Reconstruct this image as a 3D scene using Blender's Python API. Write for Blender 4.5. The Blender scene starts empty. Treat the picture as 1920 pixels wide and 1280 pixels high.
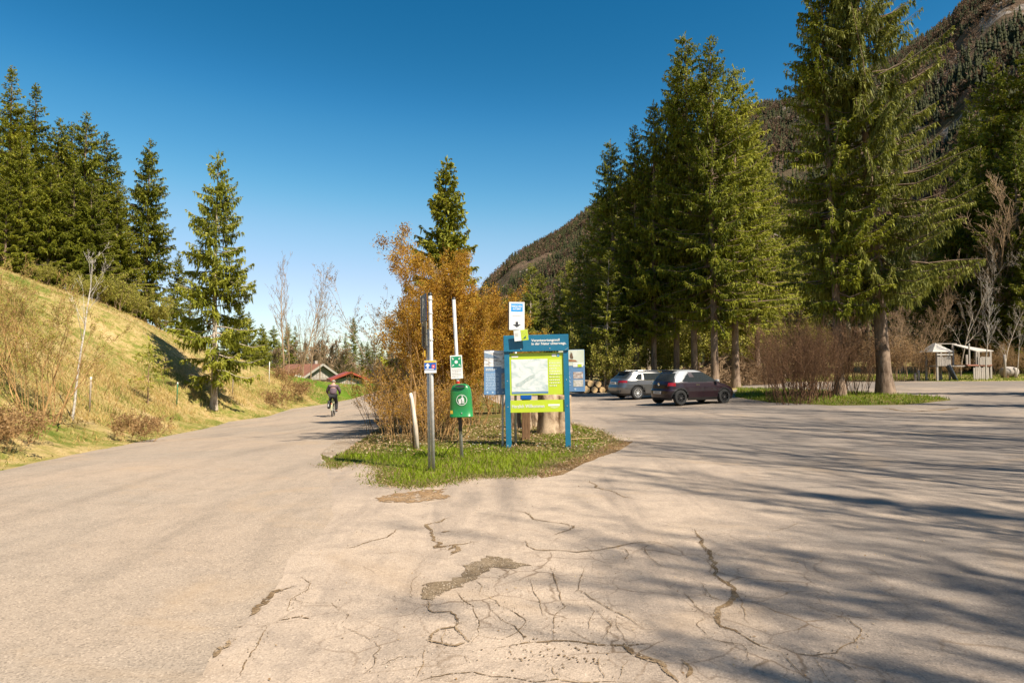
import bpy, bmesh, math, random
import numpy as np
from mathutils import Vector, Matrix, noise as mnoise
from mathutils.geometry import delaunay_2d_cdt

R = math.radians
SC = bpy.context.scene
COL = SC.collection
# ------------------------------------------------------------------ camera
EYE = 1.65
PITCH = 2.237
F = 1280.0
cam_d = bpy.data.cameras.new('camera')
cam_d.sensor_width = 36.0
cam_d.lens = 24.0
cam_d.clip_start = 0.05
cam_d.clip_end = 6000
cam = bpy.data.objects.new('camera', cam_d)
COL.objects.link(cam)
cam.location = (0, 0, EYE)
cam.rotation_euler = (R(90 + PITCH), 0, 0)
SC.camera = cam
# ------------------------------------------------------------------ sky and sun
SUN_ELEV, SUN_AZ = 50.0, 131.0            # azimuth clockwise from +Y: behind and to the right
w = bpy.data.worlds.new('World')
SC.world = w
w.use_nodes = True
nt = w.node_tree
bg = nt.nodes['Background']
sky = nt.nodes.new('ShaderNodeTexSky')
sky.sky_type = 'NISHITA'
sky.sun_disc = False
sky.sun_elevation = R(SUN_ELEV)
sky.sun_rotation = R(SUN_AZ)
sky.altitude = 300
sky.air_density = 0.95
sky.dust_density = 0.25
sky.ozone_density = 2.2
hs = nt.nodes.new('ShaderNodeHueSaturation')
hs.inputs['Saturation'].default_value = 1.28
hs.inputs['Hue'].default_value = 0.49
nt.links.new(sky.outputs[0], hs.inputs['Color'])
vm = nt.nodes.new('ShaderNodeVectorMath'); vm.operation = 'SCALE'; vm.inputs['Scale'].default_value = 0.1449
nt.links.new(hs.outputs[0], vm.inputs[0])
cv_ = nt.nodes.new('ShaderNodeRGBCurve')          # the clear, deep blue of a dry spring sky
for ch, pl_ in ((0, [(0.061, 0.016), (0.105, 0.074), (0.24, 0.36), (0.45, 0.62)]), (1, [(0.22, 0.165), (0.328, 0.335), (0.50, 0.58), (0.75, 0.78)]), (2, [(0.468, 0.385), (0.60, 0.59), (0.78, 0.80)])):
    for q in pl_:
        cv_.mapping.curves[ch].points.new(*q)
cv_.mapping.update()
nt.links.new(vm.outputs[0], cv_.inputs['Color'])
vm2 = nt.nodes.new('ShaderNodeVectorMath'); vm2.operation = 'SCALE'; vm2.inputs['Scale'].default_value = 1 / 0.1449
nt.links.new(cv_.outputs[0], vm2.inputs[0])
nt.links.new(vm2.outputs[0], bg.inputs[0])
bg.inputs[1].default_value = 0.075
sd = bpy.data.lights.new('sun', 'SUN')
sd.energy = 5.0
sd.angle = R(0.53)
sd.color = (1.0, 0.90, 0.745)
sun = bpy.data.objects.new('sun', sd)
COL.objects.link(sun)
_sv = Vector((math.sin(R(SUN_AZ)) * math.cos(R(SUN_ELEV)), math.cos(R(SUN_AZ)) * math.cos(R(SUN_ELEV)), math.sin(R(SUN_ELEV))))
sun.rotation_euler = _sv.to_track_quat('Z', 'Y').to_euler()
sun.location = (30, -30, 60)
SC.view_settings.view_transform = 'Standard'
SC.view_settings.look = 'None'
SC.view_settings.exposure = 0.95
SC.view_settings.gamma = 1
SC.view_settings.use_curve_mapping = False
SC.render.engine = 'CYCLES'
SC.cycles.max_bounces = 6
SC.cycles.diffuse_bounces = 2
SC.cycles.glossy_bounces = 2
SC.cycles.transmission_bounces = 3
SC.cycles.transparent_max_bounces = 4
SC.cycles.caustics_reflective = False
SC.cycles.caustics_refractive = False
SC.cycles.use_denoising = True

# ------------------------------------------------------------------ helpers
def link(o, parent=None):
    COL.objects.link(o)
    if parent is not None:
        o.parent = parent
    return o

def tag(o, label, cat, group=None):
    o['label'] = label
    o['category'] = cat
    if group:
        o['group'] = group
    return o

def thing(name, label, cat, loc=(0, 0, 0), rz=0.0, group=None, scale=None):
    o = bpy.data.objects.new(name, None)
    o.empty_display_size = 0.3
    COL.objects.link(o)
    o.location = loc
    o.rotation_euler = (0, 0, rz)
    if scale:
        o.scale = scale
    return tag(o, label, cat, group)

def np_mesh(name, V, faces, tone=None, smooth=False):
    """faces: list of integer arrays (n,3) or (n,4)"""
    me = bpy.data.meshes.new(name)
    V = np.asarray(V, dtype=np.float32)
    me.vertices.add(len(V))
    me.vertices.foreach_set('co', V.ravel())
    fl = [np.asarray(f, dtype=np.int32) for f in faces if len(f)]
    loops = np.concatenate([f.ravel() for f in fl])
    tot = np.concatenate([np.full(len(f), f.shape[1], np.int32) for f in fl])
    st = np.concatenate([[0], np.cumsum(tot)[:-1]]).astype(np.int32)
    me.loops.add(len(loops))
    me.loops.foreach_set('vertex_index', loops)
    me.polygons.add(len(tot))
    me.polygons.foreach_set('loop_start', st)
    me.polygons.foreach_set('loop_total', tot)
    if smooth:
        me.polygons.foreach_set('use_smooth', np.ones(len(tot), dtype=bool))
    me.update(calc_edges=True)
    if tone is not None:
        a = me.attributes.new('tone', 'FLOAT', 'POINT')
        a.data.foreach_set('value', np.asarray(tone, np.float32))
    return me

def put(name, me, m, parent=None, kind=None):
    o = bpy.data.objects.new(name, me)
    if m is not None and not me.materials:
        me.materials.append(m)
    if kind:
        o['kind'] = kind
    return link(o, parent)

class MB:
    """collects simple solids into one mesh"""
    def __init__(self):
        self.v = []; self.f = []
    def add(self, vs, fs):
        n = len(self.v)
        self.v += [tuple(p) for p in vs]
        self.f += [tuple(i + n for i in q) for q in fs]
        return self
    def box(self, c, s, rot=None):
        x, y, z = s[0] / 2, s[1] / 2, s[2] / 2
        vs = [Vector((a, b, d)) for a in (-x, x) for b in (-y, y) for d in (-z, z)]
        if rot is not None:
            vs = [rot @ p for p in vs]
        vs = [p + Vector(c) for p in vs]
        return self.add(vs, [(0, 1, 3, 2), (4, 6, 7, 5), (0, 4, 5, 1), (2, 3, 7, 6), (0, 2, 6, 4), (1, 5, 7, 3)])
    def tube(self, pts, rad, n=8, cap=True):
        pts = [Vector(p) for p in pts]
        if not hasattr(rad, '__len__'):
            rad = [rad] * len(pts)
        vs = []; fs = []
        ref = None
        for i, p in enumerate(pts):
            d = (pts[min(i + 1, len(pts) - 1)] - pts[max(i - 1, 0)]).normalized()
            if ref is None:
                ref = d.orthogonal().normalized()
            ref = (ref - d * ref.dot(d)).normalized()
            b = d.cross(ref)
            for k in range(n):
                a = 2 * math.pi * k / n
                vs.append(p + (ref * math.cos(a) + b * math.sin(a)) * rad[i])
        for i in range(len(pts) - 1):
            for k in range(n):
                fs.append((i * n + k, i * n + (k + 1) % n, (i + 1) * n + (k + 1) % n, (i + 1) * n + k))
        if cap:
            fs.append(tuple(range(n - 1, -1, -1)))
            fs.append(tuple(range((len(pts) - 1) * n, len(pts) * n)))
        return self.add(vs, fs)
    def prism(self, poly, y0, y1):
        """polygon of (x,z), extruded from y0 to y1"""
        n = len(poly)
        vs = [(x, y0, z) for x, z in poly] + [(x, y1, z) for x, z in poly]
        fs = [tuple(range(n)), tuple(range(2 * n - 1, n - 1, -1))]
        fs += [(i, i + n, (i + 1) % n + n, (i + 1) % n) for i in range(n)]
        return self.add(vs, fs)
    def lathe(self, prof, n=20, axis='z', c=(0, 0, 0)):
        vs = []; fs = []
        for r, h in prof:
            for k in range(n):
                a = 2 * math.pi * k / n
                p = (r * math.cos(a), r * math.sin(a), h)
                if axis == 'y':
                    p = (p[0], p[2], p[1])
                elif axis == 'x':
                    p = (p[2], p[0], p[1])
                vs.append((p[0] + c[0], p[1] + c[1], p[2] + c[2]))
        m = len(prof)
        for i in range(m - 1):
            for k in range(n):
                fs.append((i * n + k, i * n + (k + 1) % n, (i + 1) * n + (k + 1) % n, (i + 1) * n + k))
        return self.add(vs, fs)
    def build(self, name, m, parent=None, smooth=False, bevel=0.0, kind=None):
        me = bpy.data.meshes.new(name)
        me.from_pydata([tuple(p) for p in self.v], [], self.f)
        bm = bmesh.new(); bm.from_mesh(me)
        bmesh.ops.recalc_face_normals(bm, faces=bm.faces)
        if bevel > 0:
            bmesh.ops.bevel(bm, geom=[e for e in bm.edges], offset=bevel, segments=1, affect='EDGES', profile=0.5)
        bm.to_mesh(me); bm.free()
        if smooth:
            for p in me.polygons:
                p.use_smooth = True
        return put(name, me, m, parent, kind)

# ------------------------------------------------------------------ materials
def newmat(name):
    m = bpy.data.materials.new(name)
    m.use_nodes = True
    return m, m.node_tree, m.node_tree.nodes['Principled BSDF']

def node(t, typ, **kw):
    n = t.nodes.new(typ)
    for k, v in kw.items():
        setattr(n, k, v)
    return n

def tex_noise(t, vec, scale, detail=4, rough=0.55, dist=0.0):
    n = node(t, 'ShaderNodeTexNoise')
    n.inputs['Scale'].default_value = scale
    n.inputs['Detail'].default_value = detail
    n.inputs['Roughness'].default_value = rough
    n.inputs['Distortion'].default_value = dist
    if vec is not None:
        t.links.new(vec, n.inputs['Vector'])
    return n.outputs['Fac']

def ramp(t, fac, stops):
    n = node(t, 'ShaderNodeValToRGB')
    e = n.color_ramp.elements
    while len(e) < len(stops):
        e.new(0.5)
    for q, (p, c) in zip(e, stops):
        q.position = p
        q.color = (c, c, c, 1) if not hasattr(c, '__len__') else (*c[:3], 1)
    t.links.new(fac, n.inputs[0])
    return n.outputs[0]

def mix(t, fac, a, b, mode='MIX'):
    n = node(t, 'ShaderNodeMix', data_type='RGBA', blend_type=mode)
    for inp, v in ((n.inputs[0], fac), (n.inputs[6], a), (n.inputs[7], b)):
        if hasattr(v, 'is_linked') or isinstance(v, bpy.types.NodeSocket):
            t.links.new(v, inp)
        elif hasattr(v, '__len__'):
            inp.default_value = (*v[:3], 1)
        else:
            inp.default_value = v
    return n.outputs[2]

def math_n(t, op, a, b=0.5):
    n = node(t, 'ShaderNodeMath', operation=op)
    for i, v in enumerate((a, b)):
        if isinstance(v, bpy.types.NodeSocket):
            t.links.new(v, n.inputs[i])
        else:
            n.inputs[i].default_value = v
    return n.outputs[0]

def geo_pos(t):
    return node(t, 'ShaderNodeNewGeometry').outputs['Position']

def obj_pos(t):
    return node(t, 'ShaderNodeTexCoord').outputs['Object']

def mapping(t, vec, scale=(1, 1, 1), rot=(0, 0, 0)):
    n = node(t, 'ShaderNodeMapping')
    n.inputs['Scale'].default_value = scale
    n.inputs['Rotation'].default_value = rot
    t.links.new(vec, n.inputs['Vector'])
    return n.outputs[0]

def bump(t, b, h, strength=0.3, dist=0.02):
    n = node(t, 'ShaderNodeBump')
    n.inputs['Strength'].default_value = strength
    n.inputs['Distance'].default_value = dist
    t.links.new(h, n.inputs['Height'])
    t.links.new(n.outputs[0], b.inputs['Normal'])

def simple(name, c1, c2=None, rough=0.6, scale=6.0, metal=0.0, bmp=0.0, coat=0.0, stretch=(1, 1, 1), spec=0.5):
    """a two-tone weathered procedural material"""
    m, t, b = newmat(name)
    if c2 is None:
        c2 = tuple(x * 0.82 for x in c1)
    v = mapping(t, obj_pos(t), stretch)
    f = tex_noise(t, v, scale, 5, 0.6)
    col = ramp(t, f, [(0.35, c2), (0.62, c1)])
    t.links.new(col, b.inputs['Base Color'])
    b.inputs['Roughness'].default_value = rough
    b.inputs['Metallic'].default_value = metal
    b.inputs['Specular IOR Level'].default_value = spec
    b.inputs['Coat Weight'].default_value = coat
    if bmp:
        bump(t, b, f, bmp, 0.02)
    return m

def leafmat(name, stops, trans=0.35, rough=0.55, objvar=0.25, spec=0.25):
    """foliage: colour by per-twig tone, small per-tree variation, translucent"""
    m, t, b = newmat(name)
    at = node(t, 'ShaderNodeAttribute', attribute_name='tone')
    oi = node(t, 'ShaderNodeObjectInfo')
    f = math_n(t, 'ADD', at.outputs['Fac'], math_n(t, 'MULTIPLY', math_n(t, 'SUBTRACT', oi.outputs['Random'], 0.5), objvar))
    col = ramp(t, f, stops)
    t.links.new(col, b.inputs['Base Color'])
    b.inputs['Roughness'].default_value = rough
    b.inputs['Specular IOR Level'].default_value = spec
    tr = node(t, 'ShaderNodeBsdfTranslucent')
    t.links.new(col, tr.inputs[0])
    ms = node(t, 'ShaderNodeMixShader')
    ms.inputs[0].default_value = trans
    t.links.new(b.outputs[0], ms.inputs[1])
    t.links.new(tr.outputs[0], ms.inputs[2])
    t.links.new(ms.outputs[0], t.nodes['Material Output'].inputs[0])
    return m

def barkmat(name, c1, c2, scale=8.0, stretch=(1, 1, 0.25), bmp=0.8):
    m, t, b = newmat(name)
    v = mapping(t, obj_pos(t), stretch)
    f = tex_noise(t, v, scale, 6, 0.7, 0.6)
    f2 = tex_noise(t, obj_pos(t), 1.1, 3)
    col = mix(t, ramp(t, f2, [(0.4, 0.0), (0.65, 0.45)]), ramp(t, f, [(0.36, c2), (0.6, c1)]), tuple(x * 1.25 for x in c1))
    t.links.new(col, b.inputs['Base Color'])
    b.inputs['Roughness'].default_value = 0.9
    b.inputs['Specular IOR Level'].default_value = 0.2
    bump(t, b, f, bmp, 0.03)
    return m

# ------------------------------------------------------------------ terrain
def sstep(a, b, x):
    t = np.clip((x - a) / (b - a), 0, 1)
    return t * t * (3 - 2 * t)

def zbase(x, y):
    x = np.asarray(x, float); y = np.asarray(y, float)
    rp = sstep(8.0, 33.0, y)
    xc = np.clip(x, -26, 44)
    z = 0.034 * (xc - 5.0) * rp - 0.28 * sstep(-1.5, -9.0, x) * rp
    z = z + 0.02 * np.clip(y - 46, 0, 60) * sstep(2, 16, x)
    return z

CF, SF = math.cos(R(PITCH)), math.sin(R(PITCH))
def ray(px, py):
    cx, cy = (px - 960) / F, (640 - py) / F
    return np.array([cx, CF - cy * SF, SF + cy * CF])

def G(px, py, fn=zbase):
    """point of the ground seen at a picture position"""
    d = ray(px, py)
    lo, hi = 1.0, 1.0
    t = 1.0
    while t < 400:
        p = d * t
        if EYE + p[2] < float(fn(p[0], p[1])):
            break
        lo = t; t *= 1.02
    hi = t
    for _ in range(30):
        mid = (lo + hi) / 2; p = d * mid
        if EYE + p[2] < float(fn(p[0], p[1])):
            hi = mid
        else:
            lo = mid
    p = d * hi
    return float(p[0]), float(p[1])

def xat(px, depth):
    return (px - 960) / F * depth

def hat(py, depth):
    """height above datum seen at picture row py at a distance"""
    return EYE + (640 - py) / F * depth + math.tan(R(PITCH)) * depth

def poly_px(l):
    return [G(a, b) for a, b in l]

# road's left edge, from near to far
road_left = [(-13.0, -40.0), (-10.4, -8.0), (-8.3, 8.0)] + poly_px([(7, 881), (137, 852), (240, 833), (344, 811), (430, 790), (500, 781), (547, 766), (606, 758), (663, 747.5), (727, 741.5)])
road_right = poly_px([(599, 851), (645, 816), (686, 793), (719, 774), (729, 760), (739, 749)])
seam = poly_px([(599, 851), (613, 885), (625, 930), (627, 967), (597, 1003), (547, 1047), (500, 1120), (447, 1177), (400, 1227), (367, 1273)]) + [(-2.1, 2.0), (-3.2, -8), (-5, -40)]
far_end = [(road_left[-1][0] + 14, road_left[-1][1] + 12), (road_right[-1][0] + 10, road_right[-1][1] + 8)]
ROAD = road_left + far_end + road_right[::-1] + seam[1:]
island_r = poly_px([(902, 742), (940, 758), (1000, 775), (1071, 793), (1129, 808), (1157, 824), (1130, 838), (1084, 856), (1038, 872), (1003, 890), (967, 893), (916, 894), (884, 894), (845, 904), (800, 912), (751, 912), (709, 906), (703, 889), (725, 882), (709, 876), (674, 867), (638, 868), (635, 877), (612, 870), (599, 851)])
lot_far = [(4.5, -40), (8, 0), (12, 8), (33, 33)] + poly_px([(2150, 713), (1920, 714), (1640, 714), (1400, 716), (1384, 729), (1330, 741), (1250, 738), (1100, 735), (960, 736), (905, 737)])
LOT = [(-5, -40)] + lot_far + island_r + seam[1:-1]
ISLAND2 = poly_px([(1378, 744), (1440, 754), (1560, 760), (1700, 759), (1785, 750), (1760, 744), (1680, 738), (1600, 734), (1430, 728), (1382, 727)])
DIRT = poly_px([(1003, 889), (1038, 871.5), (1084, 855.5), (1130, 837.5), (1157, 824), (1187, 828), (1163, 843), (1100, 868), (1050, 889), (1015, 896)])
SHOULDER = poly_px([(599, 851), (645, 816), (686, 793), (719, 774), (729, 760), (739, 749)]) + poly_px([(752, 752), (748, 767), (733, 786), (712, 801), (685, 820), (648, 846), (622, 858)])

def seg_dist(P, poly, closed=False):
    """distance of points to a polyline"""
    P = np.asarray(P, float)
    best = np.full(len(P), 1e9)
    n = len(poly)
    for i in range(n if closed else n - 1):
        a = np.array(poly[i]); b = np.array(poly[(i + 1) % n])
        d = b - a
        t = np.clip(((P - a) @ d) / max(d @ d, 1e-9), 0, 1)
        best = np.minimum(best, np.hypot(*(P - (a + t[:, None] * d)).T))
    return best

def inside(P, poly):
    P = np.asarray(P, float)
    x, y = P[:, 0], P[:, 1]
    r = np.zeros(len(P), bool)
    n = len(poly)
    for i in range(n):
        x0, y0 = poly[i]; x1, y1 = poly[(i + 1) % n]
        if y0 == y1:
            continue
        c = ((y0 > y) != (y1 > y)) & (x < (x1 - x0) * (y - y0) / (y1 - y0) + x0)
        r ^= c
    return r

def vnoise(x, y, s, seed=0.0):
    """cheap smooth value noise from sines"""
    a = np.sin(x * s * 1.0 + 1.7 * np.sin(y * s * 0.71 + seed) + seed * 3.1)
    b = np.sin(y * s * 1.13 + 1.9 * np.sin(x * s * 0.83 - seed) + seed * 1.3)
    c = np.sin((x + y) * s * 1.9 + seed * 2.2) * 0.5
    return (a + b + c) / 2.5

LEFT_LINE = road_left[:-1] + [(road_left[-2][0] + 6, road_left[-2][1] + 3)]
HK, HC = 0.84, 10.3
def zt(x, y):
    x = np.atleast_1d(np.asarray(x, float)); y = np.atleast_1d(np.asarray(y, float))
    z = zbase(x, y)
    P = np.stack([x, y], 1)
    d = seg_dist(P, LEFT_LINE)
    xr = np.interp(y, [p[1] for p in road_left], [p[0] for p in road_left])
    left = x < xr
    dl = np.where(left, d, 0.0)
    fade = 1 - sstep(36, 79, y)
    h = HK * np.clip(dl - 1.2, 0, None)
    h = HC * np.tanh(h / HC) + 0.02 * h
    bankb = 0.28 * sstep(0.25, 1.3, dl) * (1 - sstep(1.3, 5, dl))
    ro = sstep(0.3, 3.0, dl)
    z = z + (h + bankb) * fade + ro * (0.16 * vnoise(x, y, 0.9, 1.0) + 0.28 * vnoise(x, y, 0.27, 2.0) * sstep(1.5, 8, dl))
    # far side gently uneven
    z = z + 0.12 * vnoise(x, y, 0.12, 4.0) * sstep(60, 90, y)
    return z

def ground(px, py):
    p = G(px, py, lambda a, b: zt(a, b)[0])
    return p[0], p[1], float(zt(*p)[0])

def on_ground(x, y):
    return (x, y, float(zt(x, y)[0]))
# ------------------------------------------------------------------ asphalt, grass and earth materials
def asphalt(name, base, dust, dark, seed, net=False, grain=1.0):
    m, t, b = newmat(name)
    p = mapping(t, geo_pos(t), (1, 1, 1))
    off = node(t, 'ShaderNodeVectorMath', operation='ADD')
    t.links.new(p, off.inputs[0]); off.inputs[1].default_value = (seed, seed * 2.3, 0)
    p = off.outputs[0]
    big = tex_noise(t, p, 0.22, 4, 0.6, 0.4)
    if net:   # the lot shifts from the pale to the darker colour towards the right
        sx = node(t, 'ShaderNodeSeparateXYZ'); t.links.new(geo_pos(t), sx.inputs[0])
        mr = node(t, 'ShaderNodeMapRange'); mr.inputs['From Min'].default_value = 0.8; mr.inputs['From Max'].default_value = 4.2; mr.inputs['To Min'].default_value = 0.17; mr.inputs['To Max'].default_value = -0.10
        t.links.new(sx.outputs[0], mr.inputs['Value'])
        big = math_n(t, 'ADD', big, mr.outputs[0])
    col = mix(t, ramp(t, big, [(0.38, 0.0), (0.66, 1.0)]), base, dust)
    streak = tex_noise(t, mapping(t, p, (1.6, 0.22, 1), (0, 0, R(14))), 0.9, 5, 0.62, 0.3)
    col = mix(t, ramp(t, streak, [(0.50, 0.0), (0.72, 0.7)]), col, dark)
    med = tex_noise(t, p, 3.1, 5, 0.65, 0.5)
    col = mix(t, ramp(t, med, [(0.36, 0.28), (0.56, 0.0)]), col, dark)
    # aggregate: small pale and dark stones
    vor = node(t, 'ShaderNodeTexVoronoi'); vor.inputs['Scale'].default_value = 85
    t.links.new(p, vor.inputs['Vector'])
    sp = node(t, 'ShaderNodeSeparateColor'); t.links.new(vor.outputs['Color'], sp.inputs[0])
    stone = ramp(t, sp.outputs[0], [(0.0, 0.64), (0.25, 0.91), (0.7, 0.99), (0.92, 1.08), (1.0, 1.34)])
    fine = tex_noise(t, p, 140, 2, 0.7)
    stone = math_n(t, 'MULTIPLY', stone, math_n(t, 'ADD', math_n(t, 'MULTIPLY', fine, 0.5), 0.75))
    col = mix(t, grain, col, stone, 'MULTIPLY')
    vs = node(t, 'ShaderNodeTexVoronoi'); vs.inputs['Scale'].default_value = 2.3
    t.links.new(p, vs.inputs['Vector'])
    spot = ramp(t, vs.outputs['Distance'], [(0.012, 0.8), (0.022, 0.0)])
    col = mix(t, spot, col, (0.05, 0.035, 0.025))
    # dusty tan washes and old darker patches
    ws = tex_noise(t, mapping(t, p, (1, 1, 1), (0, 0, R(-20))), 0.55, 5, 0.6, 1.2)
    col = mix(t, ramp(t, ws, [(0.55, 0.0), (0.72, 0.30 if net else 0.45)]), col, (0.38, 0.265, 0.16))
    if net:
        # worn map cracking round the middle of the junction
        g0 = geo_pos(t)
        wob = node(t, 'ShaderNodeTexNoise'); wob.inputs['Scale'].default_value = 3.0; wob.inputs['Detail'].default_value = 4
        t.links.new(g0, wob.inputs['Vector'])
        wv = node(t, 'ShaderNodeVectorMath', operation='MULTIPLY_ADD'); t.links.new(wob.outputs['Color'], wv.inputs[0]); wv.inputs[1].default_value = (0.28, 0.28, 0.0); t.links.new(g0, wv.inputs[2])
        flat = mapping(t, wv.outputs[0], (1, 1, 0))
        for sc_, wd_, st_, r0 in ((2.1, 0.010, 0.75, 0.52), (5.2, 0.010, 0.5, 0.56)):
            ve = node(t, 'ShaderNodeTexVoronoi', feature='DISTANCE_TO_EDGE'); ve.inputs['Scale'].default_value = sc_
            t.links.new(flat, ve.inputs['Vector'])
            cen = node(t, 'ShaderNodeVectorMath', operation='SUBTRACT'); t.links.new(g0, cen.inputs[0]); cen.inputs[1].default_value = (0.9, 4.6, 0)
            sq = mapping(t, cen.outputs[0], (0.30, 0.26, 0))
            ln = node(t, 'ShaderNodeVectorMath', operation='LENGTH'); t.links.new(sq, ln.inputs[0])
            msk = math_n(t, 'MULTIPLY', ramp(t, ln.outputs['Value'], [(0.35, 1.0), (0.95, 0.0)]), ramp(t, tex_noise(t, g0, 1.3 * sc_ / 2, 3, 0.6), [(r0 - 0.1, 0.0), (r0 + 0.06, 1.0)]))
            ed_ = ramp(t, ve.outputs['Distance'], [(wd_ * 0.5, st_), (wd_ * 2.6, 0.0)])
            col = mix(t, math_n(t, 'MULTIPLY', ed_, msk), col, (0.13, 0.085, 0.05))
    t.links.new(col, b.inputs['Base Color'])
    b.inputs['Roughness'].default_value = 0.9
    b.inputs['Specular IOR Level'].default_value = 0.25
    h = math_n(t, 'ADD', math_n(t, 'MULTIPLY', vor.outputs['Distance'], 0.6), math_n(t, 'MULTIPLY', med, 0.9))
    bump(t, b, h, 0.35, 0.012)
    return m

M_ROAD = asphalt('road_asphalt', (0.315, 0.256, 0.20), (0.37, 0.285, 0.212), (0.205, 0.165, 0.128), 3.0)
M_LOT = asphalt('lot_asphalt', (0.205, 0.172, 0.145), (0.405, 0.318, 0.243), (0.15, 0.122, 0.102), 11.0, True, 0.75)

def earth(name, stops, sc=1.0, bmp=0.6, fine=26, over=None):
    m, t, b = newmat(name)
    p = geo_pos(t)
    f1 = tex_noise(t, p, 0.35 * sc, 5, 0.62, 0.4)
    f2 = tex_noise(t, p, 2.6 * sc, 5, 0.65, 0.3)
    f3 = tex_noise(t, p, fine, 3, 0.7)
    f = math_n(t, 'ADD', math_n(t, 'MULTIPLY', f1, 0.55), math_n(t, 'MULTIPLY', f2, 0.45))
    col = ramp(t, f, stops)
    col = mix(t, 1.0, col, ramp(t, f3, [(0.25, 0.55), (0.7, 1.25)]), 'MULTIPLY')
    if over:
        f4 = tex_noise(t, p, 0.16 * sc, 4, 0.6, 0.8)
        col = mix(t, ramp(t, f4, [(0.54, 0.0), (0.62, 0.8)]), col, over)
    t.links.new(col, b.inputs['Base Color'])
    b.inputs['Roughness'].default_value = 0.95
    b.inputs['Specular IOR Level'].default_value = 0.1
    bump(t, b, math_n(t, 'ADD', f2, f3), bmp, 0.06)
    return m

M_HILL = earth('hill_grass', [(0.36, (0.10, 0.145, 0.018)), (0.45, (0.22, 0.215, 0.05)), (0.52, (0.38, 0.29, 0.11)), (0.60, (0.49, 0.36, 0.165)), (0.68, (0.48, 0.32, 0.18))], 1.0, 0.9, 22)
M_ISLAND = earth('island_earth', [(0.36, (0.07, 0.10, 0.016)), (0.48, (0.15, 0.13, 0.035)), (0.60, (0.25, 0.185, 0.075))], 1.6, 0.9, 30)
M_DIRT = earth('dirt', [(0.35, (0.15, 0.085, 0.035)), (0.5, (0.24, 0.145, 0.065)), (0.65, (0.32, 0.22, 0.125))], 3.0, 0.9, 40)
M_GRAVEL = earth('gravel', [(0.35, (0.30, 0.22, 0.15)), (0.5, (0.42, 0.33, 0.245)), (0.65, (0.50, 0.42, 0.34))], 3.0, 0.9, 45)
M_FIELD = earth('meadow_grass', [(0.35, (0.05, 0.11, 0.008)), (0.5, (0.10, 0.17, 0.012)), (0.65, (0.16, 0.19, 0.03))], 0.6, 0.6, 12)
M_CRACK = earth('crack_soil', [(0.35, (0.11, 0.070, 0.036)), (0.5, (0.19, 0.128, 0.072)), (0.65, (0.34, 0.25, 0.16))], 9.0, 0.15, 60)
M_PATCH = earth('pothole_gravel', [(0.35, (0.12, 0.082, 0.05)), (0.5, (0.20, 0.148, 0.095)), (0.65, (0.32, 0.245, 0.17))], 9.0, 0.25, 70)

def broken(m, sc, thr):
    # soil lies in the break only in patches: the asphalt below shows through between the grains
    t = m.node_tree; b = t.nodes['Principled BSDF']
    f = math_n(t, 'ADD', math_n(t, 'MULTIPLY', tex_noise(t, geo_pos(t), sc, 4, 0.7), 0.6), math_n(t, 'MULTIPLY', tex_noise(t, geo_pos(t), sc * 0.22, 3, 0.6), 0.4))
    tr = node(t, 'ShaderNodeBsdfTransparent'); ms = node(t, 'ShaderNodeMixShader')
    t.links.new(ramp(t, f, [(thr - 0.03, 0.0), (thr + 0.03, 1.0)]), ms.inputs[0])
    t.links.new(tr.outputs[0], ms.inputs[1]); t.links.new(b.outputs[0], ms.inputs[2])
    t.links.new(ms.outputs[0], t.nodes['Material Output'].inputs[0])
broken(M_CRACK, 48, 0.455)
broken(M_PATCH, 36, 0.43)
# ------------------------------------------------------------------ one triangulation, cut along the kerbless edges
random.seed(4); np.random.seed(4)
def wiggle(poly, amp, seed, step=0.4, closed=True, maxd=45):
    out = []
    n = len(poly)
    for i in range(n if closed else n - 1):
        a = np.array(poly[i]); b = np.array(poly[(i + 1) % n])
        L = np.hypot(*(b - a))
        dist = np.hypot(*((a + b) / 2))
        st = step * (1 if dist < 20 else 2.5 if dist < maxd else 10)
        k = max(1, int(L / st))
        for j in range(k):
            p = a + (b - a) * j / k
            q = amp * (1 if dist < maxd else 0)
            out.append((p[0] + q * float(vnoise(p[0], p[1], 5.1, seed)) * (j > 0 or 1), p[1] + q * float(vnoise(p[1] + 9, p[0], 4.7, seed + 1))))
    return out

W_ROAD = wiggle(ROAD, 0.045, 1.0)
W_LOT = wiggle(LOT, 0.045, 1.0)
W_DIRT = wiggle(DIRT, 0.06, 1.0)
W_SHOULDER = wiggle(SHOULDER, 0.05, 1.0)
W_ISL2 = wiggle(ISLAND2, 0.09, 1.0)
FIELD = [(-20, 60), (-14.6, 50), (-13.6, 48.8), (-13.4, 57.2), (-11.0, 62.2), (4, 78), (14, 130), (-60, 150), (-60, 100), (-30, 82)]
W_FIELD = wiggle(FIELD, 0.3, 2.0, 2.0)

def grid(x0, x1, y0, y1, st, jit=0.25):
    gx, gy = np.meshgrid(np.arange(x0, x1, st), np.arange(y0, y1, st))
    g = np.stack([gx.ravel(), gy.ravel()], 1)
    return g + np.random.uniform(-jit, jit, g.shape) * st

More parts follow.
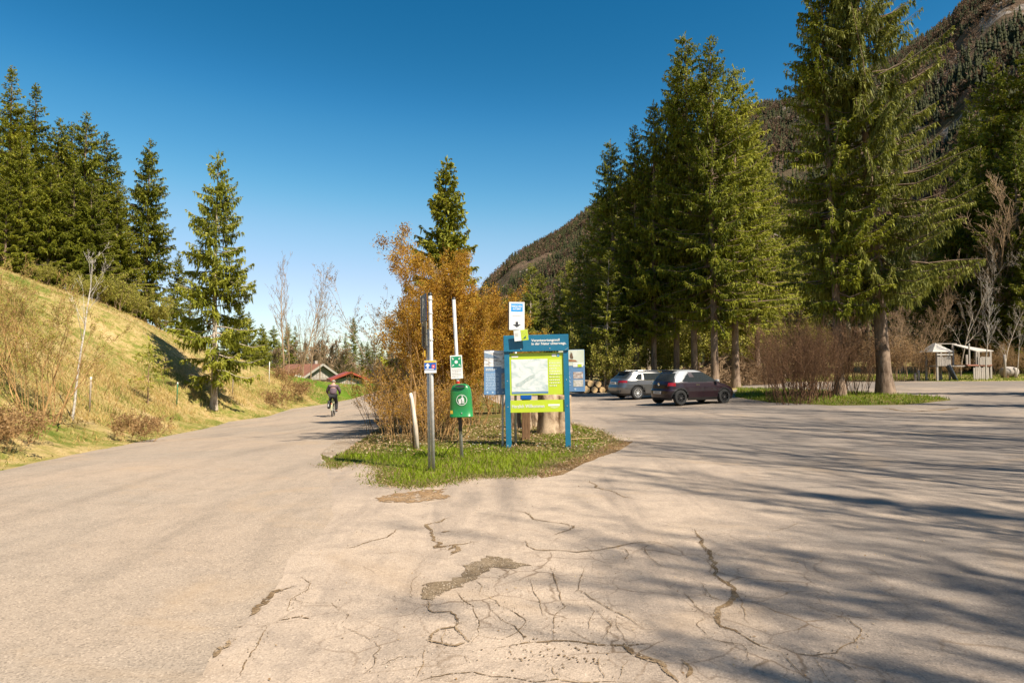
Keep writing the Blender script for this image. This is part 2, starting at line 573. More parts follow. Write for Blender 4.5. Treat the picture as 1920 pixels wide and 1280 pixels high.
pts = [grid(-9, 7, 7, 22, 0.4), grid(-30, 26, 3, 56, 1.1), grid(-70, 75, -45, 110, 4.0), grid(-420, 420, -160, 900, 30.0)]
pts = [pts[0],
       pts[1][~((pts[1][:, 0] > -9) & (pts[1][:, 0] < 7) & (pts[1][:, 1] > 7) & (pts[1][:, 1] < 22))],
       pts[2][~((pts[2][:, 0] > -30) & (pts[2][:, 0] < 26) & (pts[2][:, 1] > 3) & (pts[2][:, 1] < 56))],
       pts[3][~((pts[3][:, 0] > -70) & (pts[3][:, 0] < 75) & (pts[3][:, 1] > -45) & (pts[3][:, 1] < 110))],
       np.array([(-2500, -600), (2500, -600), (2500, 3500), (-2500, 3500)], float)]
cv = [tuple(p) for p in np.concatenate(pts)]
ce = []
for W in (W_ROAD, W_LOT, W_DIRT, W_SHOULDER, W_ISL2, W_FIELD):
    n0 = len(cv)
    cv += W
    ce += [(n0 + i, n0 + (i + 1) % len(W)) for i in range(len(W))]
dv, de, df, *_ = delaunay_2d_cdt([Vector(p) for p in cv], ce, [], 0, 1e-4)
DV = np.array([tuple(p) for p in dv]); DF = np.array(df)
CEN = DV[DF].mean(1)
DZ = zt(DV[:, 0], DV[:, 1])
reg = np.zeros(len(DF), int)
reg[inside(CEN, W_FIELD)] = 6
in_road = inside(CEN, W_ROAD); in_lot = inside(CEN, W_LOT)
reg[in_lot] = 2
reg[in_road] = 1
reg[inside(CEN, W_SHOULDER) & ~in_road] = 3
reg[inside(CEN, W_DIRT)] = 4
reg[inside(CEN, W_ISL2)] = 5
isl_zone = inside(CEN, road_right[:1] + road_right + [island_r[0]] + island_r) & (reg == 0)
reg[isl_zone] = 7
def region(name, ids, m):
    f = DF[np.isin(reg, ids)]
    u, inv = np.unique(f, return_inverse=True)
    V = np.column_stack([DV[u], DZ[u]])
    return put(name, np_mesh(name, V, [inv.reshape(f.shape)], smooth=True), m, kind='structure')
region('ground', [0], M_HILL)
region('road', [1], M_ROAD)
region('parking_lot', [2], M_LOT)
region('gravel_shoulder', [3], M_GRAVEL)
region('dirt_strip', [4], M_DIRT)
region('grass_island', [5], M_ISLAND)
region('traffic_island', [7], M_ISLAND)
region('meadow', [6], M_FIELD)

# ------------------------------------------------------------------ cracks and potholes in the asphalt
crv = []; crf = []
def crack(px, wd=0.016, amp=0.03, seed=0, taper=True, rough=0.6, bulge=None):
    rnd = random.Random(seed); wd *= 0.5
    P = [Vector(G(a, b)) for a, b in px]
    L = sum((P[i + 1] - P[i]).length for i in range(len(P) - 1))
    out = []
    for i in range(len(P) - 1):
        k = max(2, int((P[i + 1] - P[i]).length / 0.035))
        for j in range(k):
            out.append(P[i].lerp(P[i + 1], j / k))
    out.append(P[-1])
    n = len(out); base = len(crv)
    ph = rnd.random() * 50
    wob = [Vector((amp * mnoise.noise((q.x * 5 + ph, q.y * 5, 0)) + amp * .5 * mnoise.noise((q.x * 17 + ph, q.y * 17, 3)), amp * mnoise.noise((q.x * 5, q.y * 5 + ph, 7)) + amp * .5 * mnoise.noise((q.x * 17, q.y * 17 + ph, 9)))) for q in out]
    out = [q + d for q, d in zip(out, wob)]
    crack.n = getattr(crack, 'n', 0) + 1; zo = 0.0035 + 0.0005 * (crack.n % 9)
    for i, q in enumerate(out):
        d = (out[min(i + 1, n - 1)] - out[max(0, i - 1)])
        d = d.normalized() if d.length > 1e-6 else Vector((1, 0))
        nn = Vector((-d.y, d.x))
        s = i / (n - 1)
        tw = min(1, 6 * s, 6 * (1 - s)) if taper else 1
        ww = wd * tw * (1 + rough * 1.6 * mnoise.noise((q.x * 9 + ph, q.y * 9, 1)))
        ww2 = wd * tw * (1 + rough * 1.6 * mnoise.noise((q.x * 9, q.y * 9 + ph, 5)))
        if bulge:
            ww *= 1 + bulge * max(0, mnoise.noise((q.x * 2.3 + ph, q.y * 2.3, 2)))
        ww *= 1 + 0.8 * mnoise.noise((q.x * 31, q.y * 31, ph)); ww2 *= 1 + 0.8 * mnoise.noise((q.x * 31, q.y * 31, ph + 9))
        ww = max(ww, 0.0025); ww2 = max(ww2, 0.0025)
        for o_ in (nn * ww / 2, -nn * ww2 / 2):
            e = q + o_
            crv.append((e.x, e.y, float(zbase(e.x, e.y)) + zo))
        if i:
            a = base + 2 * i
            crf.append((a - 2, a - 1, a + 1, a))
def patch(px, amp=0.04, seed=0):
    P = [Vector(G(a, b)) for a, b in px]
    out = []
    for i in range(len(P)):
        a, b = P[i], P[(i + 1) % len(P)]
        k = max(2, int((b - a).length / 0.04))
        for j in range(k):
            q = a.lerp(b, j / k)
            out.append(q + Vector((amp * mnoise.noise((q.x * 9, q.y * 9, seed)) + amp * .8 * mnoise.noise((q.x * 23, q.y * 23, seed)), amp * mnoise.noise((q.x * 9, q.y * 9, seed + 5)) + amp * .8 * mnoise.noise((q.x * 23, q.y * 23, seed + 5)))))
    base = len(crv)
    vv, _, ff, *_r = delaunay_2d_cdt(out, [(i, (i + 1) % len(out)) for i in range(len(out))], [], 1, 1e-5)
    for q in vv:
        crv.append((q.x, q.y, float(zbase(q.x, q.y)) + 0.005))
    for f in ff:
        crf.append(tuple(base + i for i in f))
def cz(l):      # zoom of [640,880,1280,1280] enlarged 3x
    return [(640 + a / 3, 880 + b / 3) for a, b in l]
def cr(l):      # zoom of [1280,720,1920,1280] enlarged 2.286x
    return [(1280 + a / 2.286, 720 + b / 2.286) for a, b in l]
def cl(l):      # zoom of [0,860,640,1280] enlarged 3x
    return [(a / 3, 860 + b / 3) for a, b in l]
crack(cz([(10, 445), (80, 432), (180, 400), (260, 380), (320, 330)]), 0.03, 0.02, 1)
crack(cz([(640, 262), (580, 275), (560, 295), (465, 312), (500, 345), (520, 380), (540, 440), (600, 432), (690, 415), (780, 400)]), 0.06, 0.04, 2, bulge=2)
crack(cz([(560, 355), (615, 345)]), 0.09, 0.03, 3)
crack(cz([(590, 455), (640, 430), (660, 460), (620, 480)]), 0.10, 0.05, 4)
crack(cz([(960, 230), (1040, 240), (1080, 280), (1150, 293), (1260, 305), (1318, 322), (1270, 345), (1200, 370), (1160, 368)]), 0.035, 0.03, 5)
crack(cz([(1030, 395), (1050, 435), (1090, 452), (1200, 455), (1330, 465), (1450, 455), (1560, 435), (1640, 412), (1760, 408), (1820, 422)]), 0.032, 0.03, 6, bulge=1)
POTHOLE = ([(820, 490), (900, 492), (960, 515), (1070, 538), (960, 552), (860, 556), (800, 585), (745, 625), (660, 655), (590, 690), (500, 745), (450, 722), (460, 650), (540, 636), (610, 632), (680, 590), (700, 545), (760, 510)])
crack(cz([(490, 750), (500, 785), (540, 800), (620, 800), (650, 840), (640, 890)]), 0.025, 0.03, 8)
crack(cz([(650, 840), (640, 890), (680, 930), (720, 970), (640, 990), (560, 985), (500, 965), (505, 920), (560, 898), (640, 890)]), 0.035, 0.03, 9, False)
crack(cz([(580, 900), (575, 975)]), 0.014, 0.02, 10)
crack(cz([(640, 690), (690, 740), (740, 770), (770, 850), (775, 930), (740, 965)]), 0.014, 0.02, 11)
crack(cz([(775, 930), (830, 950), (900, 960), (1000, 915), (1030, 830), (950, 790), (890, 760), (850, 725), (780, 700)]), 0.012, 0.03, 12)
crack(cz([(860, 790), (910, 850), (980, 880), (1000, 915), (1030, 960)]), 0.010, 0.02, 13)
crack(cz([(1060, 620), (1080, 680), (1110, 720), (1130, 820)]), 0.012, 0.02, 14)
crack(cz([(1180, 550), (1200, 620), (1225, 700), (1260, 770), (1200, 810), (1195, 960)]), 0.014, 0.02, 15)
crack(cz([(1380, 545), (1350, 600), (1325, 680), (1400, 720), (1500, 780), (1620, 840), (1700, 900)]), 0.016, 0.02, 16)
crack(cz([(1370, 740), (1420, 800), (1390, 900)]), 0.010, 0.02, 17)
crack(cz([(1440, 790), (1520, 880), (1470, 960)]), 0.009, 0.02, 18)
crack(cz([(1540, 820), (1560, 900), (1600, 960)]), 0.009, 0.02, 19)
crack(cz([(880, 1000), (960, 985), (1090, 972), (1200, 965), (1330, 968), (1480, 990), (1600, 985), (1760, 980)]), 0.035, 0.02, 20, bulge=2)
crack(cz([(420, 1195), (520, 1165), (640, 1150), (740, 1140), (850, 1165), (960, 1175), (1090, 1195), (1200, 1180), (1320, 1200), (1500, 1195), (1640, 1205)]), 0.02, 0.02, 21, bulge=2)
crack(cz([(430, 1170), (460, 1080), (480, 1010)]), 0.011, 0.03, 22)
crack(cz([(230, 1100), (330, 1050), (440, 1060)]), 0.010, 0.03, 23)
crack(cz([(80, 1170), (190, 1090), (210, 1000), (90, 930), (20, 880)]), 0.009, 0.04, 24)
crack(cz([(1600, 985), (1650, 1030), (1720, 1060), (1800, 1090), (1840, 1150), (1880, 1190)]), 0.08, 0.04, 25, bulge=2)
crack(cz([(1720, 420), (1720, 480), (1800, 545), (1910, 575)]), 0.014, 0.03, 26)
crack(cz([(1590, 440), (1610, 480), (1595, 520)]), 0.012, 0.02, 27)
crack(cz([(870, 630), (920, 590), (960, 555)]), 0.009, 0.02, 28)
crack(cz([(700, 620), (760, 630), (790, 655), (770, 700)]), 0.010, 0.02, 29)
crack(cz([(1390, 60), (1440, 100), (1560, 140), (1640, 170)]), 0.05, 0.05, 30)
crack(cz([(1290, 905), (1380, 950), (1430, 990)]), 0.008, 0.03, 31)
crack(cz([(690, 1040), (700, 1080)]), 0.010, 0.02, 32)
crack(cz([(1180, 1110), (1190, 1150), (1220, 1170)]), 0.009, 0.02, 33)
crack(cz([(1560, 1180), (1580, 1110), (1620, 1080)]), 0.009, 0.02, 34)
crack(cz([(1480, 1170), (1450, 1120), (1460, 1060)]), 0.010, 0.03, 35)
crack(cz([(0, 790), (45, 820), (0, 865)]), 0.008, 0.02, 36)
crack(cz([(400, 720), (395, 640), (450, 580)]), 0.006, 0.03, 37)
crack(cr([(45, 620), (90, 690), (130, 760), (150, 830), (215, 870), (225, 925), (165, 960), (140, 1000), (160, 1040), (230, 1060), (290, 1095), (350, 1130), (420, 1145)]), 0.07, 0.04, 40, bulge=2)
crack(cr([(225, 900), (265, 930), (250, 970), (290, 1030)]), 0.010, 0.03, 41)
crack(cr([(0, 890), (50, 950), (120, 990)]), 0.014, 0.02, 42)
crack(cr([(420, 1125), (480, 1150), (560, 1165), (650, 1150), (740, 1105), (760, 1050), (720, 1010), (600, 970), (480, 930)]), 0.018, 0.03, 43, bulge=1)
crack(cr([(420, 1150), (470, 1200), (500, 1240), (530, 1280)]), 0.010, 0.02, 44)
crack(cr([(560, 1180), (600, 1230), (640, 1280)]), 0.010, 0.02, 45)
crack(cr([(640, 1170), (700, 1200), (740, 1230)]), 0.016, 0.03, 46)
crack(cr([(60, 850), (100, 880), (120, 910), (170, 940)]), 0.009, 0.03, 47)
crack(cr([(90, 1000), (60, 1030), (100, 1075)]), 0.010, 0.03, 48)
crack(cr([(100, 1080), (180, 1100), (240, 1110), (290, 1180)]), 0.010, 0.03, 49)
crack(cr([(0, 1180), (30, 1210), (20, 1260)]), 0.04, 0.03, 50)
crack(cr([(650, 195), (720, 205), (800, 200)]), 0.16, 0.1, 51)
crack(cr([(860, 100), (960, 118), (1100, 112), (1200, 100)]), 0.3, 0.15, 52, bulge=1)
crack(cr([(380, 630), (440, 620), (500, 595)]), 0.012, 0.03, 53)
crack(cl([(1640, 715), (1560, 760), (1500, 790), (1440, 840), (1390, 880)]), 0.085, 0.06, 60, bulge=2)
crack(cl([(1370, 940), (1320, 950)]), 0.05, 0.02, 61)
crack(cl([(1300, 1020), (1260, 1060), (1220, 1085), (1180, 1130)]), 0.09, 0.03, 62)
crack(cl([(1500, 930), (1440, 1040), (1400, 1130), (1320, 1240)]), 0.014, 0.03, 63)
crack(cl([(1690, 665), (1745, 700), (1740, 730), (1630, 790), (1620, 860)]), 0.010, 0.02, 64)
crack(cl([(1640, 790), (1760, 815), (1860, 815), (1915, 855)]), 0.007, 0.03, 65)
crack(cl([(1560, 910), (1680, 890), (1750, 900)]), 0.035, 0.02, 66)
CRACKPTS = [q for q in crv]
# loose pits near the front edge
_r = random.Random(8)
for _ in range(110):
    a = _r.gauss(1220, 190); b_ = _r.gauss(1060, 45)
    c = G(640 + a / 3, 880 + b_ / 3)
    rr = _r.uniform(0.002, 0.009)
    k0 = len(crv)
    for q in range(7):
        an = q * 2 * math.pi / 7; r2 = rr * _r.uniform(0.6, 1.3)
        crv.append((c[0] + r2 * math.cos(an), c[1] + r2 * 1.3 * math.sin(an), float(zbase(*c)) + 0.006))
    crf.append(tuple(range(k0, k0 + 7)))
me = bpy.data.meshes.new('crack'); me.from_pydata(crv, [], crf)
me.materials.append(M_CRACK)
put('asphalt_cracks', me, M_CRACK, kind='structure')
crv = []; crf = []
patch(cz(POTHOLE), 0.05, 7)
me = bpy.data.meshes.new('pothole'); me.from_pydata(crv, [], crf)
put('pothole', me, M_PATCH, kind='structure')
def mudmat(st, a_, b_2, c_):
    m = earth('mud', st, a_, b_2, c_); broken(m, 14, 0.46); return m
# reddish washed-out earth on the asphalt
crv = []; crf = []
patch(cz([(180, 170), (260, 140), (380, 130), (470, 112), (585, 112), (560, 135), (615, 155), (520, 175), (400, 182), (280, 192)]), 0.09, 3)
me = bpy.data.meshes.new('mud'); me.from_pydata(crv, [], crf)
put('mud_patch', me, mudmat([(0.35, (0.22, 0.125, 0.06)), (0.5, (0.30, 0.19, 0.10)), (0.65, (0.39, 0.28, 0.18))], 5, 0.5, 40), kind='structure')
# ------------------------------------------------------------------ vegetation generators (numpy)
def tubes(P0, P1, R0, R1, n=4):
    P0 = np.asarray(P0, float); P1 = np.asarray(P1, float)
    d = P1 - P0
    L = np.linalg.norm(d, axis=1, keepdims=True); d = d / np.maximum(L, 1e-9)
    ref = np.where(np.abs(d[:, 2:3]) > 0.9, np.array([[1.0, 0, 0]]), np.array([[0, 0, 1.0]]))
    u = np.cross(ref, d); u /= np.maximum(np.linalg.norm(u, axis=1, keepdims=True), 1e-9)
    v = np.cross(d, u)
    a = np.arange(n) * 2 * np.pi / n
    ring = u[:, None, :] * np.cos(a)[None, :, None] + v[:, None, :] * np.sin(a)[None, :, None]
    A = P0[:, None, :] + ring * np.asarray(R0)[:, None, None]
    B = P1[:, None, :] + ring * np.asarray(R1)[:, None, None]
    V = np.concatenate([A, B], 1).reshape(-1, 3)
    base = (np.arange(len(P0)) * 2 * n)[:, None]
    k = np.arange(n); k2 = (k + 1) % n
    Fq = np.stack([base + k, base + k2, base + n + k2, base + n + k], -1).reshape(-1, 4)
    return V, Fq

def diamonds(B, D, S, mid=0.45):
    V = np.stack([B, B + D * mid + S, B + D, B + D * mid - S], 1).reshape(-1, 3)
    Fq = (np.arange(len(B)) * 4)[:, None] + np.arange(4)
    return V, Fq

def unit(a):
    return a / np.maximum(np.linalg.norm(a, axis=-1, keepdims=True), 1e-9)

def spruce_mesh(seed, H, RAD, bare=0.08, dens=1.0, hang=0.5, gap=0.0, tw=1.0, shape=0.8, forks=1, whorl=0.42, pitch=0.0, trunk_r=None, wander=0.02, sag=0.05, hl=1.0):
    """returns crown mesh and trunk mesh of a conifer with whorled, drooping limbs"""
    rg = np.random.default_rng(seed)
    LB, LD, LS, LT = [], [], [], []
    S0, S1, Q0, Q1 = [], [], [], []
    tr = trunk_r or H * 0.0125
    # trunk
    nz = 24
    zz = np.linspace(0, H, nz)
    ax = np.cumsum(rg.normal(0, wander, nz)) * np.linspace(0, 1, nz); ay = np.cumsum(rg.normal(0, wander, nz)) * np.linspace(0, 1, nz)
    def axis(z):
        return np.array([np.interp(z, zz, ax), np.interp(z, zz, ay), z])
    def trad(z):
        return tr * max(0.06, max(0.0, 1 - z / H) ** 0.85) * (1 + 0.5 * math.exp(-z / 0.5))
    z = bare * H
    while z < H - 0.15:
        t = (z - bare * H) / (H * (1 - bare))
        nb = int(rg.integers(5, 9)) if t > 0.06 else int(rg.integers(3, 6))
        if z < H * bare + 0.01 * H:
            nb = 3
        for k in range(nb):
            az = rg.uniform(0, 2 * np.pi)
            if gap and vnoise(np.cos(az) * 2.0 + z * 0.35, np.sin(az) * 2.0 - z * 0.2, 1.0, seed % 17) > 1 - gap:
                continue
            prof = (1 - t) ** shape * (0.62 + 0.38 * min(1, t / 0.14))
            L = RAD * prof * rg.uniform(0.62, 1.14) * (1 + 0.16 * math.sin(az * 2 + seed)) + 0.12
            z0 = z + rg.uniform(-0.5, 0.5) * whorl
            e0 = -0.42 + 1.0 * t + rg.uniform(-0.15, 0.15) + pitch
            e1 = 0.26 - 0.30 * t + rg.uniform(-0.12, 0.12)
            h = np.array([math.cos(az), math.sin(az), 0]); p = np.array([-h[1], h[0], 0])
            bend = rg.uniform(-0.18, 0.18); sg_ = rg.uniform(0, 1) * sag; wv_ = rg.uniform(-0.05, 0.05)
            base = axis(z0)
            def pos(s):
                s = np.atleast_1d(s)
                return base + h * (L * s * 0.96)[:, None] + p * (L * bend * s * s)[:, None] + np.array([0, 0, 1.0]) * (L * (e0 * s + e1 * s * s - sg_ * np.sin(3.1 * s) + wv_ * np.sin(7 * s)))[:, None]
            ss = np.linspace(0, 1, 5); pp = pos(ss)
            rb = min(0.012 + 0.012 * L, trad(z0) * 0.6)
            S0.append(pp[:-1]); S1.append(pp[1:])
            Q0.append(rb * (1 - ss[:-1] * 0.85)); Q1.append(rb * (1 - ss[1:] * 0.85))
            n = max(5, int(L / 0.044 * dens))
            s = rg.uniform(0.0, 1, n) ** 0.72
            s = np.where(s < 0.16, s + 0.16 * (L > 1.2), s)
            side = rg.choice([-1.0, 1.0], n)
            ph = rg.uniform(0.45, 1.25, n)
            l = (0.15 + 0.36 * (1 - s) * min(1, L / 2.2)) * rg.uniform(0.6, 1.35, n) * min(1.15, 0.45 + L / 2)
            dirn = h * np.cos(ph)[:, None] + p * (side * np.sin(ph))[:, None]
            dirn[:, 2] += e0 * 0.4 + rg.uniform(-0.45, 0.12, n) - hang * 0.35
            dirn = unit(dirn)
            B = pos(s)
            tone = np.clip(rg.normal(0.45, 0.10) + rg.normal(0, 0.10, n) + 0.18 * (s - 0.5), 0, 1)  # twig tone rises from the trunk towards the limb tip
            # flat spray of the twig and two shorter side sprays
            up = np.array([0, 0, 1.0])
            sv = unit(np.cross(dirn, up) + rg.normal(0, 0.5, (n, 3)))
            wd = (0.020 + 0.022 * rg.random(n)) * tw
            LB.append(B); LD.append(dirn * l[:, None]); LS.append(sv * wd[:, None]); LT.append(tone)
            for sg in (-1, 1):
                d2 = unit(dirn + sv * sg * 0.75 + rg.normal(0, 0.25, (n, 3)))
                LB.append(B + dirn * (l * rg.uniform(0.2, 0.6, n))[:, None]); LD.append(d2 * (l * rg.uniform(0.4, 0.65, n))[:, None])
                LS.append(unit(np.cross(d2, up) + rg.normal(0, 0.6, (n, 3))) * (wd * 0.8)[:, None]); LT.append(np.clip(tone + 0.06, 0, 1))
            m = int(n * hang)
            if m:
                ix = rg.integers(0, n, m)
                d3 = unit(dirn[ix] * 0.35 + rg.normal(0, 0.15, (m, 3)) + np.array([0, 0, -1.0]))
                l3 = l[ix] * rg.uniform(0.6, 1.3, m) * hl
                LB.append(B[ix] + dirn[ix] * (l[ix] * 0.5)[:, None]); LD.append(d3 * l3[:, None])
                LS.append(unit(np.cross(d3, rg.normal(0, 1, (m, 3)))) * (wd[ix] * 0.9)[:, None]); LT.append(np.clip(tone[ix] - 0.05, 0, 1))
        z += whorl * rg.uniform(0.6, 1.35) * (0.6 + 0.5 * (1 - t))
    # leader
    tp = axis(H)
    n = 14
    B = tp - np.array([0, 0, 1.0]) * rg.uniform(0, 0.9, n)[:, None]
    D = unit(rg.normal(0, 0.5, (n, 3)) + np.array([0, 0, 1.2])) * 0.28
    LB.append(B); LD.append(D); LS.append(unit(np.cross(D, rg.normal(0, 1, (n, 3)))) * 0.035); LT.append(np.full(n, 0.5))
    V, Fq = diamonds(np.concatenate(LB), np.concatenate(LD), np.concatenate(LS))
    crown = np_mesh('conifer_crown', V, [Fq], np.repeat(np.concatenate(LT), 4))
    tp0 = np.array([axis(a) for a in zz]); trr = np.array([trad(a) for a in zz])
    Vt, Ft = tubes(tp0[:-1], tp0[1:], trr[:-1], trr[1:], 9)
    Vb, Fb = tubes(np.concatenate(S0), np.concatenate(S1), np.concatenate(Q0), np.concatenate(Q1), 3)
    trunk = np_mesh('conifer_trunk', np.concatenate([Vt, Vb]), [Ft, Fb + len(Vt)], smooth=True)
    return crown, trunk

def bare_segs(seed, H, r0, levels=3, nb=(9, 7, 5), up=0.35, spread=0.9, wander=0.12, lenf=0.42, start=0.25, lean=(0, 0), stop=0.004):
    """skeleton of a leafless tree: arrays of segments and the positions of its fine twigs"""
    rg = random.Random(seed)
    segs = []; tips = []
    def grow(p, d, L, r, lev):
        k = max(3, int(4 if lev else 9))
        pts = [p]; dd = d.copy()
        for i in range(k):
            dd = (dd + Vector((rg.gauss(0, wander), rg.gauss(0, wander), rg.gauss(0, wander * 0.6) + up * 0.12))).normalized()
            pts.append(pts[-1] + dd * (L / k))
        for i in range(k):
            ra = max(stop, r * (1 - i / k * 0.85)); rb = max(stop * 0.8, r * (1 - (i + 1) / k * 0.85))
            segs.append((pts[i], pts[i + 1], ra, rb))
        if lev >= levels:
            tips.append((pts[0], pts[-1]))
            return
        for j in range(nb[lev]):
            f = start + (1 - start) * (j + rg.random()) / nb[lev] if lev == 0 else 0.2 + 0.8 * rg.random()
            x = min(k - 1, int(f * k)); q = pts[x].lerp(pts[x + 1], f * k - x if f * k - x < 1 else 1)
            ax = (pts[x + 1] - pts[x]).normalized()
            o_ = ax.orthogonal().normalized()
            o_.rotate(Matrix.Rotation(rg.uniform(0, 2 * math.pi), 3, ax))
            sp = spread * rg.uniform(0.6, 1.2)
            nd = (ax * math.cos(sp) + o_ * math.sin(sp) + Vector((0, 0, up * 0.5))).normalized()
            ll = L * lenf * rg.uniform(0.55, 1.2) * (1.15 - 0.65 * f if lev == 0 else 1.0)
            grow(q, nd, ll, max(stop, r * (1 - f * 0.8) * 0.5), lev + 1)
    grow(Vector((0, 0, 0)), Vector((lean[0], lean[1], 1)).normalized(), H, r0, 0)
    return segs, tips

def segs_arrays(segs, off=(0, 0, 0)):
    o = np.array(off)
    return (np.array([tuple(s[0]) for s in segs]) + o, np.array([tuple(s[1]) for s in segs]) + o,
            np.array([s[2] for s in segs]), np.array([s[3] for s in segs]))

def wood_mesh(arrs, n=4):
    P0 = np.concatenate([a[0] for a in arrs]); P1 = np.concatenate([a[1] for a in arrs])
    R0 = np.concatenate([a[2] for a in arrs]); R1 = np.concatenate([a[3] for a in arrs])
    thick = R0 > 0.02
    Vs, Fs = [], []
    off = 0
    for msk, k in ((thick, max(n, 7)), (~thick, 3)):
        if msk.any():
            V, Fq = tubes(P0[msk], P1[msk], R0[msk], R1[msk], k)
            Vs.append(V); Fs.append(Fq + off); off += len(V)
    return np_mesh('wood', np.concatenate(Vs), Fs, smooth=True)

def bud_mesh(tips, per=6, size=0.06, wide=0.4, seed=1, spread=0.1, tone=(0.5, 0.2)):
    rg = np.random.default_rng(seed)
    A = np.array([tuple(a) for a, b in tips]); Bq = np.array([tuple(b) for a, b in tips])
    A = np.repeat(A, per, 0); Bq = np.repeat(Bq, per, 0)
    n = len(A)
    P = A + (Bq - A) * rg.random((n, 1)) ** 0.7 + rg.normal(0, spread, (n, 3)) * 0.5
    D = unit(rg.normal(0, 1, (n, 3)) + unit(Bq - A) * 0.8) * (size * rg.uniform(0.5, 1.5, (n, 1)))
    S = unit(np.cross(D, rg.normal(0, 1, (n, 3)))) * (size * wide * rg.uniform(0.6, 1.2, (n, 1)))
    V, Fq = diamonds(P, D, S)
    tn = np.clip(np.repeat(rg.normal(tone[0], tone[1], len(tips)), per) + rg.normal(0, 0.1, n), 0, 1)
    return np_mesh('leaves', V, [Fq], np.repeat(tn, 4))

def shrub_parts(seed, stems, H, spread, r0=0.015, levels=2, nb=(6, 4), rad=0.3, lenf=0.4, up=0.35, wander=0.12, hvar=0.35, stop=0.003, start=0.25):
    rg = random.Random(seed)
    arrs = []; tips = []
    for i in range(stems):
        a = rg.uniform(0, 6.283); rr = rad * math.sqrt(rg.random())
        ln = spread * rg.uniform(0.1, 1.0)
        sg, tp = bare_segs(seed * 100 + i, H * rg.uniform(1 - hvar, 1.0), r0 * rg.uniform(0.6, 1.2), levels, nb, up, 0.7, wander, lenf, start, (math.cos(a) * ln, math.sin(a) * ln), stop)
        off = (math.cos(a) * rr, math.sin(a) * rr, -0.03)
        arrs.append(segs_arrays(sg, off))
        o = Vector(off)
        tips += [(p + o, q + o) for p, q in tp]
    return arrs, tips

def blades_mesh(P, h, lean, wdt, seed, tone=(0.5, 0.18), tonev=None):
    rg = np.random.default_rng(seed)
    n = len(P)
    az = rg.uniform(0, 2 * np.pi, n)
    hh = h * rg.uniform(0.5, 1.3, n)
    ln = lean * rg.uniform(0.1, 1.3, n) * hh
    d = np.stack([np.cos(az) * ln, np.sin(az) * ln, hh], 1)
    a2 = rg.uniform(0, 2 * np.pi, n)
    s = np.stack([np.cos(a2), np.sin(a2), np.zeros(n)], 1) * (wdt * rg.uniform(0.6, 1.3, n))[:, None]
    V = np.stack([P - s, P + s, P + d * 0.6 + s * 0.7, P + d * np.array([1.25, 1.25, 0.98]), P + d * 0.6 - s * 0.7], 1).reshape(-1, 3)
    b = (np.arange(n) * 5)[:, None]
    Fq = b + np.array([0, 1, 2, 4]); Ft = b + np.array([4, 2, 3])
    tn = np.clip((tonev if tonev is not None else tone[0]) + rg.normal(0, tone[1], n), 0, 1)
    return np_mesh('blades', V, [Fq, Ft], np.repeat(tn, 5))

# ------------------------------------------------------------------ plant materials
M_NEEDLE = leafmat('spruce_needles', [(0.0, (0.060, 0.080, 0.005)), (0.45, (0.215, 0.232, 0.017)), (1.0, (0.43, 0.40, 0.045))], 0.33, 0.6)
M_NEEDLE_GREY = leafmat('grey_spruce_needles', [(0.0, (0.060, 0.072, 0.016)), (0.45, (0.24, 0.245, 0.036)), (1.0, (0.43, 0.40, 0.10))], 0.35, 0.6)
M_NEEDLE_DARK = leafmat('dark_spruce_needles', [(0.0, (0.034, 0.050, 0.004)), (0.45, (0.142, 0.165, 0.010)), (1.0, (0.33, 0.30, 0.025))], 0.30, 0.6)  # also carries the painted shade of the wood behind the playhouse
M_NEEDLE_LIGHT = leafmat('light_spruce_needles', [(0.0, (0.10, 0.118, 0.008)), (0.45, (0.31, 0.325, 0.034)), (1.0, (0.54, 0.49, 0.09))], 0.38, 0.6)
M_GOLD = leafmat('golden_buds', [(0.0, (0.20, 0.098, 0.016)), (0.4, (0.47, 0.25, 0.026)), (0.75, (0.61, 0.37, 0.045)), (1.0, (0.50, 0.42, 0.07))], 0.5, 0.6)
M_SPRING = leafmat('young_leaves', [(0.0, (0.18, 0.18, 0.025)), (0.5, (0.38, 0.35, 0.06)), (1.0, (0.52, 0.44, 0.13))], 0.40, 0.6)
M_BROWNLEAF = leafmat('brown_twigs', [(0.0, (0.13, 0.070, 0.03)), (0.5, (0.28, 0.165, 0.07)), (1.0, (0.40, 0.26, 0.12))], 0.3, 0.7)
M_BLADE = leafmat('green_grass', [(0.0, (0.20, 0.165, 0.045)), (0.28, (0.18, 0.20, 0.02)), (0.6, (0.135, 0.20, 0.008)), (1.0, (0.24, 0.31, 0.012))], 0.4, 0.55, 0.0)
M_STRAW = leafmat('dry_grass', [(0.0, (0.19, 0.115, 0.035)), (0.4, (0.45, 0.31, 0.10)), (0.75, (0.62, 0.46, 0.20)), (1.0, (0.20, 0.22, 0.035))], 0.35, 0.6, 0.0)
M_BARK = barkmat('spruce_bark', (0.27, 0.195, 0.14), (0.10, 0.065, 0.045))
M_BARK_PALE = barkmat('pale_bark', (0.46, 0.39, 0.31), (0.20, 0.15, 0.11), 10)
M_BARK_TAN = barkmat('tan_bark', (0.34, 0.235, 0.14), (0.14, 0.085, 0.05), 10)
M_BIRCH = barkmat('birch_bark', (0.60, 0.55, 0.48), (0.16, 0.12, 0.09), 7, (1, 1, 1.6))
M_TWIG = barkmat('brown_twig_bark', (0.46, 0.28, 0.115), (0.22, 0.125, 0.05), 12)
M_TWIG_RED = barkmat('reddish_twig_bark', (0.20, 0.11, 0.06), (0.08, 0.043, 0.024), 12)

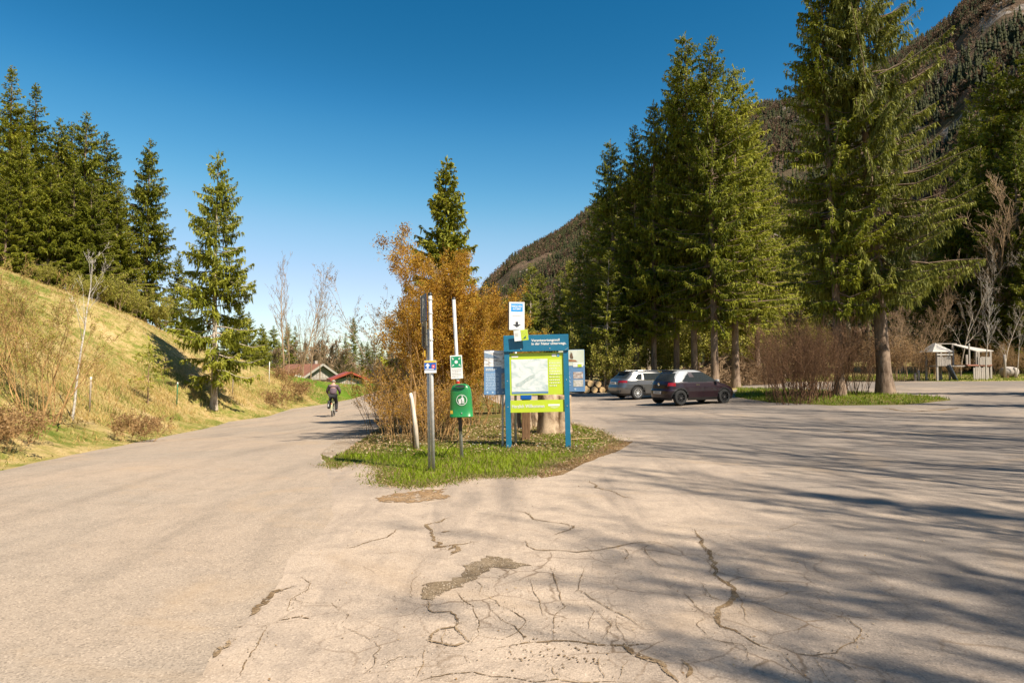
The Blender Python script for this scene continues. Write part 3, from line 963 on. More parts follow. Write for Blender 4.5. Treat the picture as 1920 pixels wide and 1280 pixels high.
# ------------------------------------------------------------------ prototypes, shared by every tree of their kind
SPR = {}
def spruce_proto(key, **kw):
    SPR[key] = (*spruce_mesh(**kw), kw['H'])
spruce_proto('dense', seed=11, H=15, RAD=3.6, bare=0.03, dens=1.35, hang=0.6, tw=1.25)
spruce_proto('dense2', seed=12, H=16, RAD=3.8, bare=0.05, dens=1.3, hang=0.6, tw=1.3, shape=0.75)
spruce_proto('slim', seed=13, H=15, RAD=2.6, bare=0.06, dens=1.0, hang=0.5, tw=1.2, shape=0.9)
spruce_proto('old', seed=14, H=22, RAD=4.2, bare=0.21, dens=0.9, hang=0.75, gap=0.22, tw=1.4, shape=0.72, trunk_r=0.25)
spruce_proto('old2', seed=15, H=22, RAD=3.9, bare=0.20, dens=0.9, hang=0.7, gap=0.26, tw=1.4, shape=0.66, trunk_r=0.24)
spruce_proto('airy', seed=16, H=27, RAD=4.8, bare=0.18, dens=1.25, hang=1.6, gap=0.30, tw=1.0, shape=0.5, sag=0.16, hl=1.3, trunk_r=0.36, whorl=0.55)
spruce_proto('roadside', seed=17, H=12.5, RAD=3.1, bare=0.13, dens=1.35, hang=0.7, gap=0.12, tw=1.25, shape=0.72, trunk_r=0.17, whorl=0.40)
spruce_proto('pointed', seed=18, H=11, RAD=2.5, bare=0.03, dens=2.0, hang=0.6, tw=1.4, whorl=0.30, shape=0.85, pitch=0.1)
spruce_proto('young', seed=19, H=2.2, RAD=0.75, bare=0.36, dens=1.2, hang=0.2, tw=0.55, whorl=0.22, trunk_r=0.025)
spruce_proto('woodland', seed=20, H=18, RAD=2.6, bare=0.30, dens=0.75, hang=0.6, gap=0.2, tw=1.5, shape=0.55, trunk_r=0.19)
spruce_proto('woodland2', seed=21, H=17, RAD=2.4, bare=0.36, dens=0.75, hang=0.6, gap=0.1, tw=1.5, shape=0.6, trunk_r=0.16)

BARE = {}
def bare_proto(key, m, seed, H, r0, **kw):
    sg, tp = bare_segs(seed, H, r0, **kw)
    tm = wood_mesh([segs_arrays(sg[:9])]); cm = wood_mesh([segs_arrays(sg[9:])])
    BARE[key] = (cm, tm, H, m)
bare_proto('tall', M_BARK_PALE, 31, 12, 0.11, levels=3, nb=(30, 8, 5), up=0.55, spread=0.75, wander=0.07, lenf=0.27, start=0.32, stop=0.009)
bare_proto('tall2', M_BARK_PALE, 32, 12, 0.10, levels=3, nb=(26, 8, 5), up=0.5, spread=0.8, wander=0.08, lenf=0.30, start=0.28, stop=0.009)
bare_proto('broad', M_BARK_PALE, 33, 9, 0.075, levels=3, nb=(15, 7, 5), up=0.35, spread=0.95, wander=0.11, lenf=0.40, start=0.2, stop=0.006)
bare_proto('birch', M_BIRCH, 34, 6, 0.05, levels=3, nb=(9, 5, 4), up=0.5, spread=0.7, wander=0.06, lenf=0.36, start=0.45)
bare_proto('verge', M_BARK_PALE, 36, 18, 0.10, levels=3, nb=(30, 8, 4), up=0.7, spread=0.6, wander=0.06, lenf=0.26, start=0.22, stop=0.010)
bare_proto('verge2', M_BARK_PALE, 37, 18, 0.09, levels=3, nb=(26, 9, 4), up=0.7, spread=0.7, wander=0.07, lenf=0.30, start=0.2, stop=0.010)
bare_proto('brown', M_TWIG, 35, 8, 0.10, levels=3, nb=(26, 9, 7), up=0.55, spread=0.85, wander=0.09, lenf=0.38, start=0.08, stop=0.024)

bare_proto('bushy_verge', M_BARK_TAN, 39, 12, 0.08, levels=3, nb=(40, 10, 5), up=0.7, spread=0.6, wander=0.07, lenf=0.24, start=0.3, stop=0.011)
bare_proto('thin_brown', M_TWIG, 38, 8, 0.08, levels=3, nb=(24, 8, 6), up=0.5, spread=0.85, wander=0.09, lenf=0.36, start=0.12, stop=0.008)
_root_count = {}
def tree(name, crown_me, trunk_me, crown_m, trunk_m, loc, scale, rz, label, cat, group, tilt=(0, 0)):
    r = thing(name, label, cat, loc, rz, group, scale)
    r.rotation_euler = (tilt[0], tilt[1], rz)
    for nm, me, m in (('crown', crown_me, crown_m), ('trunk', trunk_me, trunk_m)):
        if me is None:
            continue
        o = bpy.data.objects.new(nm, me)
        if not me.materials:
            me.materials.append(m)
        o.parent = r
        COL.objects.link(o)
        if me.materials[0] != m:
            o.material_slots[0].link = 'OBJECT'
            o.material_slots[0].material = m
    return r

TR = random.Random(77)
def spruce(kind, px, py_top, depth, label, group=None, mat_=None, bark=None, wide=1.0, name='spruce_tree', x=None, base=None, rz=None, tilt=0.012):
    x = xat(px, depth) if x is None else x
    z = float(zt(x, depth)[0]) - 0.08 if base is None else base
    H = hat(py_top, depth) - z
    c, t, h0 = SPR[kind]
    s = H / h0
    return tree(name, c, t, mat_ or M_NEEDLE, bark or M_BARK, (x, depth, z), (s * wide, s * wide, s), TR.uniform(0, 6.28) if rz is None else rz, label, 'tree', group, (TR.gauss(0, tilt), TR.gauss(0, tilt)))

def bare_tree(kind, px, py_top, depth, label, group=None, name='bare_tree', wide=1.0, m=None, tilt=(0, 0), rz=None, cat='tree'):
    x = xat(px, depth)
    z = float(zt(x, depth)[0]) - 0.05
    cm, tm, h0, m0 = BARE[kind]
    s = (hat(py_top, depth) - z) / h0
    return tree(name, cm, tm, m or m0, m or m0, (x, depth, z), (s * wide, s * wide, s), TR.uniform(0, 6.28) if rz is None else rz, label, cat, group, tilt)

def shrub(name, loc, arrs, tips, wm, lm, label, group=None, per=5, size=0.05, wide=0.4, seed=1, tone=(0.5, 0.2), cat='shrub', spread=0.06, rz=0.0, scale=None):
    r = thing(name, label, cat, loc, rz, group, scale)
    put('branches', wood_mesh(arrs), wm, r)
    if lm is not None:
        put('foliage', bud_mesh(tips, per, size, wide, seed, spread, tone), lm, r)
    return r

def copy_thing(src, loc, label, rz=0.0, scale=None, group=None):
    c = src.copy(); COL.objects.link(c)
    c.location = loc; c.rotation_euler = (0, 0, rz)
    if scale:
        c.scale = scale
    c['label'] = label
    if group:
        c['group'] = group
    for k in list(src.children):
        d = k.copy(); COL.objects.link(d); d.parent = c
        for g in k.children:
            e = g.copy(); COL.objects.link(e); e.parent = d
    return c
# ------------------------------------------------------------------ spruces on the left hill
GH = 'dark spruces on the crest of the left hill'
hill_tops = [  # px, top row, distance, kind, width, label
    (8, 118, 46, 'slim', 1.25, 'tallest spruce at the left edge of the hill wood, its thin top against the sky'),
    (60, 152, 49, 'slim', 1.2, 'slim spruce with a thin spire, second from the left edge of the hill wood'),
    (100, 216, 50, 'dense', 1.1, 'short blunt spruce between the two spires and the middle of the hill wood'),
    (126, 226, 52, 'slim', 1.2, 'narrow spruce just left of the middle spire of the hill wood'),
    (152, 206, 50, 'dense2', 0.95, 'spruce with the middle spire of the hill wood, full dark crown'),
    (186, 244, 52, 'dense', 1.05, 'right shoulder spruce of the hill wood, wide drooping right side'),
    (270, 256, 54, 'dense2', 0.95, 'dark pointed spruce standing alone right of the hill wood'),
]
for px, top, d, k, wd, lab in hill_tops:
    spruce(k, px, top, d, lab, GH, M_NEEDLE_DARK if d > 51 else M_NEEDLE, wide=wd)
for px, top, d, k in [(30, 250, 44, 'dense'), (84, 290, 45, 'dense2'), (135, 305, 46, 'dense'), (170, 330, 46.5, 'dense2'), (212, 335, 50, 'dense'),
                      (-40, 150, 47, 'slim'), (-85, 190, 47, 'dense'), (-130, 120, 48, 'dense2'), (-190, 160, 49, 'slim'), (-250, 140, 50, 'dense'), (-320, 150, 51, 'dense2'),
                      (20, 190, 55, 'dense2'), (110, 250, 58, 'dense'), (215, 300, 57, 'slim'), (-60, 300, 44, 'dense2'), (5, 330, 43, 'dense')]:
    spruce(k, px, top, d, 'full dark green spruce in the closed front of the hill wood at far left', GH, M_NEEDLE, wide=1.15)
for px, top, d, k, wd in [(330, 470, 62, 'dense', 0.9), (352, 520, 66, 'slim', 1.3), (470, 585, 78, 'dense', 1.0), (492, 606, 84, 'dense2', 1.0), (448, 560, 72, 'dense2', 1.0), (425, 590, 80, 'dense', 1.1)]:
    spruce(k, px, top, d, 'small dark spruce on the falling end of the hill, behind the roadside spruce', 'small spruces behind the roadside spruce', M_NEEDLE, wide=wd)

RS = spruce('roadside', 405, 283, 34.2, 'sunlit yellow green spruce with bare lower trunk beside the left road edge', None, M_NEEDLE_LIGHT, M_BARK_PALE, x=-14.9, rz=0.8, tilt=0.0, wide=0.86)
spruce('young', 279, 640, 27.0, 'waist-thin young spruce sapling with a bare stem on the roadside bank', None, M_NEEDLE_LIGHT, M_BARK_TAN, rz=0.3)
spruce('pointed', 832, 290, 24.5, 'pointed green spruce rising out of the golden bushes on the traffic island', None, M_NEEDLE, rz=1.0, tilt=0.0, wide=1.05)

# ------------------------------------------------------------------ tall spruces right of the centre
GR = 'tall spruces behind the parked cars'
for px, top, d, k, m, wd, lab in [
    (1340, 60, 44, 'old', M_NEEDLE, 0.95, 'tall spruce with a thick pale trunk directly behind the small dark car'),
    (1379, 118, 45.5, 'old2', M_NEEDLE_LIGHT, 1.1, 'tall spruce with pale trunk at the nose of the small dark car'),
    (1303, 58, 47, 'old2', M_NEEDLE, 0.9, 'tallest spruce of the group behind the cars, its spire left of the twin top'),
    (1268, 96, 48, 'old', M_NEEDLE, 0.85, 'tall spruce with thin brownish top left of the tallest spire'),
    (1226, 184, 48, 'old2', M_NEEDLE, 0.95, 'spruce stepping down left of the tallest spires, above the dark car roof'),
    (1194, 232, 49, 'old', M_NEEDLE_DARK, 0.9, 'dark spruce above the silver car, second from the left end of the group'),
    (1154, 255, 50, 'old2', M_NEEDLE, 0.95, 'leftmost spruce of the tall group with its open left side against the sky'),
    (1420, 230, 50, 'old', M_NEEDLE_LIGHT, 1.0, 'light green spruce between the tall group and the pair on the grass island')]:
    spruce(k, px, top, d, lab, GR, m, M_BARK, wide=wd)
spruce('airy', 1664, -250, 32.5, 'largest spruce, airy hanging branches and thick bare trunk on the grass island', None, M_NEEDLE_GREY, M_BARK, x=17.76, rz=0.0, tilt=0.0).rotation_euler = (0.0, -0.055, 0.0)
_a2 = spruce('old2', 1577, -95, 32.3, 'slimmer dark spruce left of the largest one on the grass island', None, M_NEEDLE, M_BARK, x=15.5, rz=2.4, tilt=0.0, wide=0.92)
_a2.rotation_euler = (0.01, 0.03, 2.4)

GW = 'woodland spruces with bare lower trunks behind the parking lot'
wood = [(1128, 372, 52, 0), (1098, 440, 54, 1), (1072, 486, 58, 0), (1048, 508, 60, 1), (1020, 512, 62, 0), (992, 494, 60, 1), (968, 540, 64, 0), (945, 560, 66, 1), (925, 590, 68, 0),
        (1136, 470, 47, 1), (1108, 520, 49, 0), (1160, 360, 56, 0), (1185, 330, 58, 1), (1215, 300, 60, 0), (1245, 320, 57, 1), (1285, 260, 62, 0), (1325, 280, 60, 1), (1365, 300, 63, 0),
        (1402, 330, 58, 1), (1440, 340, 61, 0), (1470, 360, 57, 1), (1505, 380, 62, 0), (1545, 370, 58, 1), (1590, 330, 64, 0), (1630, 360, 60, 1), (1690, 420, 63, 0), (1735, 430, 62, 1), (1770, 440, 66, 0),
        (1060, 560, 72, 0), (1005, 560, 75, 1), (900, 620, 78, 0), (955, 600, 80, 1), (1150, 500, 70, 0), (1230, 480, 72, 1), (1310, 470, 74, 0), (1390, 460, 73, 1), (1460, 470, 72, 0), (1530, 480, 75, 1)]
for i, (px, top, d, k) in enumerate(wood):
    spruce(('woodland', 'woodland2')[k], px, top, d, 'spruce of the dark wood behind the parked cars and the notice board', GW, (M_NEEDLE, M_NEEDLE_DARK, M_NEEDLE_LIGHT)[i % 3], (M_BARK, M_BARK_PALE)[i % 2], wide=1.15)
GF = 'dark spruces at the right edge behind the playhouse'  # needles coloured darker here to paint in the shade of this wood
for px, top, d, k, wd, lab in [(1884, 100, 62, 'dense2', 1.0, 'big dark spruce with a clear pointed top above the playhouse at the right edge'), (1836, 190, 66, 'dense', 0.95, 'dark spruce half hidden left of the big one at the right edge')]:
    spruce(k, px, top, d, lab, GF, M_NEEDLE_DARK, wide=wd)
for px, top, d, k in [(1950, 60, 60, 'dense'), (2010, 90, 58, 'dense2'), (1920, 250, 55, 'dense'), (1862, 330, 57, 'dense2'), (2080, 40, 60, 'dense2'), (2160, 60, 62, 'dense'), (1800, 400, 64, 'dense'), (1985, 300, 52, 'dense2'), (2250, 40, 60, 'dense'), (2350, 40, 58, 'dense2'), (1760, 520, 58, 'dense2'), (1898, 430, 53, 'slim'), (1945, 420, 51, 'dense'), (1815, 300, 60, 'dense'), (1852, 270, 60, 'dense2'), (1912, 210, 58, 'dense'), (1790, 350, 62, 'dense2'), (1875, 380, 56, 'dense')]:
    spruce(k, px, top, d, 'dark spruce in the shaded wood behind the playhouse', GF, M_NEEDLE_DARK, wide=1.1)

# ------------------------------------------------------------------ far trees beyond the barns
GD = 'far spruces beyond the barns'
for px, top, d, k, wd, lab in [(662, 594, 118, 'old2', 0.85, 'tallest far spruce, open grey green crown, right of the barns')]:
    spruce(k, px, top, d, lab, GD, M_NEEDLE, wide=wd)
for px, top, d, k, wd in [(646, 622, 122, 'slim', 1.2), (690, 640, 126, 'old', 1.1), (703, 628, 130, 'slim', 1.5), (716, 648, 128, 'old2', 1.1), (733, 640, 132, 'dense', 1.3), (678, 640, 128, 'old2', 1.0),
                          (540, 606, 120, 'dense', 1.0), (556, 610, 124, 'slim', 1.2), (512, 610, 112, 'dense2', 1.1), (524, 640, 130, 'dense', 1.3), (590, 655, 140, 'dense', 1.2), (572, 640, 132, 'slim', 1.2), (496, 622, 118, 'dense', 1.0),
                          (755, 640, 128, 'old', 1.2), (780, 640, 124, 'dense', 1.2), (810, 634, 122, 'old2', 1.3), (840, 630, 118, 'dense', 1.2), (870, 622, 112, 'old', 1.2), (895, 616, 104, 'dense2', 1.2), (633, 650, 150, 'dense', 1.3), (606, 648, 145, 'old2', 1.3), (480, 640, 124, 'dense2', 1.3), (462, 640, 120, 'dense', 1.2), (545, 650, 140, 'old', 1.3)]:
    spruce(k, px, top, d, 'distant spruce in the tree line at the end of the road', GD, TR.choice([M_NEEDLE, M_NEEDLE_LIGHT]), wide=wd)

# ------------------------------------------------------------------ leafless trees
GB = 'tall leafless trees beside the barns'
bare_tree('tall', 532, 492, 70, 'tall straight leafless tree with pale trunk, left one above the barn roof', GB, wide=0.8, m=M_BARK_TAN)
bare_tree('tall2', 541, 545, 72, 'thin leafless tree leaning on the right of the left pale trunk', GB, wide=0.6, m=M_BARK_TAN)
bare_tree('tall2', 566, 505, 62, 'leafless tree with leaning pale trunk right in front of the barn', GB, tilt=(0.0, 0.075), rz=0.0, wide=0.85, m=M_BARK_TAN)
bare_tree('tall', 583, 545, 66, 'upright leafless tree just right of the leaning pale trunk', GB, wide=0.8, m=M_BARK_TAN)
for px, top, d in [(562, 590, 68), (570, 600, 72), (600, 560, 64)]:
    bare_tree('tall2', px, top, d, 'slender leafless pole of a tree beside the brown barn roof', GB, wide=0.7, m=M_BARK_TAN)
for px, top, d, wd in [(624, 640, 108, 1.0), (612, 650, 112, 1.1), (640, 655, 105, 1.2), (598, 660, 104, 1.0), (520, 655, 100, 1.2), (550, 665, 102, 1.1), (700, 672, 112, 1.2), (722, 668, 110, 1.2), (684, 676, 114, 1.2), (745, 660, 108, 1.3), (606, 645, 118, 1.3), (618, 640, 126, 1.3), (632, 648, 122, 1.3), (590, 648, 116, 1.3), (645, 660, 125, 1.3), (655, 668, 118, 1.2), (575, 650, 112, 1.2)]:
    bare_tree('brown', px, top, d, 'brown leafless broad tree around the barns at the end of the road', 'brown leafless trees around the barns', wide=wd, m=M_BARK_TAN)
bare_tree('birch', 138, 478, 17.6, 'white stemmed leafless birch leaning right on the roadside bank', None, 'birch_tree', tilt=(0.0, 0.21), rz=0.0)
GP = 'leafless trees around the playhouse'
bare_tree('tall', 1848, 540, 44.5, 'white thin leafless tree touching the right side of the playhouse', GP, m=M_BIRCH, wide=0.9)
bare_tree('broad', 1800, 470, 50, 'pale crooked leafless tree behind the roof gap of the playhouse', GP, m=M_BARK_PALE, wide=0.7)
bare_tree('broad', 1880, 560, 47, 'short leafless tree with long level branches right of the playhouse', GP, m=M_BARK_PALE, wide=0.8)
bare_tree('broad', 1752, 490, 52, 'pale leafless tree behind the pointed playhouse roof', GP, m=M_BARK_TAN, wide=0.7)
bare_tree('birch', 1905, 600, 46, 'small white leafless tree at the right picture edge', GP, m=M_BIRCH)
for px, top, d in [(1862, 380, 55), (1825, 440, 55), (1740, 570, 54), (1700, 580, 52), (1680, 590, 50), (1655, 600, 52), (1630, 610, 54), (1720, 600, 50)]:
    bare_tree('thin_brown', px, top, d, 'brown twiggy leafless tree between the island spruces and the playhouse wood', 'brown twiggy trees by the playhouse', m=M_BARK_TAN)
# leafless trees out of frame on the right verge: their branch shadows cross the parking lot
GO = 'leafless trees on the right verge'
for x, y, k, H, wd in [(x_, y_, k_, min(h_, (x_ - (2.0 if y_ < 0 else 3.0)) / 0.634), w_) for x_, y_, k_, h_, w_ in [(7.9, -2.2, 'verge', 14, 1.3), (8.6, -3.4, 'verge2', 15, 1.3), (10.4, -3.6, 'verge', 16, 1.2), (11.0, -1.9, 'verge2', 17, 1.2), (12.6, -3.0, 'verge', 19, 1.2), (9.9, -1.4, 'verge2', 15, 1.2), (9.4, -2.5, 'verge', 17, 1.0), (10.2, 0.2, 'verge2', 19, 1.0), (11.2, 2.4, 'verge', 18, 1.0), (12.2, 4.4, 'verge2', 20, 1.0), (13.4, 6.8, 'verge', 21, 1.0), (15.0, 8.6, 'verge2', 17, 1.0), (16.6, 10.8, 'verge', 19, 1.0), (18.6, 13.2, 'verge2', 18, 1.0), (9.0, -5.5, 'verge', 20, 1.0), (12.4, -1.0, 'verge2', 23, 1.0), (14.6, 2.2, 'verge', 19, 1.0), (16.4, 5.0, 'verge2', 21, 1.0), (18.6, 7.6, 'verge', 20, 1.0), (20.6, 10.2, 'verge2', 22, 1.0), (21.6, 16.0, 'verge', 23, 1.0), (24.4, 19.6, 'verge2', 19, 1.0), (23.2, 12.8, 'verge', 21, 1.0), (11.8, -4.2, 'verge2', 20, 1.0), (15.8, -0.8, 'verge', 22, 1.0), (19.4, 3.0, 'verge2', 23, 1.0), (22.4, 6.4, 'verge', 19, 1.0)]]:
    cm, tm, h0, m0 = BARE[k]
    s = H / h0
    tree('bare_tree', cm, tm, m0, m0, (x, y, float(zt(x, y)[0]) - 0.05), (s * wd, s * wd, s), TR.uniform(0, 6.28), 'tall leafless tree on the verge right of the parking lot', 'tree', GO)
for tx, ty, H, wd in [(2.2, 4.0, 9.5, 1.0), (2.9, 5.0, 12, 0.9), (3.0, 4.1, 11, 0.9), (3.6, 6.2, 14, 0.9), (2.4, 3.5, 8.5, 1.0)]:
    cm, tm, h0, m0 = BARE['bushy_verge']
    s = H / h0; x, y = tx + 0.634 * H, ty - 0.55 * H
    tree('bare_tree', cm, tm, M_BARK_TAN, M_BARK_TAN, (x, y, float(zt(x, y)[0]) - 0.05), (s * wd * 0.7, s * wd * 0.7, s), TR.uniform(0, 6.28), 'bushy leafless tree on the verge close behind the camera', 'tree', 'bushy leafless trees on the near right verge')
for x, y, k, H in [(27.5, 15.5, 'slim', 20), (29.5, 22.5, 'slim', 20), (17.0, -2.5, 'slim', 21)]:
    c, t, h0 = SPR[k]
    s = H / h0
    tree('spruce_tree', c, t, M_NEEDLE, M_BARK, (x, y, float(zt(x, y)[0])), (s * .8, s * .8, s), TR.uniform(0, 6), 'slim spruce on the verge right of the parking lot', 'tree', 'slim spruces on the right verge')

# ------------------------------------------------------------------ shrubs
arrs, tips = shrub_parts(3, 14, 4.5, 0.22, 0.026, 3, (11, 6, 4), 0.5, 0.40, 0.45, 0.10)
GS1 = shrub('golden_shrub', on_ground(xat(815, 17.6), 17.6), arrs, tips, M_TWIG, M_GOLD, 'tall golden budding shrub behind the parking sign on the traffic island', 'golden budding shrubs on the traffic island', 26, 0.042, 0.36, 1, (0.5, 0.25), spread=0.13)
arrs2, tips2 = shrub_parts(4, 9, 4.2, 0.45, 0.026, 3, (10, 6, 4), 0.5, 0.42, 0.4, 0.10)
g2 = shrub('golden_shrub', on_ground(xat(884, 21), 21), arrs2, tips2, M_TWIG, M_GOLD, 'golden budding shrub right of the green bin, behind the left info panel', 'golden budding shrubs on the traffic island', 24, 0.042, 0.36, 2, (0.6, 0.25), spread=0.13)
copy_thing(g2, on_ground(xat(935, 27.5), 27.5), 'golden budding shrub behind the ticket machine sign', 2.0, (1.05, 1.05, 0.95))
copy_thing(GS1, on_ground(xat(846, 29), 29), 'golden budding shrub at the back of the island, under the pointed spruce', 1.0, (1.2, 1.2, 0.95))
copy_thing(g2, on_ground(xat(800, 24), 24), 'golden budding shrub between the tall one and the pointed spruce', 4.0, (1.0, 1.0, 0.95))
copy_thing(GS1, on_ground(xat(880, 38), 38), 'golden budding shrub farthest along the island towards the wood', 3.0, (1.1, 1.1, 0.85))
arrs, tips = shrub_parts(5, 6, 4.7, 0.62, 0.026, 3, (9, 6, 5), 0.35, 0.38, 0.3, 0.10)
shrub('bare_shrub', on_ground(xat(772, 19.2), 19.2), arrs, tips, M_BARK_PALE, M_BROWNLEAF, 'tall leafless grey pink shrub spreading left of the golden one over the road', None, 2, 0.035, 0.4, 3, (0.7, 0.15), spread=0.05)
arrs, tips = shrub_parts(6, 42, 1.55, 0.55, 0.009, 2, (6, 4), 0.75, 0.4, 0.35, 0.12)
BR1 = shrub('brushwood', on_ground(xat(772, 16.1), 16.1), arrs, tips, M_TWIG, M_GOLD, 'low brown brushwood behind the white stake', 'brown brushwood on the traffic island', 4, 0.034, 0.36, 4, (0.3, 0.2), spread=0.05)
copy_thing(BR1, on_ground(xat(822, 16.6), 16.6), 'low brown brushwood behind the parking sign posts', 1.3, (1, 1, 1.1))
copy_thing(BR1, on_ground(xat(745, 19.5), 19.5), 'low brown brushwood leaning over the road edge of the island', 2.6, (1.1, 1.1, 1.25))
copy_thing(BR1, on_ground(xat(745, 25), 25), 'low brown brushwood at the far road side of the island', 4.1, (1.2, 1.2, 1.5))
copy_thing(BR1, on_ground(xat(770, 33), 33), 'brown brushwood at the bend of the road', 0.6, (1.5, 1.5, 1.9))
copy_thing(BR1, on_ground(xat(860, 20.5), 20.5), 'low brown brushwood right behind the green bin', 5.2, (1.0, 1.0, 1.0))
# a thin whip in the stake
arrs, tips = shrub_parts(7, 1, 2.9, 0.06, 0.011, 1, (5,), 0.03, 0.25, 0.9, 0.03, 0.2)
shrub('sapling', on_ground(xat(772, 14.4), 14.4), arrs, tips, M_BARK_TAN, None, 'thin yellow whip of a sapling tied to the white stake')

# left bank
arrs, tips = shrub_parts(8, 13, 3.5, 0.32, 0.022, 3, (8, 6, 4), 0.40, 0.40, 0.45, 0.10)
WB = shrub('willow_bush', on_ground(-10.95, 15.9), arrs, tips, M_TWIG, M_SPRING, 'many stemmed willow bush with brown stems left of the white birch', 'budding willow bushes on the bank', 3, 0.030, 0.42, 5, (0.5, 0.2), spread=0.06)
copy_thing(WB, on_ground(-11.9, 14.8), 'willow bush with greener shoots cut by the left picture edge', 1.7, (1.0, 1.0, 0.85))
copy_thing(WB, on_ground(-12.6, 16.6), 'willow bush higher up the bank behind the left edge bush', 3.0, (0.8, 0.8, 0.7))
arrs, tips = shrub_parts(9, 3, 2.3, 0.25, 0.014, 2, (7, 4), 0.35, 0.4, 0.4, 0.1)
SB = shrub('bare_sapling', on_ground(xat(196, 20.5), 20.5), arrs, tips, M_TWIG, M_SPRING, 'thin leafless saplings between the birch and the young spruce', None, 2, 0.03, 0.4, 6, (0.5, 0.2), spread=0.05)
arrs, tips = shrub_parts(10, 12, 2.2, 0.5, 0.014, 2, (8, 5), 0.5, 0.4, 0.4, 0.12)
for _x, _y, _s, _l in [(-10.6, 18.6, 0.9, 'thin leafless saplings right beside the white birch'), (-11.6, 23.0, 0.8, 'thin leafless saplings right of the young spruce'), (-10.2, 14.3, 0.9, 'thin leafless saplings in front of the many stemmed willow'), (-14.6, 40.5, 0.9, 'thin leafless saplings on the bank beyond the roadside spruce')]:
    copy_thing(SB, on_ground(_x, _y), _l, TR.uniform(0, 6), (_s, _s, _s), 'thin leafless saplings on the bank')
CB = shrub('crest_bush', on_ground(xat(215, 42), 42), arrs, tips, M_BARK_TAN, M_SPRING, 'yellow green bush on the hill crest under the middle spruces', 'yellow green bushes along the hill crest', 8, 0.07, 0.5, 7, (0.45, 0.2), spread=0.12)
for px, d, s, lab in [(80, 42.5, 0.6, 'yellow green bush on the hill crest nearest the left edge'), (140, 42.5, 0.7, 'yellow green bush on the hill crest under the left spires'), (255, 45, 0.9, 'yellow green bush on the hill crest under the lone dark spruce'), (175, 41.5, 0.8, 'small yellow green bush between two bigger ones on the hill crest'), (300, 47, 1.0, 'yellow green bush at the low end of the hill crest')]:
    copy_thing(CB, on_ground(xat(px, d), d), lab, TR.uniform(0, 6), (s, s, s))
arrs, tips = shrub_parts(11, 26, 0.75, 0.8, 0.006, 2, (5, 4), 0.5, 0.4, 0.3, 0.14)
DB = shrub('dead_brush', on_ground(-9.6, 12.6), arrs, tips, M_TWIG, M_BROWNLEAF, 'heap of dead brown twigs at the road edge, near left corner', 'dead brush along the left road edge', 3, 0.04, 0.5, 8, (0.55, 0.2), spread=0.06)
for x, y, s, lab in [(-10.0, 13.9, 1.1, 'dead brown brush below the many stemmed willow'), (-9.8, 17.8, 1.0, 'dead brown brush right of the white birch foot'), (-11.2, 20.6, 0.9, 'dead brown brush below the young spruce'), (-9.9, 11.0, 1.2, 'dead brown brush cut by the left picture edge'), (-15.0, 47, 1.9, 'brown brush heap near the cyclist, at the foot of the leaning bare tree'), (-14.6, 43, 1.6, 'brown brush on the bank left of the cyclist'), (-16.6, 51, 1.9, 'brown brush on the bank above the cyclist')]:
    copy_thing(DB, on_ground(x, y), lab, TR.uniform(0, 6), (s, s, s))

# thicket on the right grass island
arrs, tips = shrub_parts(12, 30, 3.3, 0.5, 0.016, 2, (10, 6), 0.8, 0.4, 0.4, 0.11)
TH = shrub('thicket_bush', on_ground(xat(1480, 29), 29), arrs, tips, M_TWIG_RED, M_BROWNLEAF, 'dense dark brown leafless bush at the left end of the grass island', 'brown leafless bushes on the grass island', 2, 0.04, 0.35, 9, (0.05, 0.1), spread=0.08)
for px, d, s, lab in [(1522, 29.5, 1.05, 'dense brown leafless bush left of the slim island spruce'), (1462, 30.5, 0.95, 'low brown leafless bush nearest the small dark car'), (1556, 32.5, 1.0, 'brown leafless bush against the slim island spruce trunk'), (1600, 33.5, 0.95, 'brown leafless bush between the two island spruce trunks'), (1500, 34, 1.2, 'brown leafless bush at the back of the grass island'), (1492, 27.6, 0.95, 'brown leafless bush at the front edge of the grass island'), (1532, 31.5, 1.15, 'tall brown leafless bush in the middle of the island thicket')]:
    copy_thing(TH, on_ground(xat(px, d), d), lab, TR.uniform(0, 6), (s, s, s))
arrs, tips = shrub_parts(13, 22, 2.6, 0.55, 0.014, 2, (9, 5), 0.8, 0.4, 0.4, 0.12)
TT = shrub('tan_bush', on_ground(xat(1660, 48), 48), arrs, tips, M_BARK_TAN, M_BROWNLEAF, 'tan leafless bush right behind the thickest trunk', 'tan leafless bushes along the far lot edge', 4, 0.055, 0.4, 10, (0.75, 0.15), spread=0.1)
for px, d, s, lab in [(1690, 47, 1.2, 'tan leafless bush right of the thickest trunk'), (1720, 47.5, 1.0, 'tan leafless bush left of the playhouse'), (1745, 48.5, 0.8, 'low tan bush under the pointed playhouse roof'), (1630, 49, 1.3, 'tan leafless bush left of the thickest trunk'), (1782, 48.5, 0.7, 'low tan bush under the playhouse gap'), (1870, 49, 0.9, 'low tan bush right of the playhouse'), (1905, 48, 0.8, 'low tan bush at the right picture edge')]:
    copy_thing(TT, on_ground(xat(px, d), d), lab, TR.uniform(0, 6), (s, s, s))
arrs, tips = shrub_parts(14, 14, 3.4, 0.45, 0.016, 2, (9, 5), 0.8, 0.4, 0.4, 0.12)
UG = shrub('understory_bush', on_ground(xat(1150, 46), 46), arrs, tips, M_BARK_TAN, M_SPRING, 'sunlit green undergrowth bush behind the silver car', 'green undergrowth in the wood behind the cars', 8, 0.10, 0.5, 11, (0.25, 0.2), spread=0.2)
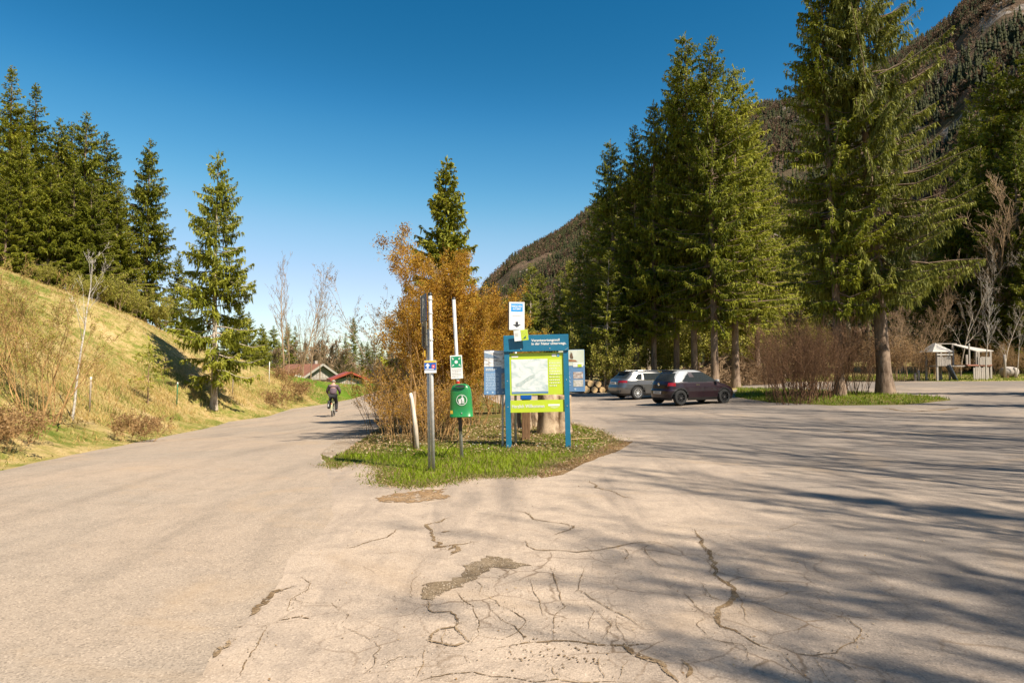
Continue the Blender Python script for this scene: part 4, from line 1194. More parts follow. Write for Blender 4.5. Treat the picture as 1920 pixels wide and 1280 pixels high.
for px, d, s in [(1075, 50, 1.3), (1030, 52, 1.3), (990, 50, 1.2), (955, 48, 1.1), (1105, 50, 1.2), (1190, 52, 1.4), (1230, 51, 1.2), (1270, 54, 1.5), (1410, 56, 1.5), (925, 52, 1.2), (1500, 58, 1.5), (1320, 58, 1.5), (905, 58, 1.3), (1050, 62, 1.8), (980, 64, 1.8), (1120, 64, 1.8)]:
    copy_thing(UG, on_ground(xat(px, d), d), 'green undergrowth bush among the trunks of the wood behind the lot', TR.uniform(0, 6), (s, s, s))

# ------------------------------------------------------------------ grass, straw and litter: uncountable
rg = np.random.default_rng(5)
def scatter(poly_in, bbox, n, avoid=None):
    P = rg.uniform((bbox[0], bbox[2]), (bbox[1], bbox[3]), (n, 2))
    P = P[inside(P, poly_in)]
    if avoid is not None:
        for a in avoid:
            P = P[~inside(P, a)]
    return P
ISL = road_right[:1] + road_right + [island_r[0]] + island_r
P = scatter(ISL, (-7, 4, 9, 24), 90000, [W_ROAD, W_SHOULDER])
gn = vnoise(P[:, 0], P[:, 1], 1.7, 3.0) * 0.32 + vnoise(P[:, 0], P[:, 1], 5.2, 5.0) * 0.2
green = np.clip(0.95 - 0.23 * np.clip(P[:, 1] - 13.0 + 0.25 * np.abs(P[:, 0] + 1), 0, None), 0.2, 1) + gn
green = np.where((P[:, 0] > 0.8) & (P[:, 1] > 13.3), np.maximum(green, 0.62 + gn), green)
near_edge = seg_dist(P, island_r)
green = np.where((near_edge < 0.5) & (P[:, 1] < 13.5), green - 0.25 * (0.5 - near_edge) / 0.5, green)
keep = rg.random(len(P)) < np.where(green > 0.55, 0.95, 0.62) * np.clip(near_edge * 2.2 + 0.12, 0, 1)
P, green, near_edge = P[keep], green[keep], near_edge[keep]
Q = np.column_stack([P, zt(P[:, 0], P[:, 1]) - 0.01])
hh = 0.72 * (0.055 + 0.075 * np.clip(green, 0, 1) + 0.03 * np.clip(vnoise(P[:, 0], P[:, 1], 4.0, 8.0), 0, 1)) * (0.55 + 0.45 * np.clip(near_edge * 2, 0, 1))
put('island_grass', blades_mesh(Q, hh, 0.7, 0.0065, 6, (0.6, 0.12), np.clip(green, 0, 1)), M_BLADE, kind='stuff')
# litter: dead leaves on the island and the dirt strip
def litter(name, P, size, m, seed, lift=0.02):
    r2 = np.random.default_rng(seed); n = len(P)
    Q = np.column_stack([P, zt(P[:, 0], P[:, 1]) + r2.uniform(0.004, lift, n)])
    D = unit(np.column_stack([r2.normal(0, 1, (n, 2)), r2.normal(0, 0.3, n)])) * (size * r2.uniform(0.5, 1.4, n))[:, None]
    S = unit(np.cross(D, np.array([0, 0, 1.0]) + r2.normal(0, 0.35, (n, 3)))) * (size * 0.3 * r2.uniform(0.6, 1.3, n))[:, None]
    V, Fq = diamonds(Q, D, S)
    return put(name, np_mesh(name, V, [Fq], np.repeat(np.clip(r2.normal(0.6, 0.25, n), 0, 1), 4)), m, kind='stuff')
P = scatter(ISL, (-6, 3, 12.5, 24), 26000, [W_ROAD, W_SHOULDER])
P = P[rg.random(len(P)) < np.clip((P[:, 1] - 12.8) * 0.5, 0, 1)]
M_LITTER = leafmat('dead_leaves', [(0.0, (0.12, 0.06, 0.025)), (0.5, (0.30, 0.19, 0.09)), (1.0, (0.52, 0.40, 0.25))], 0.2, 0.7, 0)
litter('leaf_litter', P, 0.055, M_LITTER, 8, 0.05)
P = scatter(W_DIRT, (0, 4, 9, 17), 9000)
litter('dirt_litter', P, 0.035, M_LITTER, 9)
P = np.concatenate([np.array(island_r)[:-1][rg.integers(6, len(island_r) - 1, 9000)], ])
_k = rg.integers(4, len(island_r) - 1, 9000); _f = rg.random((9000, 1))
P = np.array(island_r)[_k - 1] * (1 - _f) + np.array(island_r)[_k] * _f + rg.normal(0, 0.13, (9000, 2))
litter('edge_litter', P[:6500], 0.022, M_LITTER, 19, 0.015)
Q = P[6500:]; Q = np.column_stack([Q, zt(Q[:, 0], Q[:, 1])])
put('edge_grass', blades_mesh(Q, np.full(len(Q), 0.045), 1.2, 0.006, 16, (0.3, 0.25)), M_BLADE, kind='stuff')
P = scatter(LOT, (-4, 5, 2, 14), 900)
litter('pavement_litter', P, 0.02, M_LITTER, 10, 0.008)
P = scatter(W_SHOULDER, (-10, -2, 12, 50), 7000)
litter('shoulder_stones', P, 0.035, leafmat('stones', [(0.0, (0.2, 0.15, 0.11)), (0.5, (0.40, 0.32, 0.25)), (1.0, (0.6, 0.53, 0.45))], 0.0, 0.9, 0), 11, 0.012)
# grass of the far islands and verges
P = scatter(W_ISL2, (8, 22, 24, 48), 26000)
Q = np.column_stack([P, zt(P[:, 0], P[:, 1]) - 0.01])
put('verge_grass', blades_mesh(Q, np.full(len(P), 0.13), 0.7, 0.012, 7, (0.62, 0.2)), M_BLADE, kind='stuff')
P = rg.uniform((16, 42), (44, 56), (16000, 2)); P = P[~inside(P, LOT)]
Q = np.column_stack([P, zt(P[:, 0], P[:, 1]) - 0.01])
put('playground_grass', blades_mesh(Q, np.full(len(P), 0.14), 0.7, 0.016, 8, (0.55, 0.2)), M_BLADE, kind='stuff')
# straw and grass on the bank and the hill
P = rg.uniform((-30, 7), (-7, 62), (150000, 2))
xr = np.interp(P[:, 1], [p[1] for p in road_left], [p[0] for p in road_left])
P = P[P[:, 0] < xr]
d = seg_dist(P, LEFT_LINE)
pr = np.where(d < 4.5, 0.95, 0.42) * np.clip(d * 3 + 0.1, 0, 1) * np.clip(1.5 - P[:, 1] / 75, 0.3, 1)
k = (rg.random(len(P)) < pr) & (d < 19)
P, d = P[k], d[k]
gn = vnoise(P[:, 0], P[:, 1], 0.55, 1.0) * 0.5 + vnoise(P[:, 0], P[:, 1], 2.0, 2.0) * 0.3
Q = np.column_stack([P, zt(P[:, 0], P[:, 1]) - 0.02])
tv = np.where(gn > 0.33, 0.94, 0.50 + 0.3 * gn)
tv = np.where((d < 0.5) & (rg.random(len(d)) < 0.5), 0.97, tv)
hh = np.where(d < 4.5, 0.30, 0.17) * (0.75 + 0.5 * np.clip(gn, -0.6, 1)) * np.clip(0.35 + d * 0.5, 0, 1)
put('bank_grass', blades_mesh(Q, hh, 0.95, 0.010, 9, (0.5, 0.14), tv), M_STRAW, kind='stuff')
# daisies
P = scatter(ISL, (-5, 3, 12.5, 20), 90, [W_ROAD, W_SHOULDER]); P2 = scatter(W_ISL2, (8, 22, 24, 40), 90)
P = np.concatenate([P, P2]); n = len(P)
Q = np.column_stack([P, zt(P[:, 0], P[:, 1]) + 0.07])
D = unit(rg.normal(0, 1, (n, 3)) * np.array([1, 1, 0.25])) * 0.026; S = unit(np.cross(D, np.array([0.1, -0.5, 1.0]))) * 0.012
V, Fq = diamonds(Q - D / 2, D, S, 0.5)
put('daisies', np_mesh('daisies', V, [Fq]), simple('white_petals', (0.75, 0.74, 0.68), rough=0.8), kind='stuff')
# ------------------------------------------------------------------ mountain behind the wood
RIDGE = [(780, 700, 980), (860, 600, 960), (915, 526, 940), (935, 508, 930), (960, 482, 915), (1000, 462, 900), (1050, 436, 880), (1110, 390, 850), (1200, 332, 820), (1300, 266, 780), (1400, 202, 740), (1440, 192, 725), (1490, 190, 705), (1560, 168, 680), (1640, 128, 650), (1720, 82, 620), (1765, 55, 605), (1800, 24, 590), (1830, -8, 580), (1900, -62, 560), (2050, -140, 540), (2300, -210, 520), (2700, -200, 520), (3300, -120, 520)]
_rp = np.array([r[0] for r in RIDGE], float); _ry = np.array([r[1] for r in RIDGE], float); _rd = np.array([r[2] for r in RIDGE], float)
def fract(x, y, seed, sc, oct=5):
    v = np.zeros_like(x, dtype=float); a = 1.0; tot = 0
    for i in range(oct):
        v += a * vnoise(x, y, sc * 2.03 ** i, seed + i * 1.7); tot += a; a *= 0.55
    return v / tot
def mount(U, Vv):
    """U: direction (as picture column), Vv: 0 foot .. 1 crest .. 1.6 far side -> world point"""
    D0 = np.interp(U, _rp, _rd); top = np.interp(U, _rp, _ry)
    Hh = EYE + (640 - top) / F * D0 + math.tan(R(PITCH)) * D0
    dep = D0 * np.where(Vv < 1, 0.24 + 0.76 * Vv, 1 + 0.8 * (Vv - 1))
    x = (U - 960) / F * dep
    e = np.where(Vv < 1, Vv ** 1.08, 1 - 0.55 * (Vv - 1) ** 1.2)
    n = fract(x, dep, 1.0, 0.021, 6)
    rid = 1 - np.abs(fract(x + 90, dep - 40, 5.0, 0.013, 5)) * 2
    am = np.clip(Hh / 260, 0.12, 1) * np.clip(np.minimum(Vv * 4, np.abs(1.0 - Vv) * 5 + 0.07), 0, 1)
    z = Hh * e + am * (22 * n + 16 * rid - 8)
    z = np.where(Vv > 0.02, z, -8)
    return x, dep, z
NU, NV = 340, 130
gu, gv = np.meshgrid(np.linspace(790, 3300, NU), np.concatenate([np.linspace(0, 1, NV - 20), np.linspace(1.02, 1.6, 20)]))
mx, my, mz = mount(gu, gv)
ii = np.arange(NU * NV).reshape(NV, NU)
mf = np.stack([ii[:-1, :-1], ii[:-1, 1:], ii[1:, 1:], ii[1:, :-1]], -1).reshape(-1, 4)
def mountain_mat():
    m, t, b = newmat('mountain_slope')
    p = geo_pos(t)
    f = tex_noise(t, p, 0.02, 8, 0.62, 0.6)
    f2 = tex_noise(t, p, 0.11, 6, 0.7, 0.4)
    col = ramp(t, math_n(t, 'ADD', math_n(t, 'MULTIPLY', f, 0.5), math_n(t, 'MULTIPLY', f2, 0.5)), [(0.36, (0.035, 0.042, 0.018)), (0.48, (0.10, 0.075, 0.045)), (0.58, (0.165, 0.11, 0.075)), (0.68, (0.15, 0.15, 0.055))])
    rk = tex_noise(t, mapping(t, p, (1, 1, 0.55)), 0.022, 9, 0.72, 1.4)
    rock = ramp(t, tex_noise(t, p, 0.3, 6, 0.7), [(0.35, (0.15, 0.125, 0.105)), (0.6, (0.29, 0.25, 0.215))])
    col = mix(t, ramp(t, rk, [(0.56, 0.0), (0.59, 1.0)]), col, rock)
    t.links.new(col, b.inputs['Base Color'])
    b.inputs['Roughness'].default_value = 1.0
    b.inputs['Specular IOR Level'].default_value = 0.05
    bump(t, b, f2, 1.0, 6.0)
    return m
put('mountain', np_mesh('mountain', np.stack([mx.ravel(), my.ravel(), mz.ravel()], 1), [mf], smooth=True), mountain_mat(), kind='structure')
# the forest that clothes it: far conifers and brown leafless crowns, uncountable
rg = np.random.default_rng(21)
def mountain_points(n, dens_seed, thr):
    U = rg.uniform(840, 2350, n); Vv = rg.random(n) ** 0.8 * 1.03
    x, y, z = mount(U, Vv)
    k = (fract(x, y + z, dens_seed, 0.02, 4) + rg.normal(0, 0.16, n)) > thr
    return np.stack([x, y, z], 1)[k]
def far_conifers(P, seed):
    n = len(P)
    r2 = np.random.default_rng(seed)
    h = r2.uniform(3.5, 9.5, n); tiers = 4; k = 5
    Vs, Fs, Ts = [], [], []
    off = 0
    tone = r2.normal(0.42, 0.16, n)
    for ti in range(tiers):
        z0 = h * (0.06 + 0.23 * ti); z1 = z0 + h * 0.36
        rad = h * 0.19 * (1 - ti / tiers * 0.85)
        ang = r2.uniform(0, 6.28, n)
        ring = []
        for q in range(k):
            a = ang + q * 2 * np.pi / k
            rr = rad * r2.uniform(0.55, 1.25, n)
            ring.append(np.stack([P[:, 0] + np.cos(a) * rr, P[:, 1] + np.sin(a) * rr, P[:, 2] + z0 - rr * 0.25], 1))
        tip = np.stack([P[:, 0], P[:, 1], P[:, 2] + np.minimum(z1, h)], 1)
        V = np.stack(ring + [tip], 1).reshape(-1, 3)
        b = (np.arange(n) * (k + 1))[:, None, None] + off
        f = np.array([[q, (q + 1) % k, k] for q in range(k)])[None]
        Vs.append(V); Fs.append((b + f).reshape(-1, 3)); Ts.append(np.repeat(tone, k + 1)); off += len(V)
    return np_mesh('far_conifers', np.concatenate(Vs), [np.concatenate(Fs)], np.clip(np.concatenate(Ts), 0, 1))
def far_crowns(P, seed):
    n = len(P); r2 = np.random.default_rng(seed); q = 26
    h = r2.uniform(4, 8, n)
    C = np.repeat(P, q, 0); hh = np.repeat(h, q)
    o = unit(r2.normal(0, 1, (n * q, 3))) * (r2.random((n * q, 1)) ** 0.5)
    B = C + o * np.stack([hh * 0.38, hh * 0.38, hh * 0.45], 1) + np.stack([0 * hh, 0 * hh, hh * 0.55], 1)
    D = unit(r2.normal(0, 1, (n * q, 3)) + np.array([0, 0, 0.8])) * (hh * 0.28)[:, None]
    S = unit(np.cross(D, r2.normal(0, 1, (n * q, 3)))) * (hh * 0.05)[:, None]
    V, Fq = diamonds(B, D, S)
    return np_mesh('far_crowns', V, [Fq], np.repeat(np.clip(np.repeat(r2.normal(0.5, 0.2, n), q) + r2.normal(0, 0.1, n * q), 0, 1), 4))
M_FARCON = leafmat('mountain_conifers', [(0.0, (0.012, 0.016, 0.004)), (0.5, (0.032, 0.036, 0.008)), (1.0, (0.07, 0.066, 0.015))], 0.15, 0.8, 0)
M_FARBR = leafmat('mountain_leafless_trees', [(0.0, (0.085, 0.052, 0.034)), (0.5, (0.145, 0.09, 0.058)), (1.0, (0.20, 0.13, 0.075))], 0.25, 0.9, 0)
put('mountain_conifers', far_conifers(mountain_points(52000, 2.0, -0.10), 3), M_FARCON, kind='stuff')
put('mountain_leafless_trees', far_crowns(mountain_points(26000, 8.0, -0.06), 4), M_FARBR, kind='stuff')

# ------------------------------------------------------------------ common object materials
M_STEEL = simple('galvanised_steel', (0.56, 0.56, 0.55), (0.44, 0.44, 0.43), 0.5, 14, 0.25)
M_WHITE = simple('white_enamel', (0.80, 0.80, 0.78), (0.72, 0.72, 0.70), 0.45, 4)
M_BLACK = simple('black_plastic', (0.015, 0.015, 0.016), (0.02, 0.02, 0.02), 0.5)
M_BLUEPOST = simple('petrol_blue_steel', (0.012, 0.155, 0.27), (0.010, 0.13, 0.235), 0.42, 5, 0.0)
M_LIME = simple('lime_print', (0.50, 0.62, 0.035), (0.47, 0.59, 0.03), 0.45, 3)
M_LIMEPALE = simple('pale_lime_print', (0.60, 0.70, 0.16), (0.58, 0.68, 0.14), 0.45, 3)
M_TRAFBLUE = simple('traffic_blue', (0.006, 0.10, 0.42), (0.006, 0.09, 0.38), 0.4, 4)
M_NAVY = simple('dark_blue_sign', (0.008, 0.018, 0.075), (0.006, 0.014, 0.06), 0.35, 4)
M_PANELBLUE = simple('panel_blue_print', (0.13, 0.25, 0.44), (0.12, 0.235, 0.41), 0.5, 3)
M_PANELPALE = simple('panel_pale_print', (0.42, 0.54, 0.68), (0.38, 0.50, 0.65), 0.5, 8)
M_GREY = simple('grey_print', (0.42, 0.42, 0.42), (0.36, 0.36, 0.36), 0.6)
M_DARKINK = simple('dark_ink', (0.03, 0.03, 0.035), None, 0.6)
M_GREEN = simple('bin_green', (0.018, 0.215, 0.055), (0.015, 0.18, 0.045), 0.32, 3, 0, 0.0, 0.25)
M_SIGNGREEN = simple('sign_green', (0.01, 0.27, 0.13), None, 0.45)
M_RED = simple('red_tape', (0.55, 0.02, 0.015), None, 0.5)
M_YELLOW = simple('yellow_print', (0.72, 0.45, 0.04), None, 0.5)
M_SKYBLUE = simple('sky_blue_print', (0.02, 0.30, 0.72), None, 0.45)
M_BACKPLATE = simple('grey_plate_back', (0.20, 0.185, 0.15), (0.15, 0.14, 0.115), 0.6, 6, 0.2)
M_WOODGREY = barkmat('weathered_boards', (0.40, 0.355, 0.31), (0.20, 0.17, 0.145), 9, (6, 6, 0.5), 0.5)
M_WOODBROWN = barkmat('brown_boards', (0.20, 0.115, 0.06), (0.09, 0.05, 0.028), 7, (5, 5, 0.4), 0.5)
M_CUT = simple('cut_wood', (0.55, 0.38, 0.19), (0.42, 0.27, 0.12), 0.85, 5)
M_LOGBARK = barkmat('stump_bark', (0.44, 0.33, 0.22), (0.09, 0.045, 0.022), 4.5, (1, 1, 0.6), 1.0)

def plate(name, m, parent, x0, x1, z0, z1, y, th=0.002):
    b = MB(); b.box(((x0 + x1) / 2, y, (z0 + z1) / 2), (x1 - x0, th, z1 - z0))
    return b.build(name, m, parent)

def text(name, s, m, parent, x, z, y, size, align='LEFT', bold=0.0, th=0.0008, sx=1.0, rot=None):
    cu = bpy.data.curves.new(name, 'FONT')
    cu.body = s; cu.size = size; cu.align_x = align; cu.align_y = 'CENTER'; cu.extrude = th; cu.offset = bold
    cu.space_line = 0.95
    o = bpy.data.objects.new(name, cu); COL.objects.link(o)
    bpy.context.view_layer.update()
    me = bpy.data.meshes.new_from_object(o.evaluated_get(bpy.context.evaluated_depsgraph_get()))
    bpy.data.objects.remove(o)
    q = put(name, me, m, parent)
    q.location = (x, y, z); q.rotation_euler = rot or (R(90), 0, 0); q.scale = (sx, 1, 1)
    return q

def shape(name, m, parent, poly, y, th=0.0015, loc=(0, 0, 0)):
    b = MB(); b.prism(poly, y - th, y + th)
    o = b.build(name, m, parent); o.location = loc
    return o

def disc_poly(cx, cz_, r, n=24, a0=0.0, a1=2 * math.pi):
    return [(cx + r * math.cos(a0 + (a1 - a0) * k / n), cz_ + r * math.sin(a0 + (a1 - a0) * k / n)) for k in range(n)]

def ring_mesh(name, m, parent, cx, cz_, r0, r1, y, n=32, th=0.001):
    b = MB()
    for k in range(n):
        a, c = 2 * math.pi * k / n, 2 * math.pi * (k + 1) / n
        b.add([(cx + r * math.cos(q), y, cz_ + r * math.sin(q)) for q in (a, c) for r in (r0, r1)], [(0, 1, 3, 2)])
    return b.build(name, m, parent)

def lines(name, m, parent, x0, x1, z0, z1, y, n, seed, hfrac=0.5):
    """rows of unreadably small print"""
    rr = random.Random(seed); b = MB()
    st = (z1 - z0) / n
    if n == 1:
        b.box(((x0 + x1) / 2, y, (z0 + z1) / 2), (x1 - x0, 0.0015, st * hfrac)); return b.build(name, m, parent)
    for i in range(n):
        z = z1 - (i + 0.5) * st; x = x0
        end = x1 - (x1 - x0) * (rr.random() * 0.35 if i % 3 == 2 or i == n - 1 else rr.random() * 0.06)
        while x < end - 0.01:
            wd = min(end - x, rr.uniform(0.015, 0.05) * max(0.5, (x1 - x0) * 2.2))
            b.box((x + wd / 2, y, z), (wd, 0.0015, st * hfrac)); x += wd + st * 0.25
    return b.build(name, m, parent)

# ------------------------------------------------------------------ main notice board
bx, by = xat(1009.5, 14.5), 14.5
NBZ = float(zt(bx, by)[0])
NB = thing('notice_board', 'blue steel notice board with lime green map panel standing on the traffic island grass', 'notice board', (bx, by, NBZ - 0.03))
NB.rotation_euler = (0, R(-1.3), R(-4))
for s, wd in ((-1, 0.115), (1, 0.105)):
    p = MB()
    x = s * 0.625
    # U-channel post: web and two flanges
    p.box((x + s * 0.05, 0, 1.02), (0.012, 0.11, 2.08)); p.box((x - s * 0.005, -0.049, 1.02), (0.098, 0.012, 2.08)); p.box((x - s * 0.005, 0.049, 1.02), (0.098, 0.012, 2.08))
    po = p.build('post', M_BLUEPOST, NB, bevel=0.002)
    bo = MB()
    for z in (0.9, 1.45):
        bo.lathe([(0, -0.008), (0.008, -0.006), (0.010, 0)], 10, 'y', (x, -0.0555, z))
    bo.build('bolt', M_STEEL, po)
h = MB(); h.box((0, -0.012, 2.235), (1.375, 0.15, 0.345))
hd = h.build('header', M_BLUEPOST, NB, bevel=0.006)
for x in (-0.32, 0.29):
    b_ = MB(); b_.lathe([(0, -0.007), (0.010, -0.005), (0.012, 0)], 10, 'y', (x, -0.0885, 2.115)); b_.build('bolt', M_STEEL, hd)
text('lettering', 'Verantwortungsvoll\nin der Natur unterwegs.', M_WHITE, hd, -0.095, 2.255, -0.0895, 0.075, 'LEFT', 0.0018)
g = MB()
g.tube([(0.605, -0.0885, 2.07), (0.672, -0.0885, 2.12)], 0.003, 6)
g.build('weld_seam', M_STEEL, hd)
# map panel
mp = MB(); mp.box((0.0, -0.02, 1.585), (1.155, 0.02, 0.885)); mpo = mp.build('map_panel', M_LIME, NB)
mapm, t_, b_ = newmat('relief_map_print')
f_ = tex_noise(t_, mapping(t_, obj_pos(t_), (1.2, 1, 2.0), (0, R(28), 0)), 3.2, 7, 0.6, 1.2)
t_.links.new(ramp(t_, f_, [(0.32, (0.42, 0.52, 0.52)), (0.46, (0.62, 0.68, 0.68)), (0.56, (0.76, 0.77, 0.76))]), b_.inputs['Base Color']); b_.inputs['Roughness'].default_value = 0.4
plate('map_print', mapm, mpo, -0.535, 0.235, 1.215, 1.90, -0.0325)
plate('map_legend', M_PANELBLUE, mpo, -0.535, 0.235, 1.172, 1.211, -0.0325)
lk = [(-0.43, 1.32), (-0.33, 1.33), (-0.22, 1.42), (-0.10, 1.48), (-0.03, 1.55), (-0.05, 1.585), (-0.15, 1.55), (-0.28, 1.46), (-0.40, 1.40), (-0.46, 1.36)]
shape('map_lake', simple('lake_print', (0.40, 0.48, 0.47), (0.55, 0.61, 0.60), 0.5, 14), mpo, lk, -0.0350)
plate('text_panel', M_LIMEPALE, mpo, 0.265, 0.535, 1.56, 1.88, -0.0325)
lines('small_print', M_WHITE, mpo, 0.27, 0.50, 1.30, 1.84, -0.0350, 9, 3, 0.34)
lines('small_print', M_WHITE, mpo, -0.525, -0.385, 1.93, 1.985, -0.0325, 1, 4, 0.6)
plate('logo', M_WHITE, mpo, 0.33, 0.415, 1.945, 2.0, -0.0325)
plate('logo', M_SKYBLUE, mpo, 0.435, 0.49, 1.94, 2.0, -0.0325)
shape('logo_wave', M_WHITE, mpo, [(0.442, 1.958), (0.463, 1.968), (0.483, 1.962), (0.483, 1.976), (0.463, 1.984), (0.442, 1.972)], -0.0350)
# welcome panel
wp = MB(); wp.box((0.0, -0.02, 0.905), (1.155, 0.02, 0.255)); wpo = wp.build('welcome_panel', M_LIME, NB)
text('lettering', 'Herzlich Willkommen', M_WHITE, wpo, -0.545, 0.905, -0.0330, 0.100, 'LEFT', 0.0015, sx=0.78)
lines('logo', M_WHITE, wpo, 0.225, 0.47, 0.90, 0.945, -0.0312, 1, 9, 0.9)
shape('logo_swoosh', M_WHITE, wpo, [(0.26, 0.885), (0.30, 0.868), (0.36, 0.860), (0.42, 0.868), (0.46, 0.887), (0.42, 0.876), (0.36, 0.871), (0.30, 0.877)], -0.0312)

def info_panel(px0, px1, row0, row1, depth, label, flip, rz, tilt):
    sc_ = depth / F
    W_, z0, z1 = (px1 - px0) * sc_, hat(row1, depth), hat(row0, depth)
    xc = xat((px0 + px1) / 2, depth)
    zg = float(zt(xc, depth)[0])
    r = thing('information_panel', label, 'information panel', (xc, depth, zg), R(rz), 'blue information panels beside the notice board')
    r.rotation_euler = (0, R(tilt), R(rz))
    z0 -= zg; z1 -= zg
    b = MB(); b.box((0, 0, (z0 + z1) / 2), (W_, 0.02, z1 - z0)); body = b.build('panel', M_PANELBLUE, r, bevel=0.004)
    pz = z0 + (z1 - z0) * (0.635 if not flip else 0.62)
    phm, t, bb = newmat('photo_print')
    if not flip:
        f = tex_noise(t, mapping(t, obj_pos(t), (1, 1, 2.2)), 7, 6, 0.6, 0.8)
        col = ramp(t, f, [(0.36, (0.24, 0.22, 0.22)), (0.47, (0.62, 0.58, 0.56)), (0.56, (0.76, 0.76, 0.78))])
    else:
        f = tex_noise(t, obj_pos(t), 2.2, 3)
        col = ramp(t, f, [(0.35, (0.56, 0.60, 0.47)), (0.6, (0.70, 0.72, 0.62))])
    t.links.new(col, bb.inputs['Base Color']); bb.inputs['Roughness'].default_value = 0.5
    ph = plate('photo', phm, body, -W_ / 2 + 0.006, W_ / 2 - 0.006, pz, z1 - 0.006, -0.0125)
    Hh = z1 - z0
    if not flip:
        shape('photo_hill', simple('hill_print', (0.22, 0.30, 0.40), (0.16, 0.22, 0.31), 0.6, 9), ph, [(-W_ / 2 + 0.01, z1 - 0.16), (-W_ / 2 + 0.01, z1 - 0.045), (-W_ * 0.30, z1 - 0.075), (-W_ * 0.12, z1 - 0.125), (0.02, z1 - 0.165)], -0.0148)
    else:
        shape('photo_animal', simple('fur_print', (0.20, 0.13, 0.08), (0.10, 0.06, 0.04), 0.7, 20), ph, [(0.02, z1 - 0.195), (-0.005, z1 - 0.16), (0.0, z1 - 0.11), (0.015, z1 - 0.075), (0.022, z1 - 0.045), (0.037, z1 - 0.07), (0.052, z1 - 0.075), (0.056, z1 - 0.12), (0.07, z1 - 0.16), (0.062, z1 - 0.195)], -0.0148)
        shape('photo_log', simple('log_print', (0.42, 0.20, 0.09), (0.30, 0.13, 0.06), 0.7, 14), ph, [(-W_ * 0.35, z1 - 0.255), (-W_ * 0.35, z1 - 0.215), (0.0, z1 - 0.205), (0.12, z1 - 0.225), (0.16, z1 - 0.26)], -0.0148)
    tab = plate('title_tab', M_WHITE, body, W_ * 0.10, W_ / 2 - 0.03, pz - 0.03, pz + 0.06, -0.0148)
    plate('tab_mark', M_LIME, tab, W_ * 0.26, W_ * 0.40, pz - 0.03, pz + 0.028, -0.0172)
    lines('heading', M_WHITE, body, -W_ * 0.44, -W_ * 0.03, pz - 0.095, pz - 0.03, -0.0125, 2, 5, 0.55)
    lines('text_block', M_PANELPALE, body, -W_ * 0.44, W_ * 0.02, z0 + 0.10, pz - 0.13, -0.0125, 11, 6, 0.66)
    for k in range(2):
        pm = simple('small_photo_print', (0.62, 0.56, 0.52), ((0.30, 0.20, 0.16), (0.36, 0.36, 0.26))[k], 0.6, 17)
        plate('small_photo', pm, body, W_ * 0.10, W_ * 0.44, pz - 0.29 - 0.17 * k + (0.01 if flip else 0), pz - 0.135 - 0.17 * k, -0.0125)
    ic = MB()
    for k in range(5 if not flip else 1):
        xk = -W_ * 0.38 + W_ * 0.18 * k if not flip else W_ * 0.16
        ic.prism(disc_poly(xk, z0 + 0.055, 0.022, 10), -0.0135, -0.0115)
    ic.build('icon_row', M_PANELPALE, body)
    q = MB(); q.tube([(0.09 * (1 if not flip else -1), 0.035, -0.05), (0.09 * (1 if not flip else -1), 0.035, z1 - 0.05)], 0.024, 8)
    q.build('pole', M_STEEL, r)
info_panel(907.5, 962, 657, 740, 14.68, 'blue information panel with snowy mountain photo behind the left post of the notice board', False, 3, 0)
info_panel(1045, 1098.5, 655.5, 734, 14.66, 'blue information panel with brown animal photo behind the right post of the notice board', True, -8, -1.0)

# ticket machine behind the board and the sign box above it
d = 16.2
x0 = xat(986, d); zg = float(zt(x0, d)[0])
TM = thing('ticket_machine', 'dark blue parking ticket machine mostly hidden behind the notice board', 'ticket machine', (x0, d, zg))
b = MB(); b.box((0, 0, 1.28), (0.26, 0.24, 0.66)); cab = b.build('cabinet', M_NAVY if False else M_TRAFBLUE, TM, bevel=0.012)
plate('screen', M_BLACK, cab, -0.08, 0.08, 1.36, 1.48, -0.1215); plate('coin_panel', M_STEEL, cab, -0.09, 0.09, 1.1, 1.3, -0.1215)
b = MB(); b.box((0, 0, 0.46), (0.19, 0.17, 0.98)); b.build('pedestal', M_WOODBROWN, TM, bevel=0.008)
d = 14.95
x0 = xat(968.5, d); zg = float(zt(x0, d)[0]); z0, z1 = hat(619, d) - zg, hat(566, d) - zg
SB_ = thing('machine_sign', 'white boxed sign with black down arrow on a pole above the notice board', 'sign', (x0, d, zg), R(9))
b = MB(); b.tube([(0, 0.14, -0.1), (0, 0.14, z1 - 0.05)], 0.030, 10); b.build('pole', M_STEEL, SB_, smooth=True)
b = MB(); b.box((0, 0.04, (z0 + z1) / 2), (0.345, 0.17, z1 - z0)); bxo = b.build('box', simple('grey_box', (0.30, 0.27, 0.24), (0.24, 0.21, 0.18), 0.6), SB_, bevel=0.006)
fp = plate('face', M_WHITE, bxo, -0.168, 0.168, z0 + 0.006, z1 - 0.006, -0.0475, 0.004)
fr = MB()
for a0, a1, c0, c1 in ((-0.14, 0.14, z0 + 0.03, z0 + 0.034), (-0.14, 0.14, z1 - 0.034, z1 - 0.03), (-0.14, -0.136, z0 + 0.034, z1 - 0.034), (0.136, 0.14, z0 + 0.034, z1 - 0.034)):
    fr.box(((a0 + a1) / 2, -0.0507, (c0 + c1) / 2), (a1 - a0, 0.002, c1 - c0))
fr.build('border', M_GREY, fp)
bl = plate('blue_field', M_SKYBLUE, fp, -0.128, 0.128, z1 - 0.215, z1 - 0.042, -0.0507)
text('lettering', 'PARKSCHEIN-\nAUTOMAT', M_WHITE, bl, 0, z1 - 0.128, -0.0527, 0.062, 'CENTER', 0.001, sx=0.62)
lines('small_print', M_GREY, fp, -0.10, 0.10, z0 + 0.30, z0 + 0.325, -0.0507, 1, 2, 0.5)
